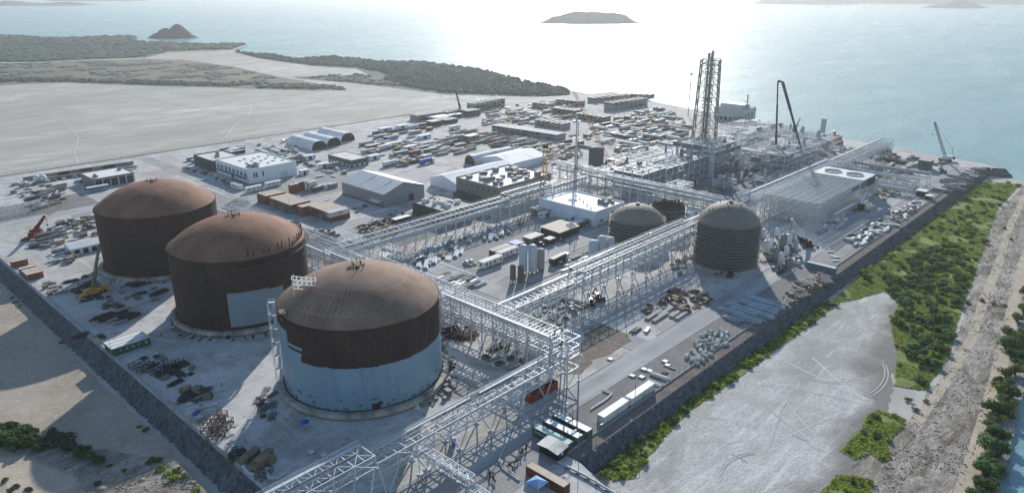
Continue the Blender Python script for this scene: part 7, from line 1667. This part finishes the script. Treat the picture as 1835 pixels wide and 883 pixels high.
# ------------------------------------------------------------------ vehicles
m_tyre = mat('tyre', (30,30,32), .9)
VP = {}
def vehicle(kind, px, py, rz, colour, label, group=None):
    key = (kind, colour); 
    if key not in VP:
        t = thing({'car':'parked_car','pickup':'pickup_truck','truck':'lorry','bus':'bus','van':'van','digger':'excavator','lift':'telehandler'}[kind], label, kind if kind not in ('digger','lift','truck') else {'digger':'excavator','lift':'telehandler','truck':'lorry'}[kind])
        m = cmat(colour) if colour in CCOL else m_white
        def wheels(us, w_, r_):
            for u in us:
                for s in (-1,1): mb = MB(); mb.tube((u,s*(w_-.12),r_),(u,s*(w_+.12),r_),r_,12); mb.build('wheel', m_tyre, t)
        if kind in ('car','pickup','van'):
            L = {'car':4.4,'pickup':5.3,'van':5.6}[kind]; a = L/2; mb = MB()
            mb._add([(-a,-.88,.35),(a,-.85,.4),(a,.85,.4),(-a,.88,.35),(-a,-.88,.85),(a-.1,-.8,.78),(a-.1,.8,.78),(-a,.88,.85)],[(3,2,1,0),(4,5,6,7),(0,1,5,4),(1,2,6,5),(2,3,7,6),(3,0,4,7)])
            mb.build('body', m, t)
            x0, x1, h = {'car':(-1.7,.9,1.45),'pickup':(-.6,1.3,1.75),'van':(-2.75,1.9,2.2)}[kind]
            mb = MB(); mb._add([(x0,-.82,.8),(x1+.5,-.8,.76),(x1+.5,.8,.76),(x0,.82,.8),(x0+.25,-.7,h),(x1-.2,-.7,h),(x1-.2,.7,h),(x0+.25,.7,h)],[(4,5,6,7),(0,1,5,4),(1,2,6,5),(2,3,7,6),(3,0,4,7)]); mb.build('cabin', m, t)
            mb = MB(); e = .015
            mb._add([(x1+.5+e,-.66,.84),(x1+.5+e,.66,.84),(x1-.14+e,.6,h-.08),(x1-.14+e,-.6,h-.08)],[(0,1,2,3)]); mb.build('windscreen', m_glass, t)
            for s in (-1,1):
                mb = MB(); mb._add([(x0+.3,s*(.8+e),.95),(x1+.1,s*(.79+e),.95),(x1-.2,s*(.71+e),h-.1),(x0+.4,s*(.71+e),h-.1)],[(0,1,2,3)] if s<0 else [(3,2,1,0)]); mb.build('side_window', m_glass, t)
                mb = MB(); mb.box(a-.12,a-.02,min(s*.5,s*.78),max(s*.5,s*.78),.6,.75); mb.build('headlight', m_sheet_white, t)
            if kind == 'pickup': mb = MB(); mb.box(-a+.1,-.75,-.75,.75,.84,.9); mb.build('load_bed', m_dark, t)
            wheels((-a+.85,a-.9), .78, .34)
        elif kind == 'truck':
            mb = MB(); mb.box(-6,6.2,-.5,.5,.7,1.0); mb.build('chassis', m_dark, t)
            mb = MB(); mb.box(4.2,6.4,-1.2,1.2,.6,2.9); c_ = mb.build('cab', m_white, t); mb = MB(); mb.box(6.41,6.44,-1.1,1.1,1.7,2.6); mb.build('windscreen', m_glass, c_)
            mb = MB(); mb.box(-6.2,3.9,-1.25,1.25,1.05,3.5); mb.build('cargo_box', m, t); wheels((-5.2,-4,-2.8,2.8,5.2), 1.0, .5)
        elif kind == 'bus':
            mb = MB(); mb.box(-6,6,-1.25,1.25,.4,1.5); mb.build('body', m, t); mb = MB(); mb.box(-5.95,5.97,-1.22,1.22,1.5,2.5); mb.build('windows', m_glass, t); mb = MB(); mb.box(-6,6,-1.25,1.25,2.5,3.1); mb.build('roof', m_white, t); wheels((-4,4), 1.05, .5)
        elif kind == 'digger':
            for s in (-1,1): mb = MB(); mb.box(-1.9,1.9,s*1.1-.3,s*1.1+.3,.05,.8); mb.build('track', m_tyre, t)
            mb = MB(); mb.box(-2,1.3,-1.2,1.2,.85,2.0); mb.build('body', m, t); mb = MB(); mb.box(.2,1.5,.2,1.2,2.0,2.9); mb.build('cab', m_glass, t)
            mb = MB(); mb.bar((1.2,-.2,1.7),(3.8,-.2,3.8),.4); mb.bar((3.8,-.2,3.8),(5.4,-.2,1.4),.32); mb.build('arm', m, t); mb = MB(); mb.cbox(5.4,-.2,.6,.9,1.0,.8); mb.build('bucket', m_dark, t)
        else:
            mb = MB(); mb.box(-2.4,2.2,-1,1,.6,1.4); mb.build('body', m, t); mb = MB(); mb.box(-.9,.6,.1,1,1.4,2.5); mb.build('cab', m_glass, t); mb = MB(); mb.bar((-2.2,-.4,1.9),(3.6,-.4,2.6),.4); mb.build('boom', m_dark, t); wheels((-1.6,1.5), 1.05, .6)
        VP[key] = [t, False]
    e = VP[key]; x, y = g(px,py)
    if not e[1]:
        e[1] = True; o = e[0]; o.location = (x,y,.02); o.rotation_euler = (0,0,rz); o['label'] = label
        if group: o['group'] = group
    else: o = copy_tree(e[0], (x,y,.02), rz, label, group)
    return o
_MATS['painted_yellow'] = mat('machine_yellow', (206,160,52), .5, var=.1); CCOL['yellow'] = (206,160,52)
cars = [(333,302),(340,304),(347,306),(353,308),(359,310),(366,311),(372,313),(378,315),(391,321),(398,323),(405,325),(412,326)]
for i, (px,py) in enumerate(cars): c = ['white','grey','white','dark blue','white','grey','dark red'][i%7]; vehicle('car', px, py, R.uniform(-.05,.05), c, c+' car, '+ORD[i]+' from the left in the line before the white office', 'cars parked before the white office')
for i, (px,py) in enumerate(((838,474),(846,472))): vehicle('pickup', px, py, H2, 'white', 'white pickup by the site trailer, '+('left' if i == 0 else 'right')+' of two', 'pickups by the site trailer')
vehicle('van', 752,469, 0, 'white', 'white van on the cross road between the rack and the trailers', None)
for i, (px,py) in enumerate(((88,326),(97,324),(103,323),(133,318),(140,327),(147,326))): vehicle('car', px, py, R.uniform(0,3), ['white','grey','dark blue'][i%3], ['white','grey','dark blue'][i%3]+' car in the left yard, '+ORD[i]+' from the white round tanks', 'cars in the left yard')
vehicle('bus', 176,342, 0, 'pale blue', 'pale blue and white bus parked before the low building with bays', None)
for i, (px,py,k,c,rz) in enumerate(((700,297,'truck','white',0),(765,293,'truck','blue',0),(690,268,'truck','white',0),(815,232,'truck','white',.1),(600,300,'truck','grey',0),(745,278,'truck','rust red',0))): vehicle(k, px, py, rz, c, c+' box lorry '+['on the road behind the warehouse','with its side to the road by the tents','beyond the warehouse road','in the far pipe yard','by the green office','by the brown containers'][i], None)
for i in range(16):
    px, py = 505+R.uniform(-40,95), 0; py = 285+(px-505)*.22+R.uniform(-6,6); c = R.choice(['white','grey','dark blue','white','dark red']); vehicle('car', px, py, R.choice([0,H2])+R.uniform(-.1,.1), c, c+' vehicle in the parking strip past the white office', 'vehicles in the strip past the office')
for i, (px,py,c) in enumerate(((1085,400,'white'),(1092,398,'dark blue'),(1078,404,'white'),(970,440,'dark blue'),(1102,393,'grey'),(1005,433,'grey'))): vehicle('pickup', px, py, H2*(i%2), c, c+' pickup near the white flat roofed building, '+ORD[i]+' counted from its open side', 'pickups near the white building')
for i, (px,py,k,c,rz,lab) in enumerate(((700,412,'pickup','white',.3,'white pickup on the round verge of the scrap yard'),(690,408,'lift','yellow',.5,'yellow telehandler on the verge of the scrap yard'),(672,399,'car','white',.1,'white car at the scrap yard corner'),(725,388,'digger','dark green',2.4,'dark excavator behind the scrap yard'),(1002,470,'truck','dark green',.1,'dark green lorry beside the tall silos'),(1410,480,'digger','orange brown',.4,'brown excavator near the upright vessels'),(1398,488,'lift','dark blue',.2,'dark telehandler near the upright vessels'),(1062,546,'lift','dark red',.4,'dark red telehandler under the long white rack'),(1075,538,'digger','dark blue',1.2,'dark excavator under the long white rack'),(1308,496,'lift','rust red',.1,'red machine at the foot of the tall ringed tank'),(1288,492,'pickup','grey',0,'grey pickup at the foot of the tall ringed tank'),(1650,345,'pickup','white',0,'white pickup by the open sided shed'),(1690,310,'digger','dark blue',.7,'dark excavator near the far corner'),(584,364,'pickup','white',0,'white pickup behind the orange stacks'),(1345,362,'digger','orange brown',.8,'orange machine beside the wide rack'),(1240,335,'truck','rust red',.2,'red lorry in the paved courtyard'),(165,325,'car','white',0,'white car at the side of the low building with bays'),(140,452,'pickup','dark blue',.2,'dark pickup beside the white work tent'),(560,416,'pickup','white',.2,'white pickup on the cross road behind the middle tank'),(592,419,'lift','white',.4,'white telehandler on the cross road behind the middle tank'))): vehicle(k, px, py, rz, c, lab, None)
# ------------------------------------------------------------------ people
def figure(pose, cloth, vest, seed):
    """one skinned body; standing or walking"""
    rr = random.Random(seed); w_ = .28 if pose == 'walk' else .04
    J = [(0,0,.95),(0,0,1.2),(0,0,1.42),(0,0,1.52),(0,.01,1.66),(0,.01,1.78)]; r_ = [.16,.15,.15,.06,.1,.07]; E = [(0,1),(1,2),(2,3),(3,4),(4,5)]
    for s in (-1,1):
        b = len(J); sw = w_*s
        J += [(s*.1,0,.9),(s*.11,sw*.45,.5),(s*.11,sw*.9-(.05 if sw<0 else 0),.08),(s*.12,sw*.9+.14,.04)]; r_ += [.11,.075,.05,.045]; E += [(0,b),(b,b+1),(b+1,b+2),(b+2,b+3)]
        b = len(J); J += [(s*.21,0,1.4),(s*.27,-sw*.5,1.12),(s*.27,-sw*.8+.08,.86),(s*.27,-sw*.8+.1,.76)]; r_ += [.075,.052,.04,.035]; E += [(2,b),(b,b+1),(b+1,b+2),(b+2,b+3)]
    me = bpy.data.meshes.new('person_body'); me.from_pydata(J, E, []); o = bpy.data.objects.new('tmp', me); COL.objects.link(o)
    sk = o.modifiers.new('s','SKIN'); me.skin_vertices[0].data[0].use_root = True
    for i, q in enumerate(r_): me.skin_vertices[0].data[i].radius = (q, q*(.8 if i < 3 else 1))
    o.modifiers.new('d','SUBSURF').levels = 1
    dg = bpy.context.evaluated_depsgraph_get(); m2 = bpy.data.meshes.new_from_object(o.evaluated_get(dg)); bpy.data.objects.remove(o)
    m2.materials.clear(); m2.materials.append(cloth); m2.materials.append(mat('skin',(150,108,82),.6))
    for p in m2.polygons: p.use_smooth = True; p.material_index = 1 if (p.center.z > 1.5 or (abs(p.center.x) > .2 and p.center.z < .86)) else 0
    t = thing('person', '', 'person'); b = bpy.data.objects.new('body', m2); COL.objects.link(b); b.parent = t
    mb = MB(); mb.lathe([(.15,1.72),(.135,1.80),(.08,1.87),(.01,1.885)],12,0,.01); mb.lathe([(.13,1.73),(.18,1.725)],12,0,.03); mb.build('helmet', m_white, t)
    mb = MB(); mb.lathe([(.185,.98),(.185,1.2),(.2,1.38),(.1,1.47)],12); mb.build('vest', vest, t)
    return [t, False]
m_cl1 = mat('work_clothes',(52,58,72),.85); m_cl2 = mat('tan_clothes',(120,108,90),.85); m_hv = mat('hi_vis_orange',(214,110,44),.7); m_hv2 = mat('hi_vis_yellow',(190,200,70),.7)
FG = [figure('stand',m_cl1,m_hv,1), figure('walk',m_cl1,m_hv2,2), figure('walk',m_cl2,m_hv,3), figure('stand',m_cl2,m_hv2,4)]
def person(px, py, k, rz, label, group=None):
    e = FG[k]; x, y = g(px,py); label = ['standing','walking','walking','standing'][k]+' worker in '+['dark clothes, orange vest','dark clothes, yellow vest','tan clothes, orange vest','tan clothes, yellow vest'][k]+label
    if not e[1]: e[1] = True; o = e[0]; o.location = (x,y,0); o.rotation_euler = (0,0,rz); o['label'] = label
    else: o = copy_tree(e[0], (x,y,0), rz, label)
    if group: o['group'] = group
for i, (px,py) in enumerate(((1021,441),(1026,437),(1030,440),(1033,435),(1023,434),(1029,446))): person(px, py, i%4, i*1.1, ', in the group by the tan roofed shed' + ['',', back','',', edge',', front',', near'][i], 'workers by the tan roofed shed')
for px, py, k, rz, lab in ((983,452,0,.4,' alone beside the silos'),(470,378,1,2.0,' on the cross road behind the middle tank'),(476,375,2,.3,' on the cross road, just past the other walker'),(398,693,0,1.2,' alone on shaded ground by the middle tank'),(290,603,1,2.6,' at the sunlit strip by the green cabin'),(1462,478,3,.2,' on the perimeter road by the teal container'),(1092,412,2,1.2,' on the road by the low ringed tank'),(700,395,0,2.2,' beside the canopied hut'),(84,397,3,.6,' on the loop road in the left yard'),(1496,412,0,.3,' in the shade of the lattice hall'),(548,770,3,.2,' under the blue umbrella')): person(px, py, k, rz, lab)
for i, (px,py) in enumerate(((138,521),(144,518),(147,525),(152,516))): person(px, py, i, i*1.3, ', in the group left of the yellow based crane', 'workers by the yellow based crane')
x, y = g(547,766); t = thing('umbrella', 'bright blue sun umbrella beside the concrete ring of the nearest tank', 'umbrella', (x,y,0)); mb = MB(); mb.lathe([(1.35,1.9),(.8,2.25),(.02,2.45)],10,smooth=False); mb.build('cover', m_blue, t); mb = MB(); mb.tube((0,0,0),(0,0,2.4),.04,6); mb.build('pole', m_steel, t)
x, y = g(811,797); t = thing('portable_toilet', 'blue portable toilet under the shore rack', 'toilet', (x,y,0)); mb = MB(); mb.box(-.6,.6,-.6,.6,0,2.2); mb.build('cabin', m_blue, t); mb = MB(); mb._add([(-.65,-.65,2.2),(.65,-.65,2.2),(.65,.65,2.2),(-.65,.65,2.2),(0,0,2.5)],[(0,1,4),(1,2,4),(2,3,4),(3,0,4)]); mb.build('roof', m_white, t); mb = MB(); mb.box(-.64,-.6,-.4,.4,.1,2.0); mb.build('door', m_sheet_white, t)
# ------------------------------------------------------------------ lamp posts, fences, wall, long pipe
def lamp(px, py, h, label, rz=0, group='lamp posts'):
    x, y = g(px,py); t = thing('street_lamp', label, 'lamp post', (x,y,0), rz, group); mb = MB(); mb.tube((0,0,0),(0,0,h),.11,8,.07); mb.build('pole', m_steel_d, t)
    mb = MB(); mb.path([(0,0,h-.1),(.6,0,h+.35),(1.6,0,h+.45)],.06,6); mb.build('arm', m_steel_d, t); mb = MB(); mb.cbox(1.9,0,h+.36,.9,.35,.16); mb.build('lamp_head', m_sheet_white, t)
lamp(1037,818,8.5,'lamp post with a curved arm beside the green container',PI)
for i,(px,py) in enumerate(((1137,722),(1025,775),(1120,568),(472,365),(520,382),(396,338),(1068,815),(205,655),(293,680))): lamp(px,py,8,'thin lamp post '+['by the shore fence beside the white containers','behind the green container','on open ground by the dark heap','at the long orange stack, left','at the long orange stack, right','by the cars at the white office','by the long white pipe at the fence','by the green cabin','by the dark frames on the bank'][i],R.choice([0,PI,H2]))
def fence(p, q, label, post=3.4, h=2.4, kerb_=True, m=None, z=0.0):
    L = math.hypot(q[0]-p[0],q[1]-p[1]); t = thing('chain_link_fence', label, 'fence', (p[0],p[1],z), math.atan2(q[1]-p[1],q[0]-p[0]), 'perimeter fences'); n = int(L/post)
    for i in range(n+1): mb = MB(); mb.bar((i*L/n,0,0),(i*L/n,0,h),.07); mb.bar((i*L/n,0,h),(i*L/n,-.3,h+.35),.06); mb.build('post', m or m_steel_d, t)
    mb = MB()
    for zz in (.5,1.2,1.9,h-.05): mb.bar((0,0,zz),(L,0,zz),.025)
    mb.build('wires', m_steel_d, t)
    if kerb_: mb = MB(); mb.box(0,L,-.16,.16,0,.42); mb.build('plinth_wall', m_kerb, t)
for i,(a,b) in enumerate(((128,190),(190,280),(280,380),(380,470),(470,560))): fence((a,100.3),(b,100.3),'wire fence on a pale kerb along the shore strip, '+['by the white containers','by the block heap','past the teal container','by the white stacks','at the far corner'][i])
for i,(a,b) in enumerate(((100.3,165),(165,230),(230,300),(300,390),(390,470))): fence((66.9,a),(66.9,b),'wire fence on a pale kerb along the bank below the tanks, '+['by the tan crates','by the sunlit strip','by the green cabin','by the low containers','at the left edge'][i], 5)
for i,(a,b) in enumerate(((-60,100),(100,225),(225,345),(345,445))): fence((a,549.6-.016*max(0,a-60)),(b,549.6-.016*max(0,b-60)),'wire fence between the yard and the salt flat, '+ORD[i]+' stretch from the left', 4, 2.2, True)
w3 = [(*g(px,py),.5) for px,py in ((1000,830),(1050,855),(1108,890))]; t = thing('long_pipe', 'long white pipe laid on sleepers beside the shore fence in front of the brown container', 'pipe', w3[0]); mb = MB(); mb.path([(p[0]-w3[0][0],p[1]-w3[0][1],0) for p in w3],.33,10); mb.build('pipe', m_pipe, t)
mb = MB()
for k in range(7): f_ = k/6; mb.cbox((w3[2][0]-w3[0][0])*f_,(w3[2][1]-w3[0][1])*f_,-.5,.5,1.4,.25,.8)
mb.build('sleeper', m_wood, t)
# pipework and kerbs around the white containers, valve sets near the junction
for k,(pts,lab) in enumerate((([(1058,735),(1085,718),(1096,708),(1078,700)],'pair of white pipes looping beside the first white container'),([(905,800),(893,825),(900,840),(930,862)],'curved pale kerb pipe round the valve set'))):
    w3 = [(*g(a,b),.3) for a,b in pts]; t = thing('ground_pipe', lab, 'pipe', w3[0]); 
    for o in (0,.7): mb = MB(); mb.path([(p[0]-w3[0][0]+o,p[1]-w3[0][1]+o*.4,0) for p in w3],.16,8); mb.build('pipe', m_pipe, t)
for k,(px,py) in enumerate(((925,830),(935,812),(943,805),(878,855),(885,862),(915,838))):
    x,y = g(px,py); t = thing('valve_set', 'dark valve set with handwheels, '+['at the fenced corner','nearer the green container','nearest the green container','left of the junction','front left of the junction','beside the fenced corner'][k], 'valve set', (x,y,0), .3*k, 'dark valve sets'); mb = MB(); mb.tube((-.9,0,.8),(.9,0,.8),.25,10); mb.tube((0,0,.8),(0,0,1.9),.16,8); mb.tube((-.6,0,0),(-.6,0,.8),.12,6); mb.tube((.6,0,0),(.6,0,.8),.12,6); mb.build('body', m_dark, t); mb = MB(); mb.lathe([(.42,1.85),(.5,1.9),(.42,1.95)],14); mb.build('handwheel', m_dark, t)
# prototypes that never found a place are removed
for o in [o for o in SC.objects if o.parent is None and (o.location.z < -200 or (o.type == 'EMPTY' and not o.get('label')))]:
    for c in list(o.children_recursive): bpy.data.objects.remove(c)
    bpy.data.objects.remove(o)
